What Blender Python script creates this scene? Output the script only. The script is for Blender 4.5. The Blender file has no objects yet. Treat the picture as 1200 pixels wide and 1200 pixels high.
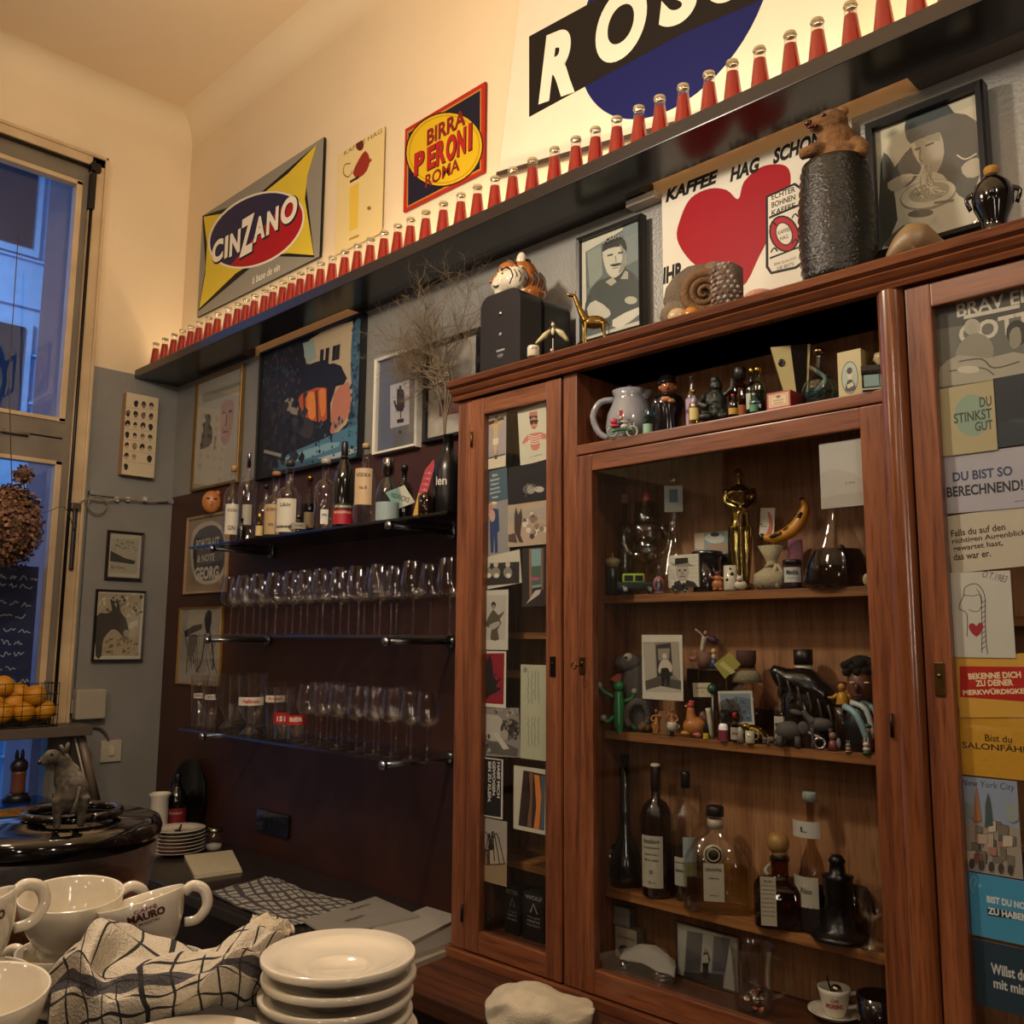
import bpy, bmesh, math, random
from mathutils import Vector, Matrix, kdtree
random.seed(7)
PI = math.pi
SC = bpy.context.scene
COL = SC.collection
# ---------------------------------------------------------------- camera
CAM = Vector((4.33, -2.03, 1.75))
_yaw, _pitch, _roll = math.radians(44.439), math.radians(7.916), math.radians(0.3836)
F = 1081.98
_r = Vector((math.cos(_yaw), math.sin(_yaw), 0))
_f = Vector((-math.sin(_yaw)*math.cos(_pitch), math.cos(_yaw)*math.cos(_pitch), math.sin(_pitch)))
_u = _r.cross(_f)
RT = math.cos(_roll)*_r + math.sin(_roll)*_u
UP = -math.sin(_roll)*_r + math.cos(_roll)*_u
BK = -_f
cd = bpy.data.cameras.new('camera'); cam = bpy.data.objects.new('camera', cd); COL.objects.link(cam)
cam.matrix_world = Matrix(((RT.x, UP.x, BK.x, CAM.x), (RT.y, UP.y, BK.y, CAM.y), (RT.z, UP.z, BK.z, CAM.z), (0, 0, 0, 1)))
cd.sensor_width = 36; cd.lens = 36*F/1200; cd.clip_start = .02
SC.camera = cam
# ---------------------------------------------------------------- colour management, world, lights
SC.view_settings.view_transform = 'Standard'; SC.view_settings.look = 'None'
SC.view_settings.gamma = 1; SC.view_settings.use_curve_mapping = False
SC.view_settings.exposure = 0.0
SC.cycles.transparent_max_bounces = 48
SC.cycles.max_bounces = 8
SC.cycles.caustics_refractive = False; SC.cycles.caustics_reflective = False
SC.cycles.sample_clamp_indirect = 4
W = bpy.data.worlds.new('evening_sky'); SC.world = W; W.use_nodes = True
W.node_tree.nodes['Background'].inputs[0].default_value = (.16, .42, 1, 1)
W.node_tree.nodes['Background'].inputs[1].default_value = .33

def lamp(name, kind, loc, power, col, size=.2, size_y=None, target=None, spot=None):
    l = bpy.data.lights.new(name, kind); l.energy = power; l.color = col
    if kind == 'AREA':
        l.size = size
        if size_y: l.shape = 'RECTANGLE'; l.size_y = size_y
        else: l.shape = 'DISK'
    elif kind in ('POINT', 'SPOT'): l.shadow_soft_size = size
    o = bpy.data.objects.new(name, l); COL.objects.link(o); o.location = loc
    if target is not None: o.rotation_euler = (Vector(target)-Vector(loc)).to_track_quat('-Z', 'Y').to_euler()
    return o
WARM = (1, .83, .66)
lamp('pendant_light_key', 'POINT', (2.6, -1.4, 3.15), 78, WARM, .07)
lamp('pendant_light_right', 'POINT', (4.7, -1.5, 3.3), 32, WARM, .07)
for i_, (x_, y_) in enumerate(((1.4, -2.6), (3.6, -2.9), (5.6, -3.0), (3.0, -4.4), (5.0, -4.6))): lamp('glint_light', 'POINT', (x_, y_, 3.0), 7, WARM, .06)  # unseen point lights added for glints in the glassware
for i_, (x_, y_, z_) in enumerate(((6.4, -2.6, 2.1), (5.6, -4.6, 2.2))): lamp('streak_light', 'AREA', (x_, y_, z_), 7, (1, .86, .72), .07, .75, target=(2.2, -.2, 1.6))  # vertical area lights added for streak highlights on glass and column
lamp('ceiling_fill_light', 'POINT', (3.0, -2.9, 3.75), 40, (1, .74, .5), .15)  # fill lamp added to brighten the ceiling
lamp('facade_fill_light', 'AREA', (-5.5, -1.5, 7.5), 420, (.35, .62, 1), 2.0, target=(-8.6, -2.5, 3.2))  # unseen area light added to brighten the facade outside
lamp('shelf_strip_light', 'AREA', (3.2, -.085, 3.052), 12, (1, .76, .50), 6.2, .02, target=(3.2, -.085, 5))
# ---------------------------------------------------------------- from the photograph's pixels to real points
def ray(px, py):
    return RT*((px-600)/F) - UP*((py-600)/F) - BK
def at(px, py, y):
    d = ray(px, py); return CAM + d*((y-CAM.y)/d.y)
def atx(px, py, x):
    d = ray(px, py); return CAM + d*((x-CAM.x)/d.x)
def atz(px, py, z):
    d = ray(px, py); return CAM + d*((z-CAM.z)/d.z)
def mpp(p):
    return (-(p-CAM).dot(BK))/F          # metres per pixel at a point
def hx(s):
    s = s.lstrip('#'); s = s if len(s) == 6 else ''.join(c*2 for c in s); r = [int(s[i:i+2], 16)/255 for i in (0, 2, 4)]
    return tuple((c/12.92 if c <= .04045 else ((c+.055)/1.055)**2.4) for c in r)
def lin(c):
    return hx(c) if isinstance(c, str) else tuple(c[:3])
# ---------------------------------------------------------------- materials
MATS = {}
def nodes(m):
    m.use_nodes = True; nt = m.node_tree; nt.nodes.clear(); return nt
def mat(name, col=None, rough=.6, metal=0, var=.12, vscale=8, bump=0, bscale=60, coat=0, stretch=None, spec=.5, trans=0, sheen=0, dark=None):
    """procedural surface: colour attribute (or one colour), broken by noise, with optional relief"""
    if name in MATS: return MATS[name]
    m = bpy.data.materials.new(name); nt = nodes(m); N = nt.nodes.new; L = nt.links.new
    out = N('ShaderNodeOutputMaterial'); b = N('ShaderNodeBsdfPrincipled'); L(b.outputs[0], out.inputs[0])
    b.inputs['Roughness'].default_value = rough; b.inputs['Metallic'].default_value = metal
    b.inputs['Specular IOR Level'].default_value = spec
    b.inputs['Coat Weight'].default_value = coat; b.inputs['Coat Roughness'].default_value = .08
    tc = N('ShaderNodeTexCoord'); mp = N('ShaderNodeMapping'); L(tc.outputs['Object'], mp.inputs[0])
    if stretch: mp.inputs['Scale'].default_value = stretch
    nz = N('ShaderNodeTexNoise'); nz.inputs['Scale'].default_value = vscale; nz.inputs['Detail'].default_value = 5; L(mp.outputs[0], nz.inputs[0])
    if col is None:
        src = N('ShaderNodeAttribute'); src.attribute_name = 'Col'; cs = src.outputs['Color']
    else:
        src = N('ShaderNodeRGB'); src.outputs[0].default_value = (*lin(col), 1); cs = src.outputs[0]
    mx = N('ShaderNodeMix'); mx.data_type = 'RGBA'; mx.blend_type = 'MULTIPLY' if dark is None else 'MIX'
    mr = N('ShaderNodeMapRange'); mr.inputs['From Min'].default_value = .3; mr.inputs['From Max'].default_value = .7
    L(nz.outputs['Fac'], mr.inputs['Value'])
    mr.inputs['To Min'].default_value = 0; mr.inputs['To Max'].default_value = var if dark is None else 1
    L(mr.outputs[0], mx.inputs['Factor']); L(cs, mx.inputs[6])
    mx.inputs[7].default_value = (.25, .22, .2, 1) if dark is None else (*lin(dark), 1)
    L(mx.outputs[2], b.inputs['Base Color'])
    if bump:
        n2 = N('ShaderNodeTexNoise'); n2.inputs['Scale'].default_value = bscale; n2.inputs['Detail'].default_value = 4; L(mp.outputs[0], n2.inputs[0])
        bp = N('ShaderNodeBump'); bp.inputs['Strength'].default_value = bump; bp.inputs['Distance'].default_value = .004
        L(n2.outputs['Fac'], bp.inputs['Height']); L(bp.outputs[0], b.inputs['Normal'])
    if trans:
        t = N('ShaderNodeBsdfTranslucent'); ms = N('ShaderNodeMixShader'); ms.inputs[0].default_value = trans
        L(mx.outputs[2], t.inputs[0]); L(b.outputs[0], ms.inputs[1]); L(t.outputs[0], ms.inputs[2]); L(ms.outputs[0], out.inputs[0])
    MATS[name] = m; return m
def glass(name, col=(.97, .98, .97), edge=.9, base=.09, rough=.02):
    """thin glass wall: see-through, mirror-like towards its edges"""
    if name in MATS: return MATS[name]
    m = bpy.data.materials.new(name); nt = nodes(m); N = nt.nodes.new; L = nt.links.new
    out = N('ShaderNodeOutputMaterial'); t = N('ShaderNodeBsdfTransparent'); t.inputs[0].default_value = (*[c**.5 for c in lin(col)], 1)
    g = N('ShaderNodeBsdfGlossy'); g.inputs['Roughness'].default_value = rough
    lw = N('ShaderNodeLayerWeight'); lw.inputs['Blend'].default_value = .35
    pw = N('ShaderNodeMath'); pw.operation = 'POWER'; pw.inputs[1].default_value = 2.2; L(lw.outputs['Facing'], pw.inputs[0])
    ma = N('ShaderNodeMath'); ma.operation = 'MULTIPLY_ADD'; ma.inputs[1].default_value = edge; ma.inputs[2].default_value = base
    L(pw.outputs[0], ma.inputs[0])
    nz = N('ShaderNodeTexNoise'); nz.inputs['Scale'].default_value = 14
    bp = N('ShaderNodeBump'); bp.inputs['Strength'].default_value = .05; bp.inputs['Distance'].default_value = .002
    L(nz.outputs[0], bp.inputs['Height']); L(bp.outputs[0], g.inputs['Normal'])
    ms = N('ShaderNodeMixShader'); L(ma.outputs[0], ms.inputs[0]); L(t.outputs[0], ms.inputs[1]); L(g.outputs[0], ms.inputs[2]); L(ms.outputs[0], out.inputs[0])
    MATS[name] = m; return m
def wood(name, a, b, axis, rough=.32, scale=1.0, coat=.25):
    if name in MATS: return MATS[name]
    m = bpy.data.materials.new(name); nt = nodes(m); N = nt.nodes.new; L = nt.links.new
    out = N('ShaderNodeOutputMaterial'); p = N('ShaderNodeBsdfPrincipled'); L(p.outputs[0], out.inputs[0])
    tc = N('ShaderNodeTexCoord'); mp = N('ShaderNodeMapping'); L(tc.outputs['Object'], mp.inputs[0])
    s = [34*scale]*3; s['xyz'.index(axis)] = 1.6*scale; mp.inputs['Scale'].default_value = s
    n1 = N('ShaderNodeTexNoise'); n1.inputs['Scale'].default_value = 1.1; n1.inputs['Detail'].default_value = 7; n1.inputs['Distortion'].default_value = .8; L(mp.outputs[0], n1.inputs[0])
    mp2 = N('ShaderNodeMapping'); L(tc.outputs['Object'], mp2.inputs[0]); s2 = [200]*3; s2['xyz'.index(axis)] = 12; mp2.inputs['Scale'].default_value = s2
    n2 = N('ShaderNodeTexNoise'); n2.inputs['Scale'].default_value = 1; n2.inputs['Detail'].default_value = 3; L(mp2.outputs[0], n2.inputs[0])
    cr = N('ShaderNodeValToRGB'); cr.color_ramp.elements[0].position = .32; cr.color_ramp.elements[1].position = .68
    cr.color_ramp.elements[0].color = (*lin(b), 1); cr.color_ramp.elements[1].color = (*lin(a), 1); L(n1.outputs[0], cr.inputs[0])
    mx = N('ShaderNodeMix'); mx.data_type = 'RGBA'; mx.blend_type = 'MULTIPLY'; mr = N('ShaderNodeMapRange'); mr.inputs[1].default_value = .5; mr.inputs[2].default_value = .75; mr.inputs[4].default_value = .7
    L(n2.outputs[0], mr.inputs[0]); L(mr.outputs[0], mx.inputs[0]); L(cr.outputs[0], mx.inputs[6]); mx.inputs[7].default_value = (.3, .2, .15, 1)
    L(mx.outputs[2], p.inputs['Base Color']); p.inputs['Roughness'].default_value = rough; p.inputs['Coat Weight'].default_value = coat; p.inputs['Coat Roughness'].default_value = .2
    bp = N('ShaderNodeBump'); bp.inputs['Strength'].default_value = .15; bp.inputs['Distance'].default_value = .001; L(n2.outputs[0], bp.inputs['Height']); L(bp.outputs[0], p.inputs['Normal'])
    MATS[name] = m; return m
MATTE = mat('painted_matte', rough=.75, var=.1, bump=.1, bscale=300)
PRINT = mat('printed_paper', rough=.45, var=.07, vscale=20)
GLOSS = mat('glazed_gloss', rough=.12, var=.06, coat=.4)
SATIN = mat('painted_satin', rough=.38, var=.1)
METAL = mat('polished_metal', rough=.22, metal=1, var=.15, vscale=20)
CLOTH = mat('woven_cloth', rough=.95, var=.12, vscale=60, bump=.9, bscale=420)
PORC = mat('white_porcelain', col='#d5cebc', rough=.13, var=.03, coat=.5)
CLEAR = glass('clear_glass')
WINE = glass('stemware_glass', (.985, .985, .985), .95, .11)
PANE = glass('window_pane_glass', (.93, .95, .96), .4, .035, .01)
GREENG = glass('green_glass', (.25, .5, .2), .5)
AMBERG = glass('amber_glass', (.45, .16, .03), .5)
BLUEG = glass('blue_glass', (.45, .75, .85), .5)
SMOKE = glass('smoked_glass', (.55, .42, .34), .5, .05)
LIQ = {}
def liquid(col):
    k = str(col)
    if k not in LIQ:
        LIQ[k] = glass('liquor_'+str(len(LIQ)), col, .15, .02)
    return LIQ[k]
WOODV = wood('mahogany_upright', '#8a5434', '#5c3320', 'z')
WOODH = wood('mahogany_level', '#8a5434', '#5c3320', 'x')
WOODS = wood('shelf_oak', '#9a6a3a', '#70451f', 'x', .5, 1, 0)
WOODB = wood('back_panel_oak', '#a87a50', '#855a38', 'z', .6, .8, 0)
WOODC = wood('counter_wood', '#5b3420', '#331a0e', 'x', .45, .7, .1)
# ---------------------------------------------------------------- mesh collector
def catmull(pts, k=4, closed=False):
    pts = [Vector(p) for p in pts]; n = len(pts); out = []
    for i in range(n if closed else n-1):
        p0 = pts[(i-1) % n] if closed or i > 0 else pts[0]; p1 = pts[i]; p2 = pts[(i+1) % n]
        p3 = pts[(i+2) % n] if closed or i+2 < n else pts[-1]
        for j in range(k):
            t = j/k
            out.append(.5*((2*p1)+(-p0+p2)*t+(2*p0-5*p1+4*p2-p3)*t*t+(-p0+3*p1-3*p2+p3)*t*t*t))
    if not closed: out.append(pts[-1])
    return out
FONTCACHE = {}
def glyphs(s, bold=0, shear=0):
    k = (s, bold, shear)
    if k in FONTCACHE: return FONTCACHE[k]
    cu = bpy.data.curves.new('t', 'FONT'); cu.body = s; cu.size = 1; cu.offset = bold; cu.shear = shear; cu.resolution_u = 8 if len(s) == 1 else 3
    o = bpy.data.objects.new('t', cu); COL.objects.link(o)
    me = bpy.data.meshes.new_from_object(o)
    vs = [tuple(v.co) for v in me.vertices]; fs = [tuple(p.vertices) for p in me.polygons]
    bpy.data.objects.remove(o); bpy.data.curves.remove(cu); bpy.data.meshes.remove(me)
    if vs:
        x0 = min(v[0] for v in vs); x1 = max(v[0] for v in vs); y0 = min(v[1] for v in vs); y1 = max(v[1] for v in vs)
    else: x0 = x1 = y0 = y1 = 0
    FONTCACHE[k] = (vs, fs, x0, x1, y0, y1); return FONTCACHE[k]
class MB:
    def __init__(s): s.v = []; s.f = []; s.c = []; s.s = []; s.M = None
    def add(s, vs, fs, col, smooth=False):
        o = len(s.v); M = s.M
        s.v += [tuple(M @ Vector(v)) if M else tuple(v) for v in vs]
        col = lin(col) if not isinstance(col, list) else col
        for i, f in enumerate(fs):
            s.f.append(tuple(o+j for j in f)); s.c.append(lin(col[i]) if isinstance(col, list) else col); s.s.append(smooth)
        return s
    def box(s, x0, x1, y0, y1, z0, z1, col='#888888', bevel=0, rot=None, at_=None):
        if bevel:
            bm = bmesh.new(); bmesh.ops.create_cube(bm, size=1)
            for v in bm.verts: v.co = Vector(((x0+x1)/2+v.co.x*(x1-x0), (y0+y1)/2+v.co.y*(y1-y0), (z0+z1)/2+v.co.z*(z1-z0)))
            bmesh.ops.bevel(bm, geom=bm.edges[:], offset=bevel, segments=2, profile=.6, affect='EDGES')
            bm.verts.index_update()
            vs = [v.co.copy() for v in bm.verts]; fs = [tuple(v.index for v in f.verts) for f in bm.faces]; bm.free()
        else:
            vs = [Vector((x, y, z)) for x in (x0, x1) for y in (y0, y1) for z in (z0, z1)]
            fs = [(0, 1, 3, 2), (4, 6, 7, 5), (0, 4, 5, 1), (2, 3, 7, 6), (0, 2, 6, 4), (1, 5, 7, 3)]
        if rot is not None:
            c = Vector(at_) if at_ else Vector(((x0+x1)/2, (y0+y1)/2, (z0+z1)/2)); vs = [c+rot @ (v-c) for v in vs]
        return s.add(vs, fs, col)
    def lathe(s, prof, col='#888888', n=24, c=(0, 0, 0), sx=1, sy=1, smooth=True, sq=0, rot=None):
        """revolve (r, z) pairs; col may be a list with one colour per ring; sq squares the section"""
        vs = []; fs = []; cs = []; rings = []
        R_ = rot
        for r, z in prof:
            if r <= 1e-6: rings.append([len(vs)]); vs.append(Vector((0, 0, z))); continue
            row = []
            for i in range(n):
                a = 2*PI*i/n; ca, sa = math.cos(a), math.sin(a)
                k = 1
                if sq: k = 1/((abs(ca)**sq+abs(sa)**sq)**(1/sq))
                row.append(len(vs)); vs.append(Vector((r*ca*k*sx, r*sa*k*sy, z)))
            rings.append(row)
        for i in range(len(rings)-1):
            a, b = rings[i], rings[i+1]; cc = col[i] if isinstance(col, list) else col
            if len(a) == 1 and len(b) == 1: continue
            for j in range(n):
                k = (j+1) % n
                if len(a) == 1: fs.append((a[0], b[k], b[j]))
                elif len(b) == 1: fs.append((a[j], a[k], b[0]))
                else: fs.append((a[j], a[k], b[k], b[j]))
                cs.append(cc)
        cv = Vector(c); vs = [cv+(R_ @ v if R_ else v) for v in vs]
        return s.add(vs, fs, cs, smooth)
    def tube(s, pts, r, col='#888888', n=8, caps=True, k=0, closed=False):
        pts = catmull(pts, k, closed) if k else [Vector(p) for p in pts]; m = len(pts)
        if isinstance(r, (list, tuple)):
            q = len(r)-1; rr = [r[min(int(i/(m-1)*q), q-1)]*(1-(i/(m-1)*q-min(int(i/(m-1)*q), q-1)))+r[min(int(i/(m-1)*q), q-1)+1]*(i/(m-1)*q-min(int(i/(m-1)*q), q-1)) for i in range(m)]
        else: rr = [r]*m
        vs = []; fs = []; up = None
        for i, p in enumerate(pts):
            if closed: t = (pts[(i+1) % m]-pts[i-1])
            else: t = (pts[min(i+1, m-1)]-pts[max(i-1, 0)])
            if t.length < 1e-9: t = Vector((0, 0, 1))
            t.normalize()
            if up is None: up = t.orthogonal().normalized()
            up = (up-t*up.dot(t)); up = up.normalized() if up.length > 1e-6 else t.orthogonal().normalized()
            b = t.cross(up)
            for j in range(n):
                a = 2*PI*j/n; vs.append(p+(up*math.cos(a)+b*math.sin(a))*rr[i])
        for i in range(m if closed else m-1):
            for j in range(n):
                k2 = (j+1) % n; q = (i+1) % m
                fs.append((i*n+j, i*n+k2, q*n+k2, q*n+j))
        if caps and not closed:
            fs.append(tuple(range(n-1, -1, -1))); fs.append(tuple((m-1)*n+j for j in range(n)))
        return s.add(vs, fs, col, True)
    def ell(s, c, r, col='#888888', n=12, m=8, rot=None):
        if isinstance(r, (int, float)): r = (r, r, r)
        vs = []; fs = []
        for i in range(m+1):
            th = PI*i/m
            if i in (0, m): vs.append(Vector((0, 0, r[2]*math.cos(th)))); continue
            for j in range(n):
                a = 2*PI*j/n; vs.append(Vector((r[0]*math.sin(th)*math.cos(a), r[1]*math.sin(th)*math.sin(a), r[2]*math.cos(th))))
        idx = lambda i, j: 0 if i == 0 else (len(vs)-1 if i == m else 1+(i-1)*n+j % n)
        for i in range(m):
            for j in range(n):
                if i == 0: fs.append((0, idx(1, j), idx(1, j+1)))
                elif i == m-1: fs.append((idx(i, j), idx(m, 0), idx(i, j+1)))
                else: fs.append((idx(i, j), idx(i+1, j), idx(i+1, j+1), idx(i, j+1)))
        c = Vector(c); vs = [c+(rot @ v if rot else v) for v in vs]
        return s.add(vs, fs, col, True)
    def prism(s, poly, y0, y1, col='#888888', back=True):
        """an outline in x and z given depth along y"""
        n = len(poly); vs = [Vector((p[0], y0, p[1])) for p in poly]+[Vector((p[0], y1, p[1])) for p in poly]
        fs = [tuple(range(n)), tuple(range(2*n-1, n-1, -1))]+[(i, i+n, (i+1) % n+n, (i+1) % n) for i in range(n)]
        return s.add(vs, fs, col)
    def text(s, t, x, z, h, col, y=0, w=None, align='C', bold=.015, shear=0, ang=0, face=None):
        vs, fs, x0, x1, y0, y1 = glyphs(t, bold, shear)
        if not vs: return s
        k = h/(y1-y0); kx = k if w is None else w/(x1-x0)
        wd = (x1-x0)*kx; ox = {'C': -wd/2, 'L': 0, 'R': -wd}[align]
        ca, sa = math.cos(ang), math.sin(ang); out = []
        for a, b, _ in vs:
            lx = ox+(a-x0)*kx; lz = (b-y0)*k-h/2
            q = Vector((x+lx*ca-lz*sa, y, z+lx*sa+lz*ca)); out.append(face(q) if face else q)
        return s.add(out, fs, col)
    def build(s, name, m=None, parent=None, loc=None, rotz=0, kind=None):
        me = bpy.data.meshes.new(name); me.from_pydata(s.v, [], s.f)
        ca = me.color_attributes.new('Col', 'FLOAT_COLOR', 'CORNER'); buf = []
        for p, c in zip(me.polygons, s.c): buf += [c[0], c[1], c[2], 1.0]*p.loop_total
        ca.data.foreach_set('color', buf)
        me.polygons.foreach_set('use_smooth', s.s); me.materials.append(m or MATTE); me.update()
        o = bpy.data.objects.new(name, me); COL.objects.link(o)
        if loc is not None: o.location = loc
        if rotz: o.rotation_euler = (0, 0, rotz)
        if parent: o.parent = parent
        if kind: o['kind'] = kind
        return o
    def fused(s, name, m, parent=None, vox=.003, smooth=3, loc=None, rotz=0):
        """weld the overlapping volumes into one continuous skin and carry the colours over"""
        src = s.build('raw', m); md = src.modifiers.new('r', 'REMESH'); md.mode = 'VOXEL'; md.voxel_size = vox; md.use_smooth_shade = True
        if smooth: ms = src.modifiers.new('s', 'SMOOTH'); ms.iterations = smooth; ms.factor = .5
        me = bpy.data.meshes.new_from_object(src.evaluated_get(bpy.context.evaluated_depsgraph_get()))
        kd = kdtree.KDTree(len(s.f))
        for i, f in enumerate(s.f):
            c = Vector((0, 0, 0))
            for j in f: c += Vector(s.v[j])
            kd.insert(c/len(f), i)
        kd.balance(); bpy.data.objects.remove(src)
        for a in list(me.color_attributes): me.color_attributes.remove(a)
        ca = me.color_attributes.new('Col', 'FLOAT_COLOR', 'POINT'); buf = []
        for v in me.vertices: c = s.c[kd.find(v.co)[1]]; buf += [c[0], c[1], c[2], 1.0]
        ca.data.foreach_set('color', buf)
        me.polygons.foreach_set('use_smooth', [True]*len(me.polygons)); me.name = name
        o = bpy.data.objects.new(name, me); COL.objects.link(o)
        if loc is not None: o.location = loc
        if rotz: o.rotation_euler = (0, 0, rotz)
        if parent: o.parent = parent
        return o
def tag(o, label, cat, group=None):
    o['label'] = label; o['category'] = cat
    if group: o['group'] = group
    return o
def thing(name, label, cat, loc=(0, 0, 0), rotz=0, group=None):
    o = bpy.data.objects.new(name, None); COL.objects.link(o); o.location = loc; o.rotation_euler = (0, 0, rotz); o.empty_display_size = .05
    return tag(o, label, cat, group)
def struct(o): o['kind'] = 'structure'; return o
def clone(root, loc, label, rotz=None, scale=None, group=None):
    r = root.copy(); COL.objects.link(r); r.location = loc; r['label'] = label
    if group: r['group'] = group
    if rotz is not None: r.rotation_euler = (0, 0, rotz)
    if scale: r.scale = (scale if isinstance(scale, (tuple, list)) else (scale,)*3)
    for ch in list(root.children):
        c = ch.copy(); COL.objects.link(c); c.parent = r
        for g in ch.children:
            d = g.copy(); COL.objects.link(d); d.parent = c
    return r
ORD = ['first', 'second', 'third', 'fourth', 'fifth', 'sixth', 'seventh', 'eighth', 'ninth', 'tenth', 'eleventh', 'twelfth', 'thirteenth', 'fourteenth', 'fifteenth', 'sixteenth', 'seventeenth', 'eighteenth', 'nineteenth', 'twentieth']
TENS = {2: 'twenty', 3: 'thirty', 4: 'forty', 5: 'fifty'}
def ordinal(i):
    if i < 20: return ORD[i]
    t, u = divmod(i+1, 10)
    return (TENS[t][:-1]+'ieth') if u == 0 else TENS[t]+'-'+ORD[u-1]
# ---------------------------------------------------------------- flat things seen square on the bar wall or the side wall
class Art(MB):
    """flat print, u to the right and v down, both 0..1, each shape laid a hair above the last"""
    def __init__(s, w, h): super().__init__(); s.w = w; s.h = h; s.y = 0
    def _p(s, u, v): return Vector(((u-.5)*s.w, s.y, (1-v)*s.h))
    def _n(s): s.y -= 2.5e-5
    def rect(s, u0, v0, u1, v1, col): return s.poly([(u0, v0), (u1, v0), (u1, v1), (u0, v1)], col)
    def bg(s, col): return s.rect(0, 0, 1, 1, col)
    def poly(s, pts, col, k=0):
        s._n(); pts = [(p[0], p[1]) for p in (catmull([(a, b, 0) for a, b in pts], k, True) if k else pts)]
        pts = [(min(1, max(0, a)), min(1, max(0, b))) for a, b in pts]
        return s.add([s._p(*p) for p in pts], [tuple(range(len(pts)-1, -1, -1))], col)
    def el(s, cu, cv, ru, rv, col, rot=0, n=20):
        pts = []
        for i in range(n):
            a = 2*PI*i/n; x = ru*s.w*math.cos(a); z = rv*s.h*math.sin(a)
            pts.append((cu+(x*math.cos(rot)-z*math.sin(rot))/s.w, cv+(x*math.sin(rot)+z*math.cos(rot))/s.h))
        return s.poly(pts, col)
    def line(s, pts, wd, col, k=4):
        s._n(); pts = catmull([(a, b, 0) for a, b in pts], k) if k and len(pts) > 2 else [Vector((a, b, 0)) for a, b in pts]
        P = [Vector(((p.x-.5)*s.w, 0, (1-p.y)*s.h)) for p in pts]; vs = []
        for i, p in enumerate(P):
            t = (P[min(i+1, len(P)-1)]-P[max(i-1, 0)]).normalized(); nrm = Vector((-t.z, 0, t.x))*wd*s.w/2
            vs += [p+nrm+Vector((0, s.y, 0)), p-nrm+Vector((0, s.y, 0))]
        return s.add(vs, [(2*i, 2*i+1, 2*i+3, 2*i+2) for i in range(len(P)-1)], col)
    def tx(s, t, u, v, hv, col, wu=None, align='C', bold=.015, shear=0, ang=0):
        s._n(); return s.text(t, (u-.5)*s.w, (1-v)*s.h, hv*s.h, col, s.y, None if wu is None else wu*s.w, align, bold, shear, ang)
    def specks(s, n, u0, v0, u1, v1, cols, r0=.01, r1=.04, seed=1):
        R = random.Random(seed); s._n()
        for i in range(n):
            cu, cv, r = R.uniform(u0, u1), R.uniform(v0, v1), R.uniform(r0, r1); m = R.randint(4, 6); s.y -= 2e-6
            pts = [(min(1, max(0, cu+r*R.uniform(.5, 1)*math.cos(2*PI*j/m))), min(1, max(0, cv+r*s.w/s.h*R.uniform(.5, 1)*math.sin(2*PI*j/m)))) for j in range(m)]
            s.add([s._p(*p) for p in pts], [tuple(range(m-1, -1, -1))], R.choice(cols))
        return s
def scrawl(A, u0, v0, u1, v1, rows, col, wd=.01, seed=1):
    R = random.Random(seed)
    for r in range(rows):
        v = v0+(v1-v0)*(r+.5)/rows; u = u0; hh = (v1-v0)/rows*.3
        while u < u1-.03:
            L = R.uniform(.05, .14); e = min(u+L, u1); pts = []
            k = max(3, int((e-u)/.018))
            for i in range(k): pts.append((u+(e-u)*i/(k-1), v+(hh if i % 2 else -hh)*R.uniform(.3, 1)))
            A.line(pts, wd, col, 0); u = e+.03
def quad(cs, y=None, x=None, tol=2.5):
    P = [at(*c, y) if y is not None else atx(*c, x) for c in cs]        # TL TR BR BL
    cen = sum(P, Vector())/4
    hv = ((P[1]-P[0])+(P[2]-P[3]))/2; vv = ((P[0]-P[3])+(P[1]-P[2]))/2
    lx = hv.x if y is not None else hv.y
    ang = math.atan2(hv.z, lx)
    if abs(math.degrees(ang)) < tol: ang = 0
    return cen, abs(lx) if ang == 0 else hv.length, vv.length if ang else vv.z, ang
def hang(name, label, cat, cs, y=None, x=None, group=None, tol=2.5, off=0):
    """root at the middle of the lower edge, turned to face the room; returns root, width, height"""
    cen, w, h, ang = quad(cs, y, x, tol)
    rz = 0 if y is not None else PI/2
    R = Matrix.Rotation(rz, 3, 'Z') @ Matrix.Rotation(-ang, 3, 'Y')
    o = thing(name, label, cat, cen - R @ Vector((0, 0, h/2)) + R @ Vector((0, -off, 0)), 0, group)
    o.rotation_euler = R.to_euler()
    return o, w, h
def frame(root, w, h, fw, dep, col, m=None, label=None, back='#2a2520', pane=True, y0=0):
    b = MB(); ring = [(-w/2, 0), (w/2, 0), (w/2, h), (-w/2, h)]; inn = [(-w/2+fw, fw), (w/2-fw, fw), (w/2-fw, h-fw), (-w/2+fw, h-fw)]
    e = fw*.22; mid = [(-w/2+e, e), (w/2-e, e), (w/2-e, h-e), (-w/2+e, h-e)]
    rows = [(ring, y0), (ring, y0-dep*.8), (mid, y0-dep), (inn, y0-dep*.85), (inn, y0-dep*.25)]
    vs = [Vector((p[0], yy, p[1])) for r_, yy in rows for p in r_]; fs = []
    for i in range(4):
        for j in range(4): fs.append((i*4+j, i*4+(j+1) % 4, (i+1)*4+(j+1) % 4, (i+1)*4+j))
    b.add(vs, fs, col); fr = b.build('frame', m or SATIN, root)
    MB().box(-w/2+fw*.5, w/2-fw*.5, y0-dep*.3, y0-dep*.05, fw*.5, h-fw*.5, back).build('backing', MATTE, root)
    if pane: MB().box(-w/2+fw*.8, w/2-fw*.8, y0-dep*.62, y0-dep*.56, fw*.8, h-fw*.8, '#ffffff').build('glass_pane', PANE, root)
    return fr
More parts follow.
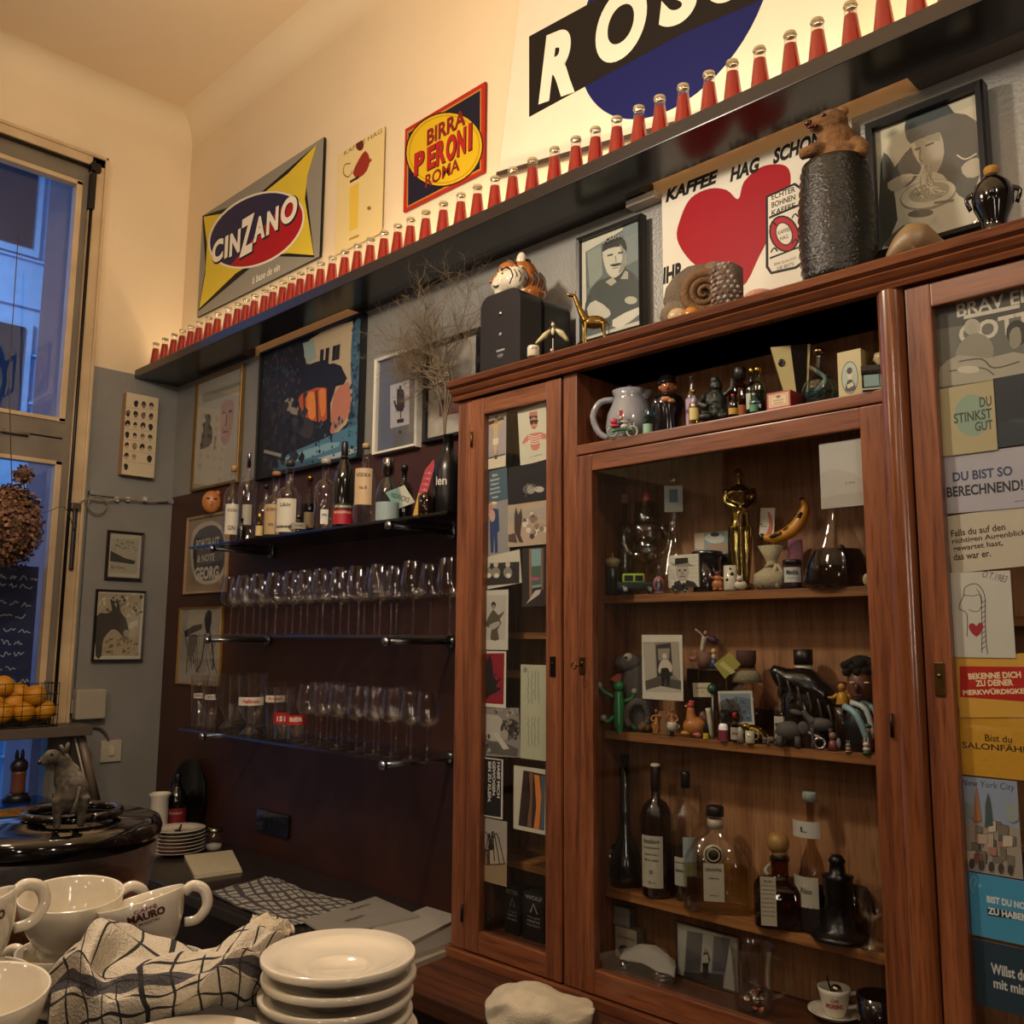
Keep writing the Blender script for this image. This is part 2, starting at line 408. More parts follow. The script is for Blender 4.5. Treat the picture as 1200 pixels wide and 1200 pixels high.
def art_in(root, w, h, ins, dep, name='print', y0=0):
    A = Art(w-2*ins, h-2*ins); A.M = Matrix.Translation((0, y0-dep*.32, ins)); A.put = lambda: A.build(name, PRINT, root); return A
def plain(root, w, h, thick, col='#d8d2c0', m=None, name='board'):
    MB().box(-w/2, w/2, 0, thick, 0, h, col).build(name, m or PRINT, root)
# ---------------------------------------------------------------- room shell
CEIL = 1.75+1.2975*2.03; RX = 7.2; RY = -5.6; SHZ = 2.99
CREAM = mat('cream_plaster', col='#e3cfab', rough=.8, var=.12, vscale=1.6, bump=.25, bscale=14)
CEILM = mat('ceiling_plaster', col='#e3caa3', rough=.85, var=.1, vscale=1.2, bump=.2, bscale=6)
GREY = mat('silver_grey_wall_paint', col='#95958f', rough=.42, metal=.15, var=.3, vscale=3, bump=.55, bscale=110)
GREYL = mat('grey_side_wall_paint', col='#8b8a84', rough=.5, metal=.1, var=.3, vscale=3, bump=.3, bscale=50)
PANEL = mat('red_brown_panel', col='#46261a', rough=.5, var=.35, vscale=3, dark='#331a10')
DARKLAM = mat('dark_lacquer', col='#2c2623', rough=.26, var=.2, vscale=3, coat=.06)
TRIMW = mat('cream_gloss_woodwork', col='#cdb48c', rough=.35, var=.3, vscale=7, bump=.15, bscale=30)
SASHG = mat('grey_sash_paint', col='#7b7263', rough=.5, var=.3, vscale=7, bump=.1, bscale=40)
PZ = 1.75+.3351*2.03            # top of the brown panel
b = MB(); b.box(-.12, RX, 0, .15, SHZ, CEIL+.3); struct(b.build('wall_back', CREAM))
b = MB(); b.box(-.12, RX, .0, .15, PZ-.02, SHZ); struct(b.build('wall_back_grey', GREY))
b = MB(); b.box(-.12, RX, .002, .15, 0, PZ); struct(b.build('wall_back_lower', PANEL))
b = MB(); b.box(.02, RX, -.006, .004, .905, PZ); struct(b.build('trim_1', PANEL))
b = MB(); b.box(-.5, RX+.2, RY-.2, .2, -.1, 0); struct(b.build('floor', mat('floor_boards', col='#4a3020', rough=.5, var=.3)))
b = MB(); b.box(-.5, RX+.2, RY-.2, .2, CEIL, CEIL+.1); struct(b.build('ceiling', CEILM))
b = MB(); b.box(RX, RX+.1, RY, 0, 0, CEIL); struct(b.build('wall_right', mat('warm_far_wall', col='#6a4c36', rough=.8)))
b = MB(); b.box(0, RX, RY-.1, RY, 0, CEIL); struct(b.build('wall_front', MATS['warm_far_wall']))
# rounded cove between walls and ceiling
b = MB(); rc = .12
def cove(fn, a0, a1):
    vs = []; fs = []; n = 8
    for i in range(n+1):
        t = PI/2*i/n; o_ = rc*(1-math.cos(t)); z = CEIL-rc*(1-math.sin(t))
        vs += [fn(a0, o_, z), fn(a1, o_, z)]
    b.add(vs, [(2*i, 2*i+1, 2*i+3, 2*i+2) for i in range(n)], '#ffffff', True)
cove(lambda a, o_, z: Vector((a, -o_, z)), -.1, RX); cove(lambda a, o_, z: Vector((o_, a, z)), RY, .1)
struct(b.build('trim_2', CREAM))
# side wall with the window opening; y positions measured on the photograph
wy0 = atx(110, 400, 0).y          # window opening edge near the corner
wtop = atx(60, 172, 0).z+.02
SILL = atx(60, 850, 0).z
GS = atx(150, 437, 0).z
LW = -.12
b = MB(); b.box(LW, 0, wy0, 0.1, GS, CEIL); b.box(LW, 0, RY, wy0, wtop, CEIL); b.box(LW, 0, RY, -1.5, GS, wtop); struct(b.build('wall_left', CREAM))
wyl = atx(58, 900, 0).y
b = MB(); b.box(LW, 0, wy0, .1, 0, GS); b.box(LW, 0, wyl, wy0, 0, SILL-.02); b.box(LW, 0, RY, wy0, 0, SILL-.55); b.box(LW, 0, RY, -1.5, SILL-.6, GS); struct(b.build('wall_left_grey', GREYL))
# lower grey wainscot stands slightly proud below the cable ledge
LZ = atx(150, 583, 0).z
b = MB(); b.box(0, .022, wy0+.02, -.004, .9, LZ); b.box(0, .035, wy0+.02, -.004, LZ-.012, LZ+.012, bevel=.004); struct(b.build('trim_3', GREYL))
# window casing, sashes and panes
def wy(px, py): return atx(px, py, 0).y
y1 = wy(125, 190); y2 = wy(104, 205); y3 = wy(90, 300); y4 = wy(82, 300)
zt = atx(125, 190, 0).z; z1 = atx(0, 165, 0).z
TZ0 = atx(60, 540, 0).z; TZ1 = atx(60, 494, 0).z; TZM = atx(60, 513, 0).z
w = thing('window_1', 'tall casement window with cream casing and grey painted sashes beside the corner', 'window', (0, (y1-2.4)/2, SILL)); w['kind'] = 'structure'
o0 = Vector(w.location)
def wp(name, m, boxes, parent=None, bev=0, label=None):
    q = MB()
    for bx in boxes: q.box(bx[0], bx[1], bx[2]-o0.y, bx[3]-o0.y, bx[4]-o0.z, bx[5]-o0.z, bevel=bev)
    ob = q.build(name, m, parent or w); return ob
wp('casing', TRIMW, [(-.02, .03, y2, y1, SILL, zt), (-.02, .03, -2.4, y1, zt-.055, zt)], bev=.004)
wp('casing', TRIMW, [(-.02, .042, y1-.018, y1-.004, SILL, zt), (-.02, .042, -2.4, y1-.004, zt-.014, zt)], bev=.003)
wp('sash_frame', SASHG, [(-.05, .012, y3-.005, y2, SILL, zt-.055), (-.05, .012, -2.4, y3, zt-.15, zt-.055), (-.05, .012, -2.4, y3, TZM+.003, TZ1+.01), (-.05, .012, -2.4, y3, TZ0-.01, TZM-.003), (-.05, .012, -2.4, y3, SILL, SILL+.04)], bev=.003)
gt = zt-.15
wp('glazing_bead', TRIMW, [(-.03, .02, y4-.0, y3-.003, TZ1, gt), (-.03, .02, -2.4, y3-.003, gt-.018, gt+.003), (-.03, .02, -2.4, y3-.003, TZ1+.002, TZ1+.02)], bev=.002)
wp('glazing_bead', TRIMW, [(-.03, .02, y4-.0, y3-.003, SILL+.03, TZ0), (-.03, .02, -2.4, y3-.003, TZ0-.018, TZ0)], bev=.002)
wp('pane', PANE, [(-.035, -.03, -2.4, y4, TZ1, gt)]); wp('pane', PANE, [(-.035, -.03, -2.4, y4, SILL+.03, TZ0)])
blk = mat('blackened_iron', col='#2b2624', rough=.4, metal=.6)
q = MB(); yy = wy(104, 230)-o0.y
q.tube([(.04, yy, wtop-.03-o0.z), (.04, yy, SILL+.05-o0.z)], .008, '#2b2624')
q.tube([(.04, yy, zt-.075-o0.z), (.04, -2.4-o0.y, zt-.075-o0.z)], .009, '#2b2624')
q.box(.01, .055, yy-.015, yy+.03, zt-.09-o0.z, zt-.05-o0.z, '#2b2624', .003); q.box(.015, .055, yy-.012, yy+.012, zt-.28-o0.z, zt-.1-o0.z, '#2b2624', .004)
q.build('espagnolette', blk, w)
q = MB(); zz = atx(10, 507, 0).z-o0.z; q.box(.01, .03, wy(32, 507)-o0.y-.12, wy(32, 507)-o0.y, zz-.006, zz+.006, '#6a6052', .002); q.tube([(.03, wy(30, 507)-o0.y-.1, zz), (.03, wy(30, 507)-o0.y, zz)], .008, '#6a6052'); q.build('latch', SASHG, w)
zz = atx(78, 590, 0).z-o0.z
q = MB(); q.box(.012, .06, wy(83, 600)-o0.y-.02, wy(83, 600)-o0.y+.02, zz-.03, zz+.0, '#4a433a', .004); q.box(.02, .05, wy(77, 700)-o0.y-.008, wy(77, 700)-o0.y+.008, zz-.3, zz-.03, '#211d1b', .004); q.build('window_handle', SATIN, w)
# outside: the street front opposite and a lilac slab close to the pane
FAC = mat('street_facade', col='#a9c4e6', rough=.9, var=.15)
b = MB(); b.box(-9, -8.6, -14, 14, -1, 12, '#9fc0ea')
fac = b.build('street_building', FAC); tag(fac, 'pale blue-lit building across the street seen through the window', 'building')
for i in range(6):
    for j in range(5):
        y = -2.6+i*1.75; z = -1+j*2.6
        fw = MB().box(-8.62, -8.52, y, y+1.05, z, z+1.7, '#e6effa').build('window_surround', FAC, fac)
        MB().box(-8.53, -8.49, y+.1, y+.95, z+.1, z+1.6, '#16263a').build('window_pane', GLOSS, fw)
b = MB()
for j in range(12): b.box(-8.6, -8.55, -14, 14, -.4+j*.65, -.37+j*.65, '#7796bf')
b.build('string_course', FAC, fac)
b = MB(); b.box(-1.0, -.62, -.35, .8, -1, 5.5, '#8d86a8'); struct(b.build('wall_outside', mat('lilac_plaster', col='#b9a9b9', rough=.9)))
# ---------------------------------------------------------------- long shelf with lacquered underside
xg0, xg1 = at(300, 402, 0).x, at(425, 366, 0).x; x0 = at(766, 222, 0).x; x1 = at(1077, 100, 0).x
b = MB(); b.box(0.001, RX-.01, -.222, -.068, SHZ, 3.03, '#2c2623', .003)
sh = b.build('bottle_shelf', DARKLAM); tag(sh, 'long dark lacquered shelf running above the pictures, lined with red bottles', 'shelf')
for xa, xb in ((.001, xg0), (xg1, x0)): MB().box(xa, xb, -.0685, -.001, SHZ+.0005, 3.029, '#2c2623').build('rear_board', DARKLAM, sh)
MB().box(x1, RX-.01, -.0685, -.001, SHZ+.0005, 3.029, '#55524f').build('rear_board', mat('unlit_gap_grey', col='#77736e', rough=.5), sh)  # grey board stands in for the unlit gap behind the shelf
p = at(728, 240, -.06); p2 = at(762, 228, -.06)
b = MB(); b.box(p.x, p2.x, -.04, 0, SHZ-.022, SHZ-.002, '#d9d2c0', .002); tag(b.build('junction_box', SATIN), 'small white junction box under the long shelf above the officer photo', 'box')
b = MB(); b.tube([(.02, -.085, 3.041), (RX-.03, -.085, 3.041)], .009, '#d9cbb0'); b.box(.02, RX-.03, -.095, -.075, 3.03, 3.036, '#888888')
tag(b.build('light_strip', SATIN), 'slim light strip lying behind the red bottles on the long shelf', 'light')
# ---------------------------------------------------------------- back counter
b = MB(); b.box(.01, 2.36, -.49, -.008, .875, .91, bevel=.004); cn = b.build('back_counter', DARKLAM); tag(cn, 'dark glossy worktop under the glass shelves', 'counter')
MB().box(.01, 2.36, -.46, -.02, .0, .875, '#1c1512').build('cabinet_front', mat('dark_front', col='#1d1410', rough=.5), cn)
b = MB(); b.box(2.36, RX-.02, -.50, -.008, .868, .912, bevel=.005); cn2 = b.build('wooden_counter', WOODC); tag(cn2, 'worn brown wooden worktop carrying the display cabinet', 'counter')
MB().box(2.36, RX-.02, -.46, -.02, .0, .868, '#1c1512').build('cabinet_front', mat('dark_front'), cn2)
# ---------------------------------------------------------------- display cabinet
YF = -.27
def X(px, py=520): return at(px, py, YF).x
def Z(px, py): return at(px, py, YF).z
cab = thing('display_cabinet', 'tall mahogany display cabinet with glazed doors full of knick-knacks and cards', 'cabinet', (3.6, YF, .912))
cb = Vector(cab.location)
def cp(name, m, boxes, bev=.003, parent=None, label=None):
    q = MB()
    for x0, x1, y0, y1, z0, z1 in boxes: q.box(x0-cb.x, x1-cb.x, y0-cb.y, y1-cb.y, z0-cb.z, z1-cb.z, bevel=bev)
    o = q.build(name, m, parent or cab)
    if label: o['label'] = label
    return o
xl = X(538, 480); xdl = X(553, 500); xgl = X(568, 500); xgr = X(641, 500); xdr = X(658.5, 500); xn0 = X(660, 500); xn = X(676.5, 500)
xml = X(694.5, 552); xmr = X(1008.5, 502); xme = X(1034, 453); xc0 = X(1030, 420); xc1 = X(1059.5, 360); xr0 = X(1061, 345); xr1 = X(1092, 360)
XE = xr1+.86; XEND = XE+.09
ZT = 2.435; ZTOP = 2.49; ZB = 1.75-.812; ZG = 1.75-.755
zn = 1.75+.492; znb = 1.75+.466; zmg = 1.75+.4205; zsg = Z(568, 486)
BP = -.065
cp('side_panel', WOODV, [(xl, xl+.02, -.268, -.005, .914, ZT)]); cp('side_panel', WOODV, [(XEND-.02, XEND, -.268, -.005, .914, ZT)])
cp('back_panel', WOODB, [(xl+.02, XEND-.02, BP, BP+.012, .93, ZT)], 0)
cp('plinth', WOODH, [(xl-.01, XEND+.01, -.285, -.01, .912, ZB-.002)])
cp('carcass_top', WOODH, [(xl, XEND, -.265, -.01, ZT, ZT+.02)])
cp('partition', WOODV, [(xn0, xn-.001, YF+.0, BP, ZB, ZT)]); cp('partition', WOODV, [(xc0+.002, xr0-.002, YF+.012, BP, ZB, ZT)])
cp('stile', WOODV, [(xl, xdl-.002, -.272, -.25, ZB, ZT)])
# moulded cornice
prof = [(-.25, ZT-.0), (-.285, ZT), (-.29, ZT+.008), (-.284, ZT+.014), (-.292, ZT+.018), (-.3, ZT+.028), (-.297, ZT+.033), (-.308, ZT+.038), (-.312, ZT+.052), (-.304, ZT+.058), (-.02, ZT+.06), (-.02, ZT)]
q = MB(); vs = []
for x in (xl-.012, XEND+.012): vs += [Vector((x-cb.x, y-cb.y, z-cb.z)) for y, z in prof]
n = len(prof); q.add(vs, [(i, (i+1) % n, n+(i+1) % n, n+i) for i in range(n)]+[tuple(range(n-1, -1, -1)), tuple(range(n, 2*n))], '#888888'); q.build('cornice', WOODH, cab)
# niche floor over the middle door
cp('niche_floor', WOODH, [(xn, xc0+.01, YF-.003, BP, znb, zn)])
# middle door, left door and right door
def door(x0, x1, ga, gb, zb, zt_, zgb, zgt, name='door'):
    ya, yb = YF-.004, YF+.02
    d = bpy.data.objects.new(name, None); COL.objects.link(d); d.parent = cab
    cp('stile', WOODV, [(x0, ga, ya, yb, zb, zt_)], parent=d); cp('stile', WOODV, [(gb, x1, ya, yb, zb, zt_)], parent=d)
    cp('rail', WOODH, [(ga-.001, gb+.001, ya+.001, yb, zgt, zt_), ], parent=d); cp('rail', WOODH, [(ga-.001, gb+.001, ya+.001, yb, zb, zgb)], parent=d)
    cp('glass_pane', PANE, [(ga-.003, gb+.003, YF+.006, YF+.009, zgb-.003, zgt+.003)], 0, parent=d)
    return d
dl = door(xdl, xdr, xgl, xgr, ZB+.002, ZT-.004, ZG, zsg)
dm = door(xn+.001, xme+.001, xml, xmr, ZB+.002, znb-.003, ZG, zmg)
dr = door(xr0, XE+.06, xr1, XE, ZB+.002, ZT-.004, ZG, Z(1092, 360))
brass = mat('aged_brass', col='#7a6238', rough=.35, metal=1, var=.4, vscale=60)
ird = mat('dark_iron', col='#241a14', rough=.4, metal=.7)
def lockplate(px, py, par, hh=.045, m=None, key=False):
    p = at(px, py, YF-.006); q = MB(); c = p-cb
    q.box(c.x-.009, c.x+.009, c.y-.001, c.y+.004, c.z-hh/2, c.z+hh/2, bevel=.001)
    q.lathe([(.0, .0015), (.004, .0015), (.004, 0), (0, 0)], n=10, c=(c.x, c.y-.001, c.z+.006), rot=Matrix.Rotation(PI/2, 3, 'X'))
    if key:
        q.tube([(c.x, c.y, c.z), (c.x, c.y-.022, c.z)], .002); q.tube([(c.x+.008*math.cos(a/8*2*PI), c.y-.03, c.z+.008*math.sin(a/8*2*PI)) for a in range(8)], .0017, closed=True, n=6)
    return q.build('lock_plate', m or brass, par)
lockplate(647.5, 781, dl, .05, ird); lockplate(682, 780, dm, .042, brass, True); lockplate(1101, 796, dr, .06, brass)
for (px, py, par) in ((552.5, 515, dl), (541, 1070, dl), (1040, 508, dm), (1045, 850, dm)):
    p = at(px, py, YF-.008)-cb; MB().tube([(p.x, p.y, p.z-.022), (p.x, p.y, p.z+.022)], .0035, n=8).build('hinge', brass if px < 600 and py < 600 else ird, par)
# half-round column between the middle and the right part
cr_ = (xc1-xc0)/2
q = MB(); q.lathe([(cr_, ZB-cb.z), (cr_, ZB+.05-cb.z), (cr_*.97, ZB+.06-cb.z), (cr_*.97, ZT-cb.z)], n=28, c=((xc0+xc1)/2-cb.x, .004, 0), sy=.75); q.build('column', wood('mahogany_polished', '#84502e', '#64371e', 'z', .16, 1, .8), cab)
YS = -.17
SHF = [at(707, 698, YS).z, at(709, 856, YS).z, at(710, 1040, YS).z]
for z in SHF: cp('shelf', WOODS, [(xn+.001, xc0+.001, YS, BP, z-.02, z)], .001)
for px, py in ((610, 741), (610, 787), (620, 1013)):
    z = at(px, py, -.19).z; cp('shelf', WOODS, [(xl+.021, xn0-.001, -.19, BP, z-.018, z)], .001)
for z in (1.4, 1.8, 2.15): cp('shelf', WOODS, [(xr0+.002, XEND-.021, -.17, BP, z-.018, z)], .001)
# three glass shelves on chrome arms
GX0 = atx(0, 0, 0).x
for z, nm in ((at(222, 644, -.28).z+.012, 'top'), (at(300, 744, -.28).z, 'middle'), (at(205, 852, -.28).z, 'bottom')):
    xa = at(215, 745, -.28).x; xb = at(480, 889, -.28).x if nm == 'bottom' else 2.352
    lab = {'top': 'dark glass shelf holding the spirit bottles, topmost of three', 'middle': 'glass shelf at mid height holding the large wine glasses', 'bottom': 'lowest glass shelf holding beer and wine glasses'}[nm]
    g = thing('glass_shelf', lab, 'shelf', ((xa+xb)/2, -.14, z), 0, 'glass shelves on the brown panel')
    hw = (xb-xa)/2
    MB().box(-hw, hw, -.14, .13, -.009, 0, '#ffffff', .001).build('glass_plate', glass('dark_shelf_glass', (.10, .11, .13), .5, .1) if nm == 'top' else glass('shelf_glass', (.75, .85, .85), .6, .08), g)
    for px in (at(525, 885, -.02).x, at(312, 755, -.02).x):
        q = MB(); xx = px-g.location.x
        q.tube([(xx, .13, -.02), (xx, -.13, -.02)], .0085, '#8a8f96', n=10); q.tube([(xx, -.13, -.02), (xx, -.146, -.02)], .013, '#b9bcc0', n=14); q.tube([(xx, .118, -.02), (xx, .133, -.02)], .02, '#8a8f96', n=14)
        q.build('shelf_arm', METAL, g)
def GZ(i): return [at(222, 644, -.28).z+.012, at(300, 744, -.28).z, at(205, 852, -.28).z][i]
# ---------------------------------------------------------------- signs, pictures and cards
class PArt(Art):
    """print drawn with photo coordinates, carried onto its own plane"""
    def setup(s, root, w, h, ins, y, x, zm):
        s.R = root.rotation_euler.to_matrix().transposed(); s.o = root.location.copy(); s.pl = (y, x); s.ins = ins; s.zm = zm; return s
    def zoom(s, zm): s.zm = zm; return s
    def loc(s, a, b):
        x0, y0, k = s.zm; px, py = x0+a/k, y0+b/k
        p = at(px, py, s.pl[0]) if s.pl[0] is not None else atx(px, py, s.pl[1])
        return s.R @ (p-s.o)
    def uv(s, a, b):
        q = s.loc(a, b); return (q.x/s.w+.5, 1-(q.z-s.ins)/s.h)
    def pp(s, pts, col, k=0): return s.poly([s.uv(*p) for p in pts], col, k)
    def pe(s, a, b, ra, rb, col, rot=0, n=20):
        return s.poly([s.uv(a+ra*math.cos(t)*math.cos(rot)-rb*math.sin(t)*math.sin(rot), b+ra*math.cos(t)*math.sin(rot)+rb*math.sin(t)*math.cos(rot)) for t in [2*PI*i/n for i in range(n)]], col)
    def pln(s, pts, wd, col, k=4):
        p = s.loc(*pts[0]); q = s.loc(pts[0][0]+wd, pts[0][1]); return s.line([s.uv(*p_) for p_ in pts], abs(q.x-p.x)/s.w, col, k)
    def pt(s, t, a, b, hh, ww, col, bold=.015, shear=0, ang=0, align='C'):
        """text centred at photo point a,b, hh tall and ww wide in the same units"""
        u, v = s.uv(a, b)
        if abs(ang) > 1: hv = abs(s.uv(a+hh/2, b)[0]-s.uv(a-hh/2, b)[0])*s.w/s.h; wu = abs(s.uv(a, b+ww/2)[1]-s.uv(a, b-ww/2)[1])*s.h/s.w
        else: hv = abs(s.uv(a, b+hh/2)[1]-s.uv(a, b-hh/2)[1]); wu = abs(s.uv(a+ww/2, b)[0]-s.uv(a-ww/2, b)[0])
        return s.tx(t, u, v, hv, col, wu, align, bold, shear, ang)
    def psk(s, n, a0, b0, a1, b1, cols, r0, r1, seed=1):
        u0, v0 = s.uv(a0, b0); u1, v1 = s.uv(a1, b1); return s.specks(n, u0, v0, u1, v1, cols, r0, r1, seed)
def pic(name, label, cat, cs, zm, y=None, x=None, fr=None, thick=.003, group=None, bg='#d8d2c0', tol=2.5, side='#cfc8b4', pane=True, mt=None):
    zs = [(zm[0]+a/zm[2], zm[1]+b/zm[2]) for a, b in cs]
    root, w, h = hang(name, label, cat, zs, y, x, group, tol)
    ins = 0
    if fr:
        fw, dep, fc, m = fr; ins = fw*.9; frame(root, w, h, fw, dep, fc, m, pane=pane, y0=dep)
        A = PArt(w-2*ins, h-2*ins); A.M = Matrix.Translation((0, dep*.62, ins))
    else:
        MB().box(-w/2, w/2, 0, thick, 0, h, side).build('board', mt or PRINT, root)
        A = PArt(w, h)
    A.setup(root, w, h, ins, y, x, zm); A.bg(bg)
    A.root = root; A.mat = mt or PRINT
    A.put = lambda nm='print': A.build(nm, A.mat, root)
    return A
ENAMEL = mat('enamelled_tin', spec=.15, rough=.5, var=.05, vscale=10)
BLK = '#161413'; WH = '#e6dfcb'
# -- yellow and red vermouth sign
A = pic('tin_sign', 'yellow, red and navy oval tin sign reading CINZANO, nearest the corner', 'sign', [(712, 748), (1140, 493), (1120, 915), (693, 1105)], (0, 0, 3), y=-.02, thick=.012, bg='#8d8a7d', side='#1a1816', mt=ENAMEL, tol=5)
A.pp([(712, 748), (890, 700), (1113, 508), (1075, 640), (1105, 905), (930, 900), (697, 1095), (722, 940)], BLK)
A.pp([(716, 762), (800, 748), (900, 700), (1010, 612), (1113, 508), (1080, 620), (1072, 700), (1088, 800), (1103, 897), (1010, 890), (920, 905), (830, 960), (700, 1085), (722, 960), (728, 860)], '#d8bf3a')
A.pe(901, 808, 182, 120, WH, -.5, 40); A.pe(901, 808, 175, 113, '#252548', -.5, 40)
ep = [(901+175*math.cos(t)*math.cos(-.5)-113*math.sin(t)*math.sin(-.5), 808+175*math.cos(t)*math.sin(-.5)+113*math.sin(t)*math.cos(-.5)) for t in [2*PI*i/60 for i in range(60)]]
side = lambda q: (q[0]-778)*(668-955)-(q[1]-955)*(1025-778) < 0
k0 = next(i for i in range(60) if side(ep[i]) and not side(ep[i-1])); A.pp([ep[(k0+i) % 60] for i in range(60) if side(ep[(k0+i) % 60])], '#a81522')
for ch, a, b, hh, ww in (('C', 765, 882, 76, 38), ('I', 796, 868, 76, 11), ('N', 826, 854, 80, 36), ('Z', 868, 828, 130, 46), ('A', 912, 802, 82, 40), ('N', 958, 776, 82, 40), ('O', 1016, 738, 90, 56)):
    A.pt(ch, a+3, b+3, hh+8, ww+6, BLK, .05); A.pt(ch, a, b, hh, ww, '#efe9d8', .045)
A.pt('à base de vin', 935, 962, 26, 95, '#e8e2d0', .01, .1); A.put()
# -- small yellowed enamel sign
A = pic('enamel_sign', 'narrow yellowed sign with a small red figure, between the oval signs', 'sign', [(1190, 540), (1355, 445), (1340, 815), (1175, 900)], (0, 0, 3), y=-.012, bg='#d9c489', tol=5, mt=ENAMEL, side='#a8905c')
A.pt('KAFFEE HAG', 1275, 500, 16, 130, '#5b4630', 0, 0)
A.pe(1265, 500+10, 14, 20, '#5a2418'); A.pp([(1240, 610), (1262, 560), (1285, 530), (1300, 560), (1290, 600), (1262, 625)], '#8f2f22', 2); A.pln([(1230, 640), (1262, 622)], 6, '#3a2018'); A.pln([(1270, 600), (1306, 560)], 7, '#8f2f22')
A.pln([(1232, 575), (1212, 580), (1208, 610), (1225, 622), (1240, 600)], 3, '#8a6a44'); A.pp([(1230, 660), (1262, 640), (1258, 800), (1228, 815)], '#d8b648'); A.pe(1298, 732, 7, 7, '#8a6a3c'); A.pln([(1228, 842), (1262, 828)], 5, '#a88430'); A.put()
# -- beer sign
A = pic('tin_sign', 'navy tin sign with yellow oval reading BIRRA PERONI ROMA', 'sign', [(222, 455), (505, 288), (503, 603), (220, 745)], (400, 0, 3), y=-.014, thick=.008, bg='#a8281d', mt=ENAMEL, tol=5, side='#7d1c16')
A.pp([(232, 463), (492, 310), (491, 598), (230, 730)], '#b07a2c'); A.pp([(236, 468), (488, 318), (487, 593), (234, 724)], '#191a2c')
A.pe(362, 525, 142, 128, '#1a1612', -.6, 36); A.pe(362, 525, 137, 123, '#caa41e', -.6, 36); A.pe(362, 525, 128, 115, '#8a6a14', -.6, 36); A.pe(362, 525, 126, 113, '#cda91f', -.6, 36)
A.pt('BIRRA', 368, 448, 58, 135, '#7b1f1c', .04)
for i, ch in enumerate('PERONI'): A.pt(ch, [276, 318, 352, 388, 424, 455][i], 588-[14, 34, 52, 68, 88, 106][i], [84, 84, 88, 92, 96, 98][i], [36, 30, 34, 36, 32, 14][i], '#3a1010', .06); A.pt(ch, [273, 315, 349, 385, 421, 452][i], 586-[14, 34, 52, 68, 88, 106][i], [80, 80, 84, 88, 92, 94][i], [34, 28, 32, 34, 30, 12][i], '#a3231f', .05)
A.pt('ROMA', 355, 608, 46, 120, '#7b1f1c', .03); A.put()
# -- large wine and spirits sign, cut by the frame
A = pic('large_sign', 'large white sign with ROSSI on a slanting black band over a blue disc', 'sign', [(633, -750), (1860, -1450), (1860, 150), (638, 645)], (400, 0, 3), y=-.012, thick=.008, bg='#ddd4ba', mt=ENAMEL, tol=8, side='#4a3a2a')
def cw(cx, cz, r, n=60): return [((cx+r*math.cos(2*PI*i/n)), (cz+r*math.sin(2*PI*i/n))) for i in range(n)]
lo = A.R @ (at(400+1030/3, 420/3, -.012)-A.o); ll = A.R @ (at(400+860/3, 315/3, -.012)-A.o); lr = A.R @ (at(800+280/3, 10/3, -.012)-A.o)
(x1_, z1_), (x2_, z2_), (x3_, z3_) = (lo.x, lo.z), (ll.x, ll.z), (lr.x, lr.z)
Dd = 2*(x1_*(z2_-z3_)+x2_*(z3_-z1_)+x3_*(z1_-z2_))
ux = ((x1_**2+z1_**2)*(z2_-z3_)+(x2_**2+z2_**2)*(z3_-z1_)+(x3_**2+z3_**2)*(z1_-z2_))/Dd
uz = ((x1_**2+z1_**2)*(x3_-x2_)+(x2_**2+z2_**2)*(x1_-x3_)+(x3_**2+z3_**2)*(x2_-x1_))/Dd
rr = math.hypot(x1_-ux, z1_-uz)
A.poly([(a/A.w+.5, 1-b/A.h) for a, b in cw(ux, uz, rr)], '#141a54')
A.pp([(660, 128), (1500, -330), (1500, -10), (1200, 118), (660, 412)], '#1b1614')
A.pt('R', 770, 222, 236, 122, '#e3dbc4', .055, 0, .0); A.pt('O', 982, 85, 250, 170, '#e3dbc4', .05); A.pt('S', 1190, -30, 225, 125, '#e3dbc4', .05); A.pt('S', 1370, -120, 240, 120, '#e3dbc4', .05)
q = A.R @ (at(400+638/3, 645/3, -.012)-A.o)
A.put(); MB().box(-A.w/2, A.w/2, -.012, .0, -.012, .004, '#3a2a1e').build('lower_rim', SATIN, A.root)
# -- officer photograph
z2 = (400, 0, 3)
A = pic('framed_photo', 'black framed photo of a moustached officer at a table, beside the heart sign', 'picture', [(820, 840), (1052, 743), (1056, 1150), (824, 1218)], z2, y=-.045, fr=(.012, .028, '#0e0d0d', SATIN), bg='#cfcab4', tol=9)
A.pp([(845, 880), (1040, 760), (1040, 1120), (850, 1180)], '#5c6a68'); A.pp([(850, 880), (900, 850), (905, 960), (860, 1010)], '#8a9488'); A.pp([(975, 790), (1040, 770), (1040, 900), (985, 930)], '#7d8a86')
A.pp([(845, 1060), (880, 990), (935, 965), (990, 940), (1035, 985), (1045, 1060), (1035, 1100), (930, 1140), (850, 1150)], '#3a4644', 3)
A.pp([(935, 965), (960, 985), (990, 945), (985, 920), (925, 940)], '#2c3634'); A.pp([(905, 880), (925, 845), (965, 840), (985, 880), (985, 930), (950, 970), (920, 950)], '#c9c6b0', 3)
A.pp([(902, 880), (918, 835), (955, 820), (985, 840), (990, 880), (970, 860), (925, 868)], '#1c2422', 2); A.pp([(930, 926), (950, 920), (972, 918), (966, 926), (945, 931)], '#1c2422', 2); A.pln([(940, 938), (962, 934)], 3, '#7a7468'); A.pp([(965, 850), (985, 880), (985, 930), (960, 955), (975, 900)], '#8f9080', 2); A.pln([(922, 893), (942, 888)], 5, '#202826'); A.pln([(960, 884), (978, 880)], 5, '#202826'); A.pln([(950, 893), (953, 915)], 4, '#8a8c7c')
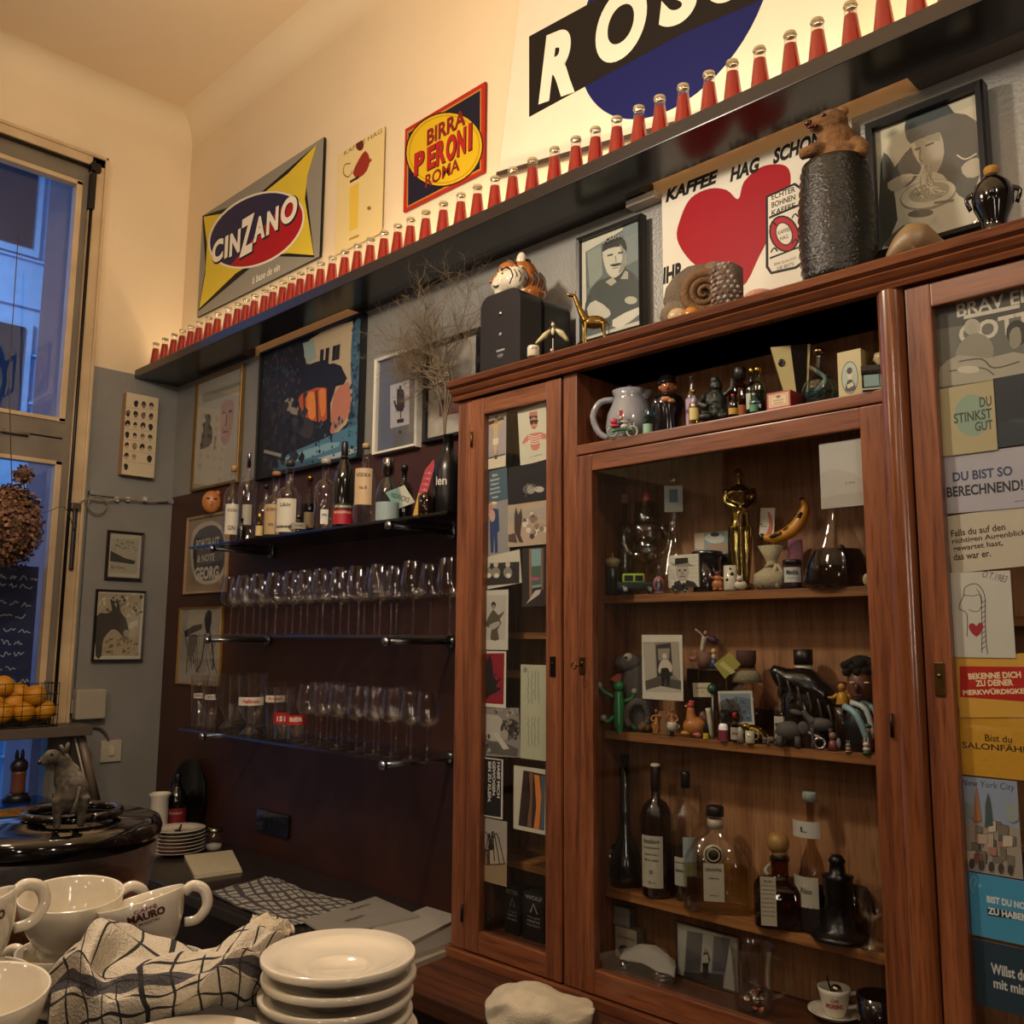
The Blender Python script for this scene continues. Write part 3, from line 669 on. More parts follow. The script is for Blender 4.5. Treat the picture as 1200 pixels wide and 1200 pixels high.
A.pp([(850, 1080), (880, 1050), (930, 1085), (925, 1110), (870, 1120)], '#c4c2ae', 2); A.pp([(940, 1120), (1030, 1075), (1040, 1095), (960, 1150)], '#d6d3c0', 2); A.pp([(915, 985), (935, 1000), (955, 985), (942, 968)], '#a8a896'); A.pp([(968, 975), (995, 975), (995, 950), (985, 945)], '#a8a896'); A.pe(1005, 1050, 22, 14, '#b8b6a2'); A.pt('LOCARNO', 935, 832, 14, 80, '#b8b8a8', 0); A.put()
# -- heart sign
z3 = (800, 0, 3)
A = pic('enamel_sign', 'white enamel sign with a big red heart and KAFFEE HAG SCHONT lettering', 'sign', [(-72, 682), (600, 410), (612, 1010), (-66, 1240)], z3, y=-.02, thick=.006, bg='#dcd8c6', mt=ENAMEL, tol=8, side='#b8b09a')
A.pp([(195, 700), (215, 640), (270, 590), (330, 577), (370, 590), (380, 640), (360, 720), (320, 800), (270, 900), (205, 1010), (100, 960), (30, 920), (-20, 840), (-5, 760), (30, 695), (95, 663), (155, 668)], '#9c0618', 4)
A.pt('KAFFEE', 30, 655, 46, 188, BLK, .05, .25); A.pt('HAG', 218, 596, 52, 108, BLK, .05, .25); A.pt('SCHONT', 420, 512, 56, 215, BLK, .05, .25)
A.pt('IHR', -35, 960, 60, 70, BLK, .05, .1); A.pt('HERZ', -10, 1060, 55, 110, BLK, .05, .1)
A.pp([(292, 690), (395, 642), (420, 660), (428, 925), (400, 945), (310, 965), (292, 940)], '#1a1816'); A.pp([(300, 694), (392, 652), (413, 666), (420, 918), (396, 936), (314, 955), (302, 936)], '#dcd8c6')
for t, yy in (('ECHTER', 679), ('BOHNEN', 707), ('KAFFEE', 736)): A.pt(t, 354, yy, 20, 84, BLK, .02)
A.pp([(304, 762), (416, 714), (417, 722), (304, 770)], BLK); A.pp([(306, 905), (420, 862), (420, 868), (306, 912)], BLK)
A.pe(357, 822, 52, 66, BLK, -.3); A.pe(357, 822, 46, 60, '#a81c2a', -.3); A.pe(357, 822, 30, 42, BLK, -.3); A.pe(357, 822, 26, 38, '#dcd8c6', -.3)
A.pt('KAFFEE', 357, 812, 14, 44, BLK, .01); A.pt('HAG', 357, 835, 14, 28, BLK, .01); A.pt('EINE QUALITÄT:', 362, 918, 12, 80, '#3a3630', 0); A.pt('DIE BESTE', 362, 936, 12, 60, '#3a3630', 0)
for a, b in ((318, 790), (396, 760), (322, 880), (396, 850)): A.pln([(a-12, b+8), (a, b-8), (a+12, b+4)], 5, BLK)
A.put()
# -- man eating spaghetti
A = pic('framed_photo', 'large black framed photo of a capped man eating a plate of spaghetti', 'picture', [(637, 432), (1058, 268), (1075, 790), (655, 912)], z3, y=-.055, fr=(.016, .04, '#0c0b0b', SATIN), bg='#bdb69c', tol=8)
A.pp([(665, 455), (1020, 310), (1036, 765), (684, 880)], '#c9c3ab'); A.pp([(660, 455), (1020, 310), (1020, 420), (880, 345), (800, 400), (790, 500), (740, 590), (670, 540)], '#cbc4a8')
A.pp([(680, 560), (705, 530), (740, 600), (720, 620), (740, 760), (690, 850), (672, 860)], '#4a4a40', 2)
A.pp([(905, 345), (940, 380), (1020, 410), (1030, 600), (985, 690), (930, 640), (900, 600), (850, 570), (870, 470)], '#3b4344', 2)
A.pp([(790, 500), (740, 560), (700, 620), (745, 650), (800, 620), (830, 560), (815, 540)], '#3b4344', 2)
A.pp([(765, 425), (800, 370), (885, 345), (925, 380), (935, 430), (860, 460), (785, 490)], '#3f494c', 3)
A.pp([(785, 490), (860, 462), (890, 450), (905, 520), (880, 590), (840, 580), (815, 560)], '#a8a08a', 2); A.pp([(785, 492), (800, 486), (822, 552), (812, 555)], '#d8d0b6'); A.pp([(840, 462), (890, 450), (890, 480), (845, 480)], '#8a8470')
A.pln([(800, 512), (822, 505)], 7, '#2a2a24'); A.pln([(838, 498), (868, 486)], 8, '#2a2a24'); A.pln([(822, 510), (818, 545), (830, 552)], 5, '#6a6452')
A.pe(848, 672, 102, 52, '#8a8570', -.25, 30); A.pe(848, 668, 98, 46, '#d2ccb2', -.25, 30); A.pe(852, 662, 74, 32, '#a8a088', -.25, 30)
R_ = random.Random(3)
for i in range(16): A.pln([(820+R_.uniform(0, 45), 565), (825+R_.uniform(-4, 40), 610), (815+R_.uniform(-10, 70), 645+R_.uniform(0, 25))], 3.2, R_.choice(['#e6dfc4', '#cfc7a8', '#8c8468']))
for i in range(22): a = R_.uniform(0, 6.3); A.pln([(852+55*math.cos(a), 664+20*math.sin(a)), (852+30*math.cos(a+1), 662+14*math.sin(a+1)), (852+60*math.cos(a+2), 660+20*math.sin(a+2))], 2.5, R_.choice(['#e6dfc4', '#cfc7a8', '#7c745c']))
A.pp([(705, 630), (760, 600), (800, 600), (770, 640), (720, 660)], '#b8b09a', 2); A.pln([(770, 605), (835, 600)], 4, '#d8d2bc'); A.pp([(965, 575), (1000, 545), (1035, 545), (1035, 600), (985, 610)], '#b8b09a', 2); A.pln([(950, 530), (980, 545), (1020, 525)], 5, '#d6d0b8')
A.pp([(775, 740), (870, 725), (855, 775), (800, 790)], '#cfc8ae', 2); A.pe(822, 738, 46, 14, '#5c584a', -.1); A.pln([(868, 735), (882, 745), (862, 765)], 5, '#cfc8ae'); A.pln([(870, 700), (940, 690)], 8, '#6c6652'); A.pp([(690, 850), (760, 780), (800, 800), (760, 850)], '#6a6452', 2)
A.put()
# -- big painting
z1 = (200, 350, 1200/350)
A = pic('painting', 'large dark painting of a night café with glowing orange light and blue foliage', 'picture', [(347, 205), (757, 70), (756, 640), (342, 728)], z1, y=-.035, fr=(.008, .03, '#0c0b0d', SATIN), bg='#1a1a1c', pane=False, tol=5)
A.pp([(356, 230), (450, 190), (480, 330), (440, 430), (362, 500)], '#20242a'); A.pp([(520, 190), (590, 130), (715, 85), (720, 330), (700, 450), (690, 500), (630, 540), (625, 420), (650, 340), (610, 240), (540, 260)], '#b8a684', 2)
A.pp([(640, 380), (700, 330), (705, 450), (660, 510), (625, 535)], '#b9785a', 2); A.pp([(515, 175), (560, 160), (570, 235), (530, 260)], '#8fa09a')
A.pp([(715, 110), (756, 85), (752, 600), (650, 640), (400, 690), (420, 640), (560, 600), (680, 530), (715, 440), (708, 300)], '#3d5f72', 2)
A.psk(150, 715, 110, 752, 560, ['#4f7486', '#24404f', '#2c4a5a', '#1a2c38'], .008, .02, 2)
A.pp([(500, 300), (640, 255), (680, 290), (680, 340), (520, 370)], '#17181a', 2)
A.pp([(498, 400), (530, 370), (610, 355), (612, 480), (570, 490), (520, 470)], '#b4571e', 2); A.pp([(530, 390), (560, 372), (566, 470), (540, 475)], '#e08a35', 2); A.pp([(580, 370), (605, 362), (606, 450), (590, 470)], '#d9822e', 2)
A.pln([(520, 380), (522, 470)], 5, '#241612'); A.pln([(570, 365), (575, 500)], 6, '#241612'); A.pln([(618, 350), (620, 520)], 14, '#1a1214')
A.pp([(440, 410), (475, 395), (500, 440), (520, 470), (490, 465), (455, 450)], '#8c8570', 2); A.pp([(470, 480), (520, 470), (560, 500), (545, 560), (500, 540)], '#3a3430', 2)
A.pp([(420, 640), (600, 560), (745, 500), (740, 600), (560, 640), (460, 660)], '#4d7c92', 2); A.pp([(440, 640), (620, 575), (660, 590), (480, 655)], '#7fa8b4', 2); A.pp([(570, 640), (745, 590), (745, 610), (640, 640)], '#a9b8b4')
A.psk(130, 356, 230, 500, 420, ['#2f3a36', '#3a4646', '#4e2c38', '#14181a', '#1c2426'], .008, .022, 5); A.psk(70, 360, 430, 520, 640, ['#14161a', '#242a30', '#30302c'], .02, .05, 6); A.psk(60, 560, 500, 745, 620, ['#2a4a5c', '#4a6c7c', '#182a34'], .008, .022, 7)
for a in (590, 612, 640, 655): A.pln([(a, 260-(a-590)*.3), (a+4, 200-(a-590)*.3)], 14, '#1c1d1e')
A.pln([(360, 610), (430, 628)], 7, '#8c8c82'); A.put()
# -- gold frame with silhouette and face
A = pic('framed_print', 'gold framed print of a black silhouette and a pink face, beside the corner', 'picture', [(98, 330), (288, 262), (262, 740), (78, 775)], z1, y=-.022, fr=(.014, .018, '#7a5c2c', mat('gilt_wood', rough=.35, metal=.5, var=.3, vscale=30)), bg='#b9b2a0', tol=5)
A.pp([(118, 380), (270, 330), (245, 715), (98, 735)], '#b8b1a0'); A.pp([(120, 380), (270, 330), (268, 370), (118, 420)], '#9a947f')
A.pp([(110, 605), (115, 560), (122, 520), (120, 500), (133, 490), (128, 470), (142, 460), (152, 475), (150, 505), (158, 520), (155, 580)], '#1c1a1a', 2)
A.pp([(192, 440), (205, 412), (230, 405), (245, 420), (242, 490), (228, 560), (210, 588), (195, 570), (190, 500)], '#b58d86', 3); A.pln([(215, 460), (214, 500), (208, 510)], 4, '#4a3430'); A.pln([(200, 455), (210, 457)], 5, '#4a3430'); A.pln([(225, 452), (238, 450)], 5, '#4a3430'); A.pln([(202, 535), (222, 532)], 4, '#7a4c48'); A.pp([(165, 560), (175, 540), (172, 600), (163, 610)], '#8a8474'); A.put()
# -- hand print in white frame
A = pic('framed_print', 'white framed print of a dark raised hand on a grey mount', 'picture', [(815, 232), (985, 195), (985, 592), (808, 630)], z1, y=-.035, fr=(.012, .03, '#d9d5c6', SATIN), bg='#6a6a68', tol=5)
A.pp([(866, 345), (943, 322), (942, 500), (866, 518)], '#c2bdbc'); A.pp([(884, 430), (878, 405), (884, 405), (892, 425), (893, 360), (900, 358), (902, 345), (909, 343), (912, 358), (919, 362), (922, 375), (924, 430), (915, 450), (893, 448)], '#221c24', 1)
A.pln([(908, 450), (908, 478)], 4, '#221c24'); A.pp([(893, 482), (920, 477), (920, 493), (893, 497)], '#2a1c18'); A.pe(905, 532, 6, 8, '#33302e'); A.pe(910, 290, 3, 4, '#4a4846'); A.put()
# -- black frame behind the twigs
A = pic('framed_print', 'black framed print with a dark red boat shape, behind the dry twigs', 'picture', [(378, 622), (640, 525), (640, 1020), (378, 1082)], (400, 250, 4), y=-.03, fr=(.016, .026, '#0d0c0c', SATIN), bg='#b9b3a6', tol=6)
A.pp([(400, 640), (590, 572), (590, 1005), (405, 1045)], '#bfb8aa'); A.pp([(480, 640), (590, 590), (590, 760), (500, 780)], '#a69f92', 2); A.pp([(442, 880), (560, 850), (590, 850), (590, 920), (442, 950)], '#6b2c30', 0); A.pp([(442, 870), (590, 840), (590, 870), (442, 900)], '#221418'); A.pe(500, 905, 40, 22, '#8a4448'); A.put()
# -- GEORG wooden framed print and the horse drawing
z4 = (0, 400, 4)
A = pic('framed_print', 'pale wooden frame with white hand lettering ending in GEORG, under the gold frame', 'picture', [(873, 832), (1056, 790), (1066, 1167), (855, 1195)], z4, y=-.02, fr=(.012, .016, '#a98a66', mat('pale_wood_frame', rough=.5, var=.3, vscale=30)), bg='#9d8468', tol=5)
A.pp([(895, 890), (985, 840), (1045, 900), (1050, 1060), (1000, 1130), (930, 1135), (888, 1060)], '#c9bda6', 3); A.pp([(905, 910), (985, 860), (1035, 910), (1040, 1050), (995, 1112), (935, 1118), (900, 1060)], '#3f3d40', 3)
A.pt('PORTRAIT', 962, 945, 46, 110, '#cfc8b8', .02); A.pt('& NOTE', 955, 1015, 34, 80, '#cfc8b8', .02); A.pt('GEORG', 958, 1085, 60, 112, '#d5cebe', .04); A.put()
z5 = (0, 700, 4)
A = pic('framed_print', 'thin gold framed ink drawing of horses, lowest beside the glass shelves', 'picture', [(835, 52), (1032, 38), (1027, 402), (823, 422)], z5, y=-.02, fr=(.006, .014, '#b58a3a', MATS['gilt_wood']), bg='#b7ae9e', tol=5)
IK = '#26221f'
A.pp([(846, 130), (856, 160), (900, 130), (940, 125), (935, 150), (890, 170), (862, 190)], IK, 1); A.pp([(950, 100), (965, 60), (985, 75), (975, 160), (958, 165)], IK, 2)
for k in range(14): A.pln([(860+k*11, 190+R_.uniform(-10, 20)), (870+k*9, 260+R_.uniform(-20, 20)), (865+k*11, 340+R_.uniform(-30, 30))], R_.choice([2, 3, 5]), R_.choice([IK, '#5a5450']))
A.pln([(955, 170), (935, 300), (910, 350)], 6, IK); A.pln([(975, 160), (990, 260), (990, 340)], 7, IK); A.pp([(880, 180), (920, 180), (905, 250), (880, 300), (870, 240)], '#57514c', 2); A.put()
# -- side wall pictures
A = pic('wall_collage', 'tall wooden block print covered with small black hats and heads', 'picture', [(588, 240), (746, 264), (720, 638), (575, 626)], z4, x=.045, thick=.042, bg='#cdbd9c', side='#a07850', tol=6)
for r in range(7):
    for c in range(4):
        if (r, c) in ((0, 0), (6, 1), (6, 3), (5, 2)): continue
        a, b = 602+c*36+r*-2, 285+r*50+c*5
        if r == 6 and c: continue
        s_ = R_.uniform(.7, 1); col = R_.choice(['#221a1c', '#2b2226', '#1d171a', '#3a2436', '#6a5848'] if c != 1 else ['#8a7a58', '#5a4a3a', '#221a1c'])
        A.pe(a, b, 13*s_, 17*s_, col, R_.uniform(-.4, .4), 9); A.pe(a, b+10, 8, 9, R_.choice(['#b99a78', '#2a2022', '#7a6248']), 0, 8)
for r in range(6): A.pln([(588, 310+r*50), (735, 322+r*52)], 1.5, '#9a8a6c')
A.put()
A = pic('framed_print', 'small dark framed print of a mountain slope with red lettering', 'picture', [(510, 885), (682, 897), (666, 1121), (492, 1114)], z4, x=.046, fr=(.011, .016, '#2a1a12', SATIN), bg='#b9b29c', tol=5)
A.pp([(528, 920), (655, 928), (645, 1090), (515, 1085)], '#a8a28a'); A.pp([(523, 980), (560, 1000), (590, 1015), (640, 1030), (632, 1045), (560, 1035), (520, 1030)], '#3a3a34', 1); A.psk(30, 535, 930, 650, 985, ['#7c7a64', '#8f8c74', '#646250'], .02, .05, 3); A.pt('Bar Note', 555, 1058, 16, 62, '#8a3a2c', .01, .2); A.put()
A = pic('framed_photo', 'black framed photo of a brown donkey in profile beside a white mount', 'picture', [(458, -40), (695, -28), (665, 299), (430, 298)], z5, x=.05, fr=(.008, .018, '#181412', SATIN), bg='#cfc8b4', tol=5)
A.pp([(470, -20), (672, -14), (650, 275), (450, 275)], '#b3a284'); A.psk(70, 480, -15, 665, 90, ['#4a4636', '#8a8466', '#cfc8ac', '#5e5a48'], .02, .06, 8); A.psk(60, 470, 190, 650, 270, ['#8a7a58', '#a8946c', '#6c6048'], .02, .06, 9)
A.pp([(455, 90), (500, 75), (530, 62), (520, 10), (535, 15), (552, 50), (548, 5), (562, 20), (570, 68), (595, 100), (608, 160), (605, 185), (585, 190), (560, 160), (530, 150), (500, 180), (485, 210), (480, 275), (453, 275)], '#463f38', 2)
A.pe(596, 170, 14, 18, '#9c8e7c'); A.pe(566, 100, 5, 5, '#161210'); A.pp([(610, 120), (655, 105), (650, 130), (610, 150)], '#c9bb98'); A.put()
# ---------------------------------------------------------------- cards behind the small door
zd = (520, 440, 1200/280); ze = (520, 700, 1200/280); zg = (520, 920, 1200/280)
CN = [0]
def card(label, cs, zm, bg, cat='card', group=None, name='postcard', w=None):
    CN[0] += 1; y = -.2555+.0016*(CN[0] % 4)
    return pic(name, label, cat, cs, zm, y=y, thick=.0008, bg=bg, tol=3, group=group, side='#d9d4c4')
A = card('postcard of a crucifix, top left in the narrow door', [(208, 213), (318, 183), (308, 455), (205, 478)], zd, '#a39a98'); A.pp([(205, 425), (310, 400), (308, 455), (205, 478)], '#d8cdb0'); A.pp([(225, 232), (300, 205), (304, 222), (228, 250)], '#2c2018'); A.pln([(265, 200), (262, 420)], 13, '#4a3a30'); A.pp([(232, 250), (262, 235), (298, 222), (298, 232), (274, 250), (270, 330), (266, 400), (255, 400), (250, 320), (250, 262)], '#c9a878', 1); A.pp([(246, 320), (276, 312), (272, 345), (248, 350)], '#d8d0b8'); A.pe(263, 228, 9, 12, '#8a6a48'); A.pln([(212, 420), (308, 395)], 5, '#4a4040'); A.put()
A = card('white card with a girl in striped top, top right of narrow door', [(378, 178), (520, 132), (520, 418), (378, 460)], zd, '#cbc9b0'); A.pe(450, 208, 21, 24, '#4a2a22'); A.pp([(430, 185), (470, 178), (470, 200), (430, 205)], '#b87058'); A.pe(453, 240, 19, 30, '#c88470'); A.pp([(432, 226), (474, 220), (474, 236), (432, 240)], '#3a1e18'); A.pe(443, 242, 7, 6, BLK); A.pe(462, 238, 7, 6, BLK); A.pe(453, 262, 6, 4, '#a83028'); A.pp([(395, 335), (420, 300), (450, 290), (490, 285), (518, 300), (518, 320), (482, 320), (484, 345), (475, 372), (445, 375), (435, 345), (430, 325), (402, 345)], '#c77a64', 2)
for k in range(4): A.pln([(425, 300+k*12), (455, 308+k*12), (490, 296+k*12)], 3, '#e0dcc8')
A.pt('la copine', 462, 404, 9, 60, '#4a4638', 0); A.put()
A = card('blue-grey card of a man in a blue suit holding flowers', [(208, 487), (322, 460), (325, 888), (198, 912)], zd, '#94908c'); A.pp([(205, 487), (322, 460), (322, 620), (203, 650)], '#46606c'); 
for k in range(6): A.pt(['Ein', 'kleiner', 'Herr', 'kommt', 'spazieren', 'Heute'][k], 258, 500+k*22, 12, [26, 48, 40, 46, 54, 30][k], '#d8d8cc', .02)
A.pp([(232, 690), (250, 668), (275, 672), (280, 780), (270, 790), (272, 890), (258, 892), (254, 800), (250, 890), (236, 890), (232, 790)], '#28406c', 1); A.pe(254, 652, 12, 14, '#c09a80'); A.pe(254, 640, 15, 7, '#d8d0b8'); A.pe(222, 672, 18, 24, '#c08a78'); A.pe(245, 705, 14, 30, '#c8a090'); A.psk(14, 205, 640, 240, 700, ['#b86858', '#d8b8a0', '#a84840'], .03, .07, 4); A.put()
A = card('nearly black photo of a pale moth, right side of the narrow door', [(325, 465), (518, 425), (515, 628), (322, 645)], zd, '#17161a'); A.pe(432, 570, 36, 26, '#5c5a54', -.2); A.pe(438, 572, 20, 22, '#a09c90'); A.pe(480, 572, 24, 15, '#b8b4a8'); A.psk(16, 390, 540, 470, 600, ['#8a867a', '#3a3834'], .01, .03, 5); A.put()
A = card('sepia photo of a crowd with a donkey', [(322, 645), (518, 625), (518, 855), (322, 855)], zd, '#b8a488'); A.pp([(328, 690), (515, 660), (515, 720), (328, 740)], '#a8a090'); A.pp([(355, 700), (362, 660), (375, 700), (390, 665), (395, 715), (385, 800), (400, 840), (380, 838), (355, 780)], '#4a3630', 1)
for k in range(14): a, b = R_.uniform(395, 510), R_.uniform(695, 800); A.pe(a, b, 9, 11, R_.choice(['#d8c8b0', '#b09880', '#6a5448'])); A.pe(a, b+20, 12, 14, R_.choice(['#dcd4c0', '#4a3a38', '#8a7464']))
A.pp([(325, 800), (360, 790), (370, 840), (325, 835)], '#5a4640'); A.put()
A = card('black and white photo of three seated men', [(198, 925), (385, 862), (388, 1052), (198, 1068)], zd, '#c9c4b0'); A.pp([(202, 945), (380, 935), (380, 1045), (202, 1058)], '#2c2a28')
for a in (222, 262, 322): A.pe(a, 950, 12, 14, '#c0baa8'); A.pe(a, 990, 22, 28, '#8a8676'); A.pe(a+4, 1005, 12, 12, '#d8d4c4')
A.put()
A = card('photo of a tall open window with a view, right in the narrow door', [(392, 868), (510, 862), (512, 1160), (395, 1160)], zd, '#2e2623'); A.pp([(432, 872), (492, 868), (490, 1060), (440, 1070)], '#7fa0a0'); A.pp([(440, 960), (488, 955), (488, 1050), (442, 1055)], '#4a6250'); A.pe(460, 1020, 22, 9, '#b0506a'); A.pp([(428, 870), (440, 870), (444, 1100), (430, 1120)], '#8a6a58'); A.pp([(412, 1150), (460, 1080), (490, 1075), (480, 1100), (430, 1135)], '#c8bcae', 1); A.pp([(488, 866), (500, 866), (500, 1080), (490, 1070)], '#7a5c4c'); A.put()
A = card('white bordered photo of a woman holding a statue', [(196, -35), (325, -38), (322, 262), (190, 265)], ze, '#c9c6b8'); A.pp([(205, -10), (315, -12), (308, 212), (195, 215)], '#b8b4a4'); A.pe(250, 38, 12, 16, '#2a2622'); A.pe(250, 48, 9, 12, '#8a8272'); A.pp([(212, 130), (232, 85), (250, 62), (275, 90), (300, 70), (300, 82), (282, 110), (290, 130), (270, 165), (278, 212), (235, 212), (240, 160), (220, 150)], '#54503f', 2); A.pp([(228, 140), (275, 120), (280, 140), (240, 165)], '#a8a292', 2); A.put()
A = card('red card with black feathers and a white border', [(190, 275), (315, 265), (310, 555), (185, 550)], ze, '#d6d0c0'); A.pp([(193, 282), (305, 280), (300, 538), (190, 530)], '#8c1a26'); A.pp([(200, 510), (205, 360), (225, 300), (235, 290), (245, 340), (250, 400), (270, 420), (262, 450), (290, 455), (262, 480), (235, 490)], '#1a141c', 2); A.pln([(240, 460), (285, 405)], 7, '#1a141c'); A.pln([(240, 430), (262, 380)], 6, '#1a141c'); A.put()
A = card('black and white photo of a curly-haired man lying down', [(185, 555), (380, 555), (380, 805), (183, 795)], ze, '#8e8a80'); A.pp([(190, 600), (250, 590), (300, 620), (290, 720), (200, 700)], '#b8b4a6', 2); A.pe(335, 662, 50, 52, '#3c3832'); A.psk(50, 295, 615, 378, 715, ['#57524a', '#1f1c1a', '#8a8478'], .02, .05, 6); A.pe(305, 690, 20, 26, '#a8a294'); A.pp([(210, 720), (300, 730), (375, 760), (370, 800), (190, 780)], '#5f5b54', 1); A.pp([(245, 680), (270, 680), (330, 760), (300, 765)], '#c8c4b6', 1); A.psk(26, 190, 558, 378, 598, ['#57524a', '#b0a898', '#9a8c80'], .03, .06, 7); A.psk(20, 190, 690, 230, 790, ['#34302c', '#b0a898'], .03, .06, 8); A.put()
A = card('long cream letter with sideways handwriting', [(388, 340), (515, 338), (515, 820), (383, 810)], ze, '#b9bb9e', cat='letter', name='letter')
for k in range(4):
    for y0 in (370, 600):
        pts = [(425+k*17+R_.uniform(-4, 4), y0+j*8) for j in range(int(R_.uniform(14, 24)))]; A.pln(pts, 2, '#4f5348', 0)
A.pe(410, 365, 10, 14, '#8a9078'); A.put()
A = card('black card with sideways white words HABE MICH GEWOGEN. BIN ZU KLEIN.', [(180, 800), (298, 815), (295, 1115), (178, 1095)], ze, '#cfccc4'); A.pp([(178, 806), (290, 820), (287, 1105), (178, 1090)], '#16161a')
for t, a, b, ww in (('HABE MICH', 275, 918, 180), ('GEWOGEN.', 252, 912, 178), ('BIN ZU KLEIN.', 230, 928, 205)): A.pt(t, a, b, 15, ww, '#dcdad2', .03, 0, -PI/2)
A.pe(191, 828, 6, 7, '#c8c8c8'); A.put()
A = card('tilted white bordered photo of trees against a sunset', [(367, 840), (520, 872), (500, 1190), (335, 1160)], ze, '#cdc9b4'); A.pp([(400, 868), (520, 892), (505, 1172), (375, 1145)], '#3a2824'); A.pp([(455, 890), (480, 895), (490, 1000), (480, 1165), (452, 1160), (465, 1050)], '#d8843c', 1); A.pp([(485, 895), (520, 900), (505, 1168), (484, 1165), (492, 1000)], '#55606c'); A.pp([(430, 880), (450, 885), (440, 1155), (420, 1150)], '#7a5a44', 1); A.pln([(425, 900), (430, 1010), (412, 1140)], 7, '#1c1414'); A.put()
A = card('postcard of a giant spider sculpture', [(175, 160), (315, 180), (318, 505), (175, 480)], zg, '#b3a68e'); A.pp([(175, 160), (315, 180), (315, 330), (175, 330)], '#a8a296'); A.pe(238, 310, 16, 18, '#241c18')
for k in range(6): a = 180+k*25; A.pln([(238, 305), ((238+a)/2+R_.uniform(-10, 10), 240+R_.uniform(-10, 10)), (a, 380+R_.uniform(-10, 40))], 5, '#2a201c')
for a in (190, 205, 222): A.pe(a, 330, 7, 9, '#3a2c26'); A.pp([(a-7, 340), (a+7, 340), (a+5, 440), (a-5, 440)], '#4a3832')
A.pp([(175, 400), (316, 400), (318, 505), (175, 480)], '#a08a68'); A.pln([(180, 392), (240, 400), (312, 395)], 5, '#5a4a38'); A.pe(192, 196, 12, 14, '#6a6c94'); A.put()
# ---------------------------------------------------------------- cards in the right-hand door
zr = (1000, 300, 1200/450); zs = (1000, 750, 1200/450)
A = card('black and white photo of people under chalk writing, top of the right-hand door', [(258, 155), (560, 84), (566, 362), (265, 418)], zr, '#6a6a60', name='poster', cat='poster'); A.pp([(258, 155), (560, 84), (562, 180), (262, 230)], '#45453f')
A.pt('BRAV EI', 425, 148, 44, 212, '#cfcab6', .02); A.pt('COTTI', 450, 222, 62, 250, '#cfcab6', .03); A.pp([(345, 186), (520, 150), (520, 162), (345, 198)], '#cfcab6')
A.pe(372, 222, 26, 26, '#b0ab98'); A.pp([(320, 300), (350, 255), (390, 240), (430, 265), (438, 310), (400, 340), (330, 345)], '#8e8a78', 2); A.pe(372, 226, 14, 18, '#a8a492'); A.pe(512, 240, 34, 40, '#2a2a26'); A.pp([(488, 245), (500, 225), (520, 225), (525, 270), (505, 290), (490, 280)], '#8f8b7a', 2); A.pp([(270, 350), (330, 310), (420, 320), (500, 300), (560, 320), (560, 362), (268, 410)], '#a5a08c', 2)
A.pln([(330, 330), (400, 322), (440, 350), (520, 330)], 5, '#54524a'); A.pln([(300, 360), (400, 350), (440, 372)], 4, '#54524a'); A.pe(360, 355, 35, 12, '#c4bfa8'); A.put()
A = card('beige card with a green disc reading DU STINKST GUT', [(265, 420), (437, 385), (450, 600), (280, 632)], zr, '#b3a87e'); A.pe(372, 498, 56, 66, '#8ba68e'); A.pt('DU', 413, 455, 32, 38, '#3f463c', .02); A.pt('STINKST', 373, 500, 32, 120, '#3f463c', .02); A.pt('GUT', 408, 530, 30, 56, '#3f463c', .02); A.put()
A = card('dark blue night photo beside the stink card', [(437, 385), (566, 358), (575, 580), (450, 602)], zr, '#1c2730'); A.pp([(455, 520), (575, 500), (575, 580), (452, 600)], '#26323a'); A.pe(512, 515, 26, 7, '#31424a'); A.put()
A = card('pale lilac card reading DU BIST SO BERECHNEND!', [(280, 632), (566, 583), (570, 776), (292, 812)], zr, '#b0aeb6'); A.pt('DU BIST SO', 402, 681, 30, 188, '#34456a', .03); A.pt('BERECHNEND!', 408, 727, 34, 240, '#2a2c38', .03); A.pln([(503, 768), (535, 764)], 2, '#4a4a54', 0); A.put()
A = card('cream card with four lines of text beginning Falls du auf den', [(292, 812), (570, 776), (575, 962), (302, 995)], zr, '#c4bca6')
for t, a, b, ww in (('Falls du auf den', 388, 857, 172), ('richtigen Augenblick', 422, 880, 236), ('gewartet hast,', 388, 908, 158), ('das war er.', 370, 935, 118)): A.pt(t, a, b, 22, ww, '#3a241e', .02)
A.put()
A = card('white card with a line drawing of a crowned figure with a red heart', [(302, 995), (485, 978), (512, 1252), (316, 1258)], zr, '#c9c8bc'); A.pt('O.T.1983', 442, 1002, 22, 78, '#4a4a46', 0, .2, -.3); A.pln([(355, 1190), (355, 1120), (330, 1100), (345, 1060), (350, 1035), (385, 1025), (410, 1060), (412, 1130), (415, 1200), (420, 1245)], 2.5, '#2a2a28'); A.pln([(345, 1060), (375, 1062), (398, 1060), (400, 1095), (385, 1112), (360, 1105)], 2, '#2a2a28'); A.pln([(385, 1040), (400, 1080), (402, 1240)], 2, '#2a2a28')
for k in range(10): A.pln([(400, 1085+k*16), (414, 1075+k*16)], 2, '#2a2a28', 0)
A.pp([(384, 1190), (362, 1165), (364, 1150), (376, 1148), (385, 1156), (394, 1146), (405, 1150), (404, 1168)], '#a02c38', 2); A.put()
A = card('yellow card with a red label reading BEKENNE DICH ZU DEINER MERKWÜRDIGKEIT', [(318, 60), (575, 32), (580, 248), (325, 235)], zs, '#d2a240'); A.pp([(332, 82), (575, 84), (580, 196), (334, 178)], '#b32018')
for t, a, b, ww in (('BEKENNE DICH', 440, 111, 165), ('ZU DEINER', 440, 134, 118), ('MERKWÜRDIGKEIT', 447, 160, 215)): A.pt(t, a, b, 20, ww, '#f0dcb0', .04)
A.put()
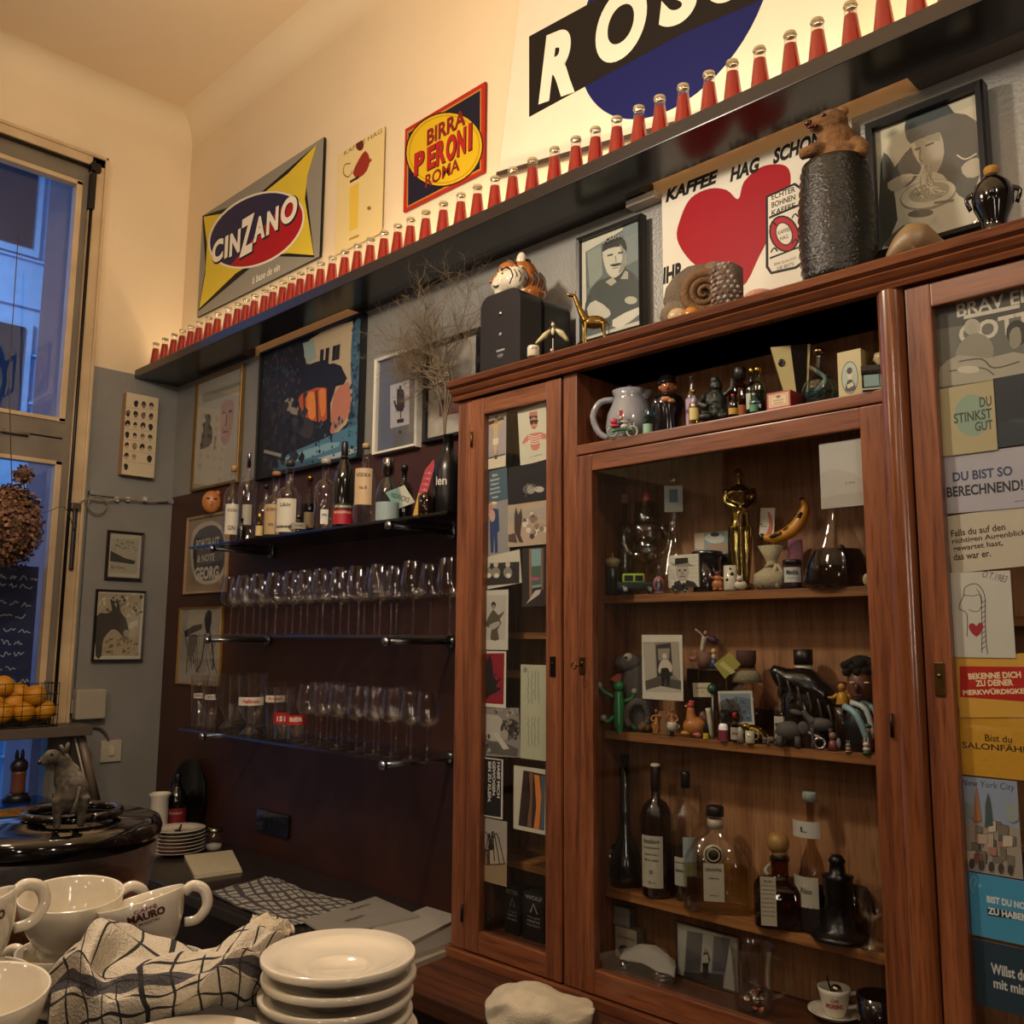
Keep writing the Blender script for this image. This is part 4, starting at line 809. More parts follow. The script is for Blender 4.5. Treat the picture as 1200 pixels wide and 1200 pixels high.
A = card('mustard card reading Bist du SALONFÄHIG', [(325, 228), (580, 240), (585, 444), (340, 420)], zs, '#c9962a'); A.pt('Bist du', 453, 308, 22, 84, '#3a2a12', .015); A.pt('SALONFÄHIG', 450, 334, 24, 224, '#3a2a12', .02); A.put()
A = card('New York City postcard with drawn skyscrapers and stone arches', [(340, 422), (512, 445), (530, 750), (355, 718)], zs, '#93a2b8'); A.pt('New York City', 420, 455, 26, 165, '#2c3458', .0, .1); A.pp([(345, 560), (520, 590), (529, 748), (356, 716)], '#a09888')
for k in range(26):
    a, b = R_.uniform(350, 500), R_.uniform(560, 680); c_, d_ = R_.uniform(14, 34), R_.uniform(18, 44); A.pp([(a, b), (a+c_, b+3), (a+c_, b+d_), (a, b+d_)], R_.choice(['#7c7468', '#b8a894', '#8a5a52', '#c8bca8', '#5c6a62', '#a87870'])); A.pln([(a, b), (a+c_, b+3), (a+c_, b+d_)], 1.5, '#2c2a2a', 0)
A.pp([(376, 570), (380, 500), (386, 455), (392, 500), (402, 565)], '#a8704c'); A.pp([(412, 585), (414, 510), (422, 475), (430, 510), (438, 580)], '#4a5c58'); A.pe(500, 540, 22, 30, '#9aa49c'); A.pp([(345, 545), (350, 500), (372, 520), (375, 560)], '#8a928c')
for k in range(5): A.pe(372+k*30, 698+k*5, 9, 16, '#4a4440')
A.put()
A = card('bright blue card reading BIST DU NOCH ZU HABEN', [(358, 725), (585, 762), (590, 962), (372, 925)], zs, '#4a9cc4'); A.pt('BIST DU NOCH', 492, 823, 22, 150, '#dfe6e6', .04); A.pp([(418, 835), (570, 862), (571, 884), (420, 860)], '#15202c'); A.pt('ZU HABEN', 482, 857, 22, 125, '#dfe6e6', .05); A.pln([(375, 790), (365, 760), (375, 738), (385, 750), (378, 768)], 2, '#9cc8de'); A.pe(395, 768, 7, 6, '#74b4d4'); A.put()
A = card('dark slate blue card reading Willst du mit mir', [(375, 935), (590, 975), (592, 1190), (385, 1140)], zs, '#28404f'); A.pt('Willst du', 486, 1038, 34, 112, '#d2d6d2', .03); A.pt('mit mir', 488, 1084, 30, 100, '#d2d6d2', .03); A.put()
zt2 = (650, 350, 3)
A = card('crumpled white sheet taped inside the glass of the middle door', [(925, 515), (1085, 487), (1095, 722), (942, 742)], zt2, '#bcb9ae', name='paper_sheet', cat='paper'); A.pp([(932, 620), (1000, 600), (1090, 640), (1092, 700), (940, 720)], '#b2aea2', 2); A.pt('2 PM', 1038, 648, 8, 34, '#54524c', 0); A.pp([(938, 700), (1095, 675), (1095, 722), (942, 742)], '#a9a497'); A.put()
# ---------------------------------------------------------------- bottles and glasses
def S(px, pyt, y, z):
    """a standing spot: base point, height up to the photographed top, metres per pixel"""
    p = at(px, pyt+12, y); t = at(px, pyt, y); return Vector((p.x, y, z)), max(.01, t.z-z), mpp(p)
def facing(p, extra=0): return math.atan2(CAM.y-p.y, CAM.x-p.x)+PI/2+extra
REDL = mat('red_aperitif', col='#c00502', rough=.35, var=.03, trans=.6, spec=.2)
CAPM = mat('crown_cap', rough=.45, metal=.3)
tops = [182.5, 193.3, 204, 213.7, 223.8, 233.3, 244.7, 255, 267.5, 278.7, 288.3, 298.3, 310.3, 320, 331.5, 341.5, 352, 363.3, 375.7, 389.3, 404, 419, 434, 450, 466, 481, 499, 519.5, 540, 559.5, 580, 601, 624, 650, 675, 698, 723, 749, 773.5, 801, 831.5, 859, 891, 927, 959, 998, 1036, 1074, 1112, 1150, 1188]
def edge_y(px): return 427.5+(px-176)*-.4526
proto = None
for i, px in enumerate(tops):
    p = at(px, edge_y(px)-14, -.165); p.z = 3.031
    lab = 'red soda bottle with silver crown cap, %s from the left on the long shelf' % ordinal(i)
    if proto is None:
        proto = thing('soda_bottle', lab, 'bottle', p, 0, 'red soda bottles along the long shelf')
        MB().lathe([(0, 0), (.024, 0), (.0262, .004), (.026, .012), (.0145, .1), (.0138, .116), (.0152, .118), (.0152, .1215), (.0, .124)], '#f8f8f8', 20).build('glass_body', CLEAR, proto)
        MB().lathe([(0, .003), (.0235, .003), (.0245, .012), (.0142, .098), (0, .098)], '#c01812', 18).build('drink', REDL, proto)
        MB().lathe([(.0162, .1215), (.0152, .124), (.0142, .1285), (.0, .1292)], '#b5a880', 20, smooth=False).build('crown_cap', CAPM, proto)
    else: clone(proto, p, lab, R_.uniform(0, 3))
# ---- wine glasses
def wineglass(name, label, loc, H, R, group, bowl=.52):
    g = thing(name, label, 'wine glass', loc, 0, group); k = H
    zb = k*(1-bowl)
    MB().lathe([(R*.72, k), (R*.84, k-.12*k*bowl*2), (R*.97, zb+.42*k*bowl), (R, zb+.32*k*bowl), (R*.9, zb+.17*k*bowl), (R*.6, zb+.06*k*bowl), (R*.2, zb+.005*k), (.004, zb-.01*k)], '#ffffff', 22).build('bowl', WINE, g)
    MB().lathe([(.0045, zb-.008*k), (.0032, zb-.06*k), (.0032, .05*k), (.006, .02*k), (R*.4, .012*k), (R*.8, .004*k), (R*.8, 0), (0, 0)], '#ffffff', 20).build('stem', WINE, g)
    return g
def greedy(pxs, py, z, rows, gap, mk, nm, where):
    last = {r: -9 for r in rows}; cnt = {r: 0 for r in rows}; out = []
    for px in pxs:
        best = None
        for r in rows:
            x = at(px, py, r).x
            if x-last[r] > gap: best = r; break
        if best is None: best = max(rows, key=lambda r: at(px, py, r).x-last[r]); x = max(at(px, py, best).x, last[best]+gap*.86)
        last[best] = x; out.append((x, best))
    front = {r: nm_ for r, nm_ in zip(rows, ('front row', 'middle row', 'rear row'))}
    for r in rows:
        for i, (x, _) in enumerate(sorted([o for o in out if o[1] == r])):
            mk(Vector((x, r+R_.uniform(-.004, .004), z)), '%s, %s %s from the left' % (where, front[r], ordinal(i)))
big = [None]
def mkbig(p, l):
    l = 'large wine glass on the middle glass shelf, '+l.split(', ')[1]
    if big[0] is None: big[0] = wineglass('wine_glass', l, p, .222, .044, 'large wine glasses on the middle glass shelf')
    else: clone(big[0], p, l)
greedy([271, 281, 289, 299, 306, 313, 324, 335.6, 344, 353.6, 361, 372.6, 378.4, 391, 400, 410, 420, 427, 439, 445, 458, 465, 485, 504.6, 526.5], 700, GZ(1), [-.235, -.14, -.05], .089, mkbig, '', 'x')
sml = [None]
def mksml(p, l):
    l = 'smaller wine glass on the lowest glass shelf, '+l.split(', ')[1]
    if sml[0] is None: sml[0] = wineglass('wine_glass', l, p, .20, .037, 'smaller wine glasses on the lowest glass shelf')
    else: clone(sml[0], p, l)
greedy([360, 367, 376, 382, 387, 394, 401, 408, 417, 427, 439, 445, 458, 464, 475.5, 481, 501], 870, GZ(2), [-.235, -.15, -.065], .076, mksml, '', 'x')
# ---- beer glasses at the left of the lowest shelf
def beer(px, y, H, R0, R1, lab, band=None, txt=None, foot=False, tcol='#d8d4c8', facets=0):
    p = at(px, 845, y); p.z = GZ(2)
    g = thing('beer_glass', lab, 'glass', p, facing(p), 'beer glasses on the lowest glass shelf')
    if foot: pr = [(R1, H), (R1*.98, H*.8), (R0*1.3, H*.42), (R0*.5, H*.2), (R0*.35, H*.14), (R0*.9, H*.05), (R0*1.15, .003), (R0*1.15, 0), (0, 0)]
    else: pr = [(R1, H), (R1*.97, H*.7), (R1*.9, H*.45), (R0, .012), (R0, 0), (0, 0), (0, .012), (R0*.92, .016), (R1*.84, H*.45), (R1*.94, H*.9)]
    MB().lathe(pr, '#fff', 12 if facets else 22, smooth=not facets).build('glass_wall', CLEAR, g)
    if band or txt:
        q = MB(); rr = R1*.985+.0008
        if band:
            vs = []; n = 12
            for i in range(n+1):
                a = -1.1+2.2*i/n; vs += [(rr*math.sin(a), -rr*math.cos(a), H*band[0]), (rr*math.sin(a), -rr*math.cos(a), H*band[1])]
            q.add(vs, [(2*i, 2*i+2, 2*i+3, 2*i+1) for i in range(n)], band[2])
        if txt: q.text(txt[0], 0, H*txt[1], H*txt[2], tcol, -rr-.0004, R1*1.25, bold=.03, face=lambda v: Vector(((rr+.0006)*math.sin(v.x/rr), -(rr+.0006)*math.cos(v.x/rr), v.z)))
        q.build('printed_band', PRINT, g)
    return g
beer(232, -.2, .205, .026, .034, 'tall beer glass with pale KOZEL lettering, leftmost on the lowest shelf', None, ('KOZEL', .6, .1))
beer(249, -.2, .205, .026, .034, 'tall beer glass with pale KOZEL lettering, second from the left', None, ('KOZEL', .6, .1))
beer(264, -.16, .215, .03, .04, 'footed clear beer goblet beside the tall lettered glasses', foot=True, facets=1)
beer(277, -.06, .20, .03, .036, 'clear beer glass standing at the back left of the lowest shelf')
beer(296, -.2, .215, .034, .05, 'footed beer goblet with white band and red script, front left', (.50, .64, '#d2c9b8'), ('Heilbrunn', .57, .07), True, '#b03028')
beer(300, -.06, .215, .032, .04, 'tall clear beer glass behind the white banded goblet')
beer(319, -.14, .19, .03, .04, 'white banded beer glass between the goblet and red badge glass', (.62, .75, '#d2c9b8'), ('Kristall', .69, .06), False, '#b03028')
beer(332, -.2, .18, .03, .037, 'beer glass with a red round badge, left of the wine glasses', (.3, .52, '#a8241e'), ('1516', .4, .1))
beer(350, -.2, .18, .03, .037, 'beer glass with a red square badge, nearest the wine glasses', (.32, .5, '#b02a22'), ('BIER', .42, .08))
# ---- bottles
def bottle(label, px, pyt, y, z, wpx, shape='round', m=None, liq=None, cap=None, labs=(), cat='bottle', name='bottle', group=None, fill=.5, H=None, sq=0, ang=0, base=None, off=0):
    p, H_, mp = S(px, pyt, y, z); H = H or H_; R = wpx*mp/2
    caph, capr, capc, capm = cap or (.05, .35, '#222222', SATIN)
    Hb = H*(1-caph*.6)
    sh = {'round': (.58, .72, .30), 'wine': (.55, .78, .36), 'tall': (.62, .74, .28), 'squat': (.52, .66, .32), 'cone': (.30, .8, .22), 'flask': (.42, .70, .28), 'bell': (.2, .66, .2), 'mini': (.55, .72, .36), 'globe': (.3, .62, .22), 'grappa': (.40, .74, .17)}[shape]
    t = thing(name, label, cat, p, facing(p, ang), group); rn = R*sh[2]
    if shape in ('globe', 'grappa') and shape == 'globe':
        pr = [(0, 0), (R*.6, 0), (R*.75, .004)]+[(R*math.sin(a), .45*H*.5*(1-math.cos(a))*1.3) for a in [x*PI/10+.6 for x in range(0, 8)]]+[(rn, H*.64), (rn, Hb)]
    else:
        pr = [(0, 0), (R*.9, 0), (R, H*.02), (R, H*sh[0]*.5), (R, H*sh[0]), (R*.93, H*(sh[0]+.3*(sh[1]-sh[0]))), (R*.62+rn*.3, H*(sh[0]+.72*(sh[1]-sh[0]))), (rn*1.05, H*sh[1]), (rn, H*(sh[1]+.06)), (rn, Hb-.006), (rn*1.15, Hb-.005), (rn*1.15, Hb)]
        if shape in ('cone', 'bell'): pr = [(0, 0), (R*.92, 0), (R, H*.03), (R*.97, H*.1), (R*.85, H*.3), (R*.6, H*.5), (rn*1.3, H*sh[1]*.92), (rn, H*sh[1]+.02*H), (rn, Hb)]
    sy = .62 if sq == -1 else 1; sqq = 5 if sq else 0
    MB().lathe(pr, '#ffffff', 24, sq=sqq, sy=sy).build('glass_body', m or CLEAR, t)
    if liq:
        zf = H*fill; ins = [(0, .004)]
        for r, zz in pr[1:]:
            if zz < zf: ins.append((r*.93, max(zz, .004)))
            else: ins.append((ins[-1][0], zf)); break
        ins.append((0, zf)); MB().lathe(ins, '#ffffff', 20, sq=sqq, sy=sy).build('liquid', liquid(liq), t)
    MB().lathe([(0, H*(1-caph)), (R*capr, H*(1-caph)), (R*capr, H*.985), (R*capr*.85, H), (0, H)], capc, 18).build('stopper', capm, t)
    for lb in labs:
        z0, z1, half, col = lb[:4]; lines = lb[4] if len(lb) > 4 else (); a0 = lb[5] if len(lb) > 5 else 0
        rr = R*1.012+.0006; q = MB(); n = 10
        if sqq:
            ww = R*.8*half; yy = -R*sy-.0012
            fc = lambda v: v
            q.box(a0*R-ww, a0*R+ww, yy-.0008, yy, z0*H, z1*H, col)
            for tt, zc, hh, wf, tc in lines: q.text(tt, a0*R, zc*H, hh*H, tc, yy-.0014, ww*2*wf, bold=.02)
        else:
            vs = []
            for i in range(n+1):
                a = a0-half+2*half*i/n; vs += [(rr*math.sin(a), -rr*math.cos(a), z0*H), (rr*math.sin(a), -rr*math.cos(a), z1*H)]
            q.add(vs, [(2*i, 2*i+2, 2*i+3, 2*i+1) for i in range(n)], col)
            for tt, zc, hh, wf, tc in lines:
                q.text(tt, 0, zc*H, hh*H, tc, 0, rr*half*2*wf, bold=.02, face=lambda v: Vector(((rr+.0007)*math.sin(v.x/rr+a0), -(rr+.0007)*math.cos(v.x/rr+a0), v.z)))
        q.build('label', PRINT, t)
    return t
CORK = (.07, .34, '#b28a56', MATTE); BCAP = (.07, .34, '#1a1715', SATIN); GOLD = (.08, .38, '#a8842c', METAL)
DARKGL = mat('black_bottle_glass', col='#0c0e0b', rough=.06, var=.02, coat=.6, spec=.7)
BROWNGL = mat('brown_bottle_glass', col='#1c0c06', rough=.06, var=.02, coat=.6)
zt0 = GZ(0)+.001; G = 'spirit bottles on the top glass shelf'
INK = '#35302a'
bottle('clear bottle with cork and tall white label, leftmost on the top glass shelf', 274, 546, -.2, zt0, 20, 'tall', None, None, CORK, [(.12, .5, .8, '#c9c4b0', [('VODKA', .42, .04, .7, INK), ('GIN', .2, .06, .5, INK)])], group=G)
bottle('clear bottle with silver pourer, second from the left', 292, 531, -.17, zt0, 21, 'tall', None, None, (.16, .2, '#8f8f8c', METAL), [(.2, .42, .5, '#9a9684')], group=G)
bottle('tiny dark bottle standing in front of the two clear left bottles', 283, 607, -.25, zt0, 10, 'mini', DARKGL, None, BCAP, group=G)
bottle('tiny gold capped miniature with a yellow label', 304, 602, -.25, zt0, 9, 'mini', AMBERG, '#a87a30', (.3, .5, '#c2a24a', METAL), [(.1, .5, 1, '#c9b27a')], group=G, fill=.5)
bottle('clear bottle with dark cap, third tall one from the left', 312, 568, -.12, zt0, 17, 'round', None, None, BCAP, group=G)
bottle('corked bottle with a tan paper label, behind the white label bottle', 324, 553, -.19, zt0, 26, 'squat', None, '#c9b27a', (.06, .4, '#a8794c', MATTE), [(.06, .5, .75, '#b59a6c', [('KORN', .42, .05, .6, INK), ('42%', .2, .04, .3, INK)], -.35)], group=G, fill=.4)
bottle('flared clear bottle with a wide white label and black line', 341, 540, -.2, zt0, 29, 'squat', None, None, (.07, .36, '#3a3a38', SATIN), [(.05, .48, .85, '#ccc8b4', [('Likör', .4, .05, .5, INK)], -.25), (.1, .13, .85, '#2a2622', (), -.25)], group=G)
bottle('round flat bottle with an oval medallion', 350, 604, -.26, zt0, 24, 'globe', SMOKE, None, (.2, .3, '#6a6a62', METAL), [(.15, .5, .7, '#8d8a78', [('1890', .33, .08, .5, INK)])], group=G)
bottle('dark liqueur bottle with a gold screw cap', 362, 558, -.14, zt0, 19, 'squat', SMOKE, '#3a1c0c', GOLD, [(.15, .4, .6, '#6a5a3c')], group=G, fill=.55)
bottle('tall clear bottle with wide glass rim and small white square label', 383, 538, -.22, zt0, 25, 'round', None, None, (.07, .46, '#a8a498', SATIN), [(.08, .28, .35, '#c9c9bd', [('gin', .2, .06, .7, INK)])], group=G)
bottle('black sparkling wine bottle with a red and gold band', 403, 518, -.19, zt0, 24, 'wine', DARKGL, None, (.3, .34, '#12100e', SATIN), [(.06, .22, 1.1, '#a3202a', [('RISERVA', .19, .025, .8, '#d9c9a0')]), (.22, .29, 1.1, '#1c1a18', [('SPUMANTE', .255, .03, .8, '#d9c9a0')])], group=G)
bottle('large clear corked bottle with a tall beige label', 429, 520, -.2, zt0, 27, 'round', None, None, (.06, .33, '#b09468', MATTE), [(.25, .68, .8, '#bfa47c', [('VODKA', .6, .045, .8, INK), ('No 8', .45, .04, .4, INK)], -.2)], group=G)
bottle('fluted flask with a wide brushed steel cap', 455, 537, -.22, zt0, 28, 'flask', BLUEG, None, (.27, .5, '#8f8b84', METAL), [(.02, .3, 1.2, '#8fa0a0')], group=G)
bd = bottle('dark bottle with a white diamond shaped label', 474, 545, -.15, zt0, 21, 'round', DARKGL, None, (.1, .4, '#14110f', SATIN), group=G)
q = MB(); hh_ = .042; M_ = Matrix.Rotation(.3, 4, 'Y'); q.M = Matrix.Translation((-.012, -.034, .085)) @ M_
q.prism([(-hh_*1.2, 0), (0, -hh_), (hh_*1.2, 0), (0, hh_)], -.0005, .0005, '#b9b9a4'); q.text('NDRICKS', 0, 0, .016, '#3a3a34', -.0012, .06, bold=.01); q.build('label', PRINT, bd)
p, H_, mp = S(489, 530, -.24, zt0)
q = MB(); q.M = Matrix.Rotation(.24, 4, 'Y'); q.prism([(-.011, 0), (.011, 0), (.013, .075), (-.013, .075)], -.001, .001, '#c09a3a'); q.prism([(-.013, .075), (.013, .075), (.014, .165), (.006, .19), (-.012, .15)], -.001, .001, '#a82c38')
for k in range(4): q.text('....ii.i', 0, .09+k*.018, .007, '#d8b0a8', -.0014, .018)
tag(q.build('paper_strip', PRINT, None, p, facing(p)), 'leaning red and mustard paper strip between two dark bottles', 'card')
bottle('brown glass bottle with a copper cap beside the black vase bottle', 504, 562, -.2, zt0, 20, 'squat', BROWNGL, None, (.1, .42, '#7a4a30', METAL), group=G)
vb = bottle('matt black bottle with white letters len, used as a vase', 521, 509, -.16, zt0, 34, 'wine', mat('black_satin_bottle', col='#141312', rough=.3), None, (.01, .2, '#101010', SATIN), cat='vase', name='vase_bottle', H=None)
VT = vb.location.copy(); VH = S(521, 509, -.16, zt0)[1]
q = MB(); R0 = 17*mpp(VT); q.text('len', 0, .115, .028, '#c8c4b8', 0, .038, bold=.02, face=lambda v: Vector((R0*1.02*math.sin(v.x/R0-.5), -R0*1.02*math.cos(v.x/R0-.5), v.z))); q.build('lettering', PRINT, vb)
# dry twigs out of the black bottle
tw = MB(); R_ = random.Random(11)
def twig(p, d, L, r, depth):
    n = 4; pts = [p]; q_ = Vector(p); dd = Vector(d)
    for i in range(n):
        dd = (dd+Vector((R_.uniform(-.38, .38), R_.uniform(-.25, .25), R_.uniform(-.3, .34)))).normalized(); q_ = q_+dd*L/n; q_.y = max(-.2, min(.12, q_.y)); pts.append(q_.copy())
        if depth > 0 and i > 0:
            for _ in range(R_.choice([1, 2, 2, 3]) if depth > 1 else 2): twig(q_, (dd+Vector((R_.uniform(-1.3, 1.3), R_.uniform(-.7, .7), R_.uniform(-.6, .9)))).normalized(), L*R_.uniform(.4, .62), r*.55, depth-1)
    tw.tube(pts, [r, r*.55], '#75654e', 3 if depth < 2 else 5, False)
for k in range(5):
    a = R_.uniform(-.06, .06)
    st = [Vector((0, 0, -.05)), Vector((a*.3, 0, .06)), Vector((a, R_.uniform(-.02, .02), .15)), Vector((a*1.3-.01, 0, .23))]
    tw.tube(st, [.0028, .0018], '#6a5a48', 5, k=3)
    for j in range(6): twig(st[3]-Vector((0, 0, R_.uniform(0, .1))), Vector((R_.uniform(-1.5, .5), R_.uniform(-.3, .3), R_.uniform(.1, 1))).normalized(), R_.uniform(.13, .22), .0018, 3)
to = tw.build('dry_twigs', MATTE, None, VT+Vector((0, 0, VH))); to['kind'] = 'stuff'; tag(to, 'tangle of dry twigs standing in the matt black bottle', 'twigs')
print('TWIG', len(tw.f))
# ---------------------------------------------------------------- small figures and ornaments
def shp(q, L):
    for s in L:
        k = s[0]
        if k == 'e':
            r = s[2]; rot = Matrix.Rotation(s[4], 3, 'Y') if len(s) > 4 else None; q.ell(s[1], r, s[3], 12, 8, rot)
        elif k == 't': q.tube(s[1], s[2], s[3], s[4] if len(s) > 4 else 7, True, 3 if len(s[1]) > 2 else 0)
        elif k == 'l': q.lathe(s[1], s[2], s[4] if len(s) > 4 else 20, c=s[3] if len(s) > 3 else (0, 0, 0))
        elif k == 'b': q.box(*s[1], s[2], s[3] if len(s) > 3 else 0, Matrix.Rotation(s[4], 3, 'Y') if len(s) > 4 else None)
        elif k == 'p': q.prism(s[1], s[2], s[3], s[4])
        elif k == 'x': q.text(s[1], s[2], s[3], s[4], s[5], s[6], s[7] if len(s) > 7 else None, bold=.02)
    return q
def fig(label, name, cat, px, pyt, y, z, parts, H=None, rot=0, face=True, vox=0, group=None, tilt=0):
    p, H_, mp = S(px, pyt, y, z); H = H or H_
    t = thing(name, label, cat, p, (facing(p) if face else 0)+rot, group)
    for nm, (m, L) in parts.items():
        q = MB(); q.M = Matrix.Scale(H, 4) @ Matrix.Rotation(tilt, 4, 'Y'); shp(q, L)
        if vox and nm in ('body', 'head', 'figure'): q.fused(nm, m, t, vox)
        else: q.build(nm, m, t)
    return t
TZ = ZT+.0615
# speaker
p0 = at(563, 400, -.27); p1 = at(609.5, 390, -.27); zt_ = at(572, 352, -.27).z; pr = at(647, 380, -.08)
sp = thing('loudspeaker', 'black box loudspeaker with rounded top corners, carrying the tiger head', 'loudspeaker', ((p0.x+p1.x)/2, -.16, TZ))
wv = (p1.x-p0.x)/2; hh = zt_-TZ+.012; dy = .11
def rr_poly(w, h, r, n=6):
    P = [(-w, 0), (w, 0)]
    for cx, a0 in ((w-r, 0), (-w+r, PI/2)): P += [(cx+r*math.cos(a0+PI/2*i/n), h-r+r*math.sin(a0+PI/2*i/n)) for i in range(n+1)]
    return P
BKP = mat('black_plastic', rough=.35, col='#18171a', var=.1, bump=.15, bscale=500)
MB().prism(rr_poly(wv, hh, .035), -dy, -dy+.085, '#18171a').build('front_shell', BKP, sp); MB().prism(rr_poly(wv-.007, hh-.007, .03), -dy+.085, -dy+.1, '#0c0c0e').build('seam', BKP, sp)
MB().prism(rr_poly(wv, hh, .035), -dy+.1, .1, '#18171a').build('rear_shell', BKP, sp)
MB().lathe([(0, .004), (.006, .003), (.007, 0), (0, 0)], '#b0aca0', 14, (.002, -dy, hh*.72), rot=Matrix.Rotation(PI/2, 3, 'X')).build('badge', METAL, sp)
q = MB(); q.box(-.012, .02, -dy-.001, -dy, .055, .061, '#8a8a88'); q.box(-.006, .014, -dy-.001, -dy, .035, .05, '#3a3a3c'); q.text('12-24V', .004, .043, .006, '#9a9a98', -dy-.0015); q.ell((.002, -dy, .105), (.006, .003, .005), '#8a8a86'); q.build('label', PRINT, sp)
# tiger head, gazing left
OR, CR_, BK_ = '#9a5c2a', '#cfc7ae', '#1c1512'
th = fig('painted ceramic tiger head with black stripes, on top of the black loudspeaker', 'tiger_head', 'ornament', 604, 303, -.17, TZ+hh+.001, {
 'head': (GLOSS, [('e', (.12, .05, .52), (.42, .36, .46), OR), ('e', (.38, .12, .35), (.3, .3, .4), OR), ('e', (-.18, -.12, .42), (.30, .26, .28), CR_), ('e', (-.32, -.1, .36), (.19, .2, .17), CR_), ('e', (-.36, -.12, .52), (.12, .12, .1), OR), ('e', (-.28, -.1, .2), (.16, .15, .12), CR_), ('e', (-.12, -.02, .72), (.26, .24, .2), OR), ('e', (.0, -.3, .45), (.2, .14, .26), CR_), ('l', [(0, 0), (.36, 0), (.42, .2), (.3, .4), (0, .5)], OR, (.25, .1, 0))]),
 'ear': (GLOSS, [('e', (.12, -.12, .94), (.1, .06, .15), CR_, .15), ('e', (-.18, .14, .86), (.09, .06, .12), OR)]),
 'stripes': (SATIN, [('t', [(.02+i*.12, -.32+i*.05, .72-.02*i), (.14+i*.12, -.36+i*.06, .45), (.02+i*.12, -.3+i*.05, .2-.02*i)], .022, BK_) for i in range(5)]+[('t', [(-.12+i*.09, -.4, .62-i*.02), (-.06+i*.09, -.44, .46), (-.12+i*.09, -.38, .3)], .013, BK_) for i in range(3)]+[('t', [(-.3, -.3, .62), (-.18, -.36, .66), (-.1, -.34, .6)], .02, BK_), ('e', (-.27, -.31, .53), (.05, .03, .04), '#d8c46a'), ('e', (-.27, -.34, .53), (.02, .015, .025), BK_), ('e', (-.49, -.14, .43), (.06, .06, .04), '#a8543a'), ('t', [(-.46, -.24, .3), (-.4, -.27, .28), (-.28, -.3, .32)], .014, BK_), ('t', [(-.2, -.1, .92), (-.05, -.14, .88), (.0, -.25, .8)], .02, BK_), ('t', [(.15, .0, .98), (.28, -.1, .92), (.3, -.3, .8)], .025, BK_)])}, vox=.0035)
fig('small white pot with printed letters in front of the loudspeaker', 'pot', 'pot', 625, 406, -.295, TZ, {'body': (GLOSS, [('l', [(0, 0), (.5, 0), (.55, .1), (.55, .85), (.5, 1), (0, 1)], '#cbc4ac'), ('x', 'DOLCE', 0, .7, .16, '#3a3028', -.57, .6)])})
fig('white ball with one black patch beside the small pot', 'ball', 'ornament', 647, 408, -.295, TZ, {'body': (GLOSS, [('e', (0, 0, .5), .5, '#cfc8b4'), ('e', (-.05, -.38, .75), (.16, .14, .14), BK_)])})
fig('black and cream winged bird figure on a thin pole', 'bird_figure', 'figurine', 648, 340, -.24, TZ, {
 'pole': (SATIN, [('t', [(0, 0, 0), (0, 0, .62)], .012, '#c9c2ae', 8), ('l', [(0, 0), (.1, 0), (.08, .03), (0, .05)], '#20201e')]),
 'body': (SATIN, [('e', (0, 0, .68), (.08, .06, .13), BK_), ('e', (.0, -.02, .9), (.045, .045, .06), '#cfc6a8'), ('e', (0, -.02, .96), (.06, .04, .03), BK_), ('e', (0, -.06, .72), (.04, .03, .1), '#cfc6a8')]),
 'wing': (SATIN, [('t', [(-.05, 0, .78), (-.2, -.02, .62), (-.42, -.03, .42)], [.03, .075, .025], '#b9b486'), ('t', [(.05, 0, .78), (.2, -.02, .68), (.36, -.03, .48)], [.03, .08, .04], '#b9b486'), ('t', [(-.03, 0, .84), (-.15, 0, .72), (-.22, 0, .68)], .04, BK_), ('t', [(.03, 0, .84), (.18, 0, .78), (.25, 0, .72)], .04, BK_)])}, H=.11)
BR = mat('cast_brass', col='#8a7038', rough=.32, metal=1, var=.5, vscale=40)
fig('brass giraffe figurine standing left of the officer photo', 'giraffe_figurine', 'figurine', 688, 341, -.25, TZ, {'figure': (BR, [('e', (.12, 0, .46), (.2, .09, .11), '#8a7038'), ('t', [(-.02, 0, .48), (-.12, 0, .68), (-.2, 0, .9)], [.085, .05, .035], '#8a7038'), ('e', (-.26, 0, .93), (.09, .035, .035), '#8a7038', .2), ('t', [(-.2, -.02, .95), (-.19, -.02, 1)], .012, '#8a7038'), ('t', [(-.2, .02, .95), (-.19, .02, 1)], .012, '#8a7038'), ('t', [(-.02, -.05, .44), (-.03, -.05, .2), (-.02, -.05, 0)], [.04, .022, .022], '#8a7038'), ('t', [(-.04, .05, .44), (-.06, .05, .2), (-.05, .05, 0)], [.04, .022, .022], '#8a7038'), ('t', [(.26, -.05, .44), (.28, -.05, .2), (.25, -.05, 0)], [.045, .022, .022], '#8a7038'), ('t', [(.24, .05, .44), (.3, .05, .2), (.3, .05, 0)], [.045, .022, .022], '#8a7038'), ('t', [(.3, 0, .5), (.36, 0, .38), (.35, 0, .25)], .012, '#8a7038')])}, vox=.0016)
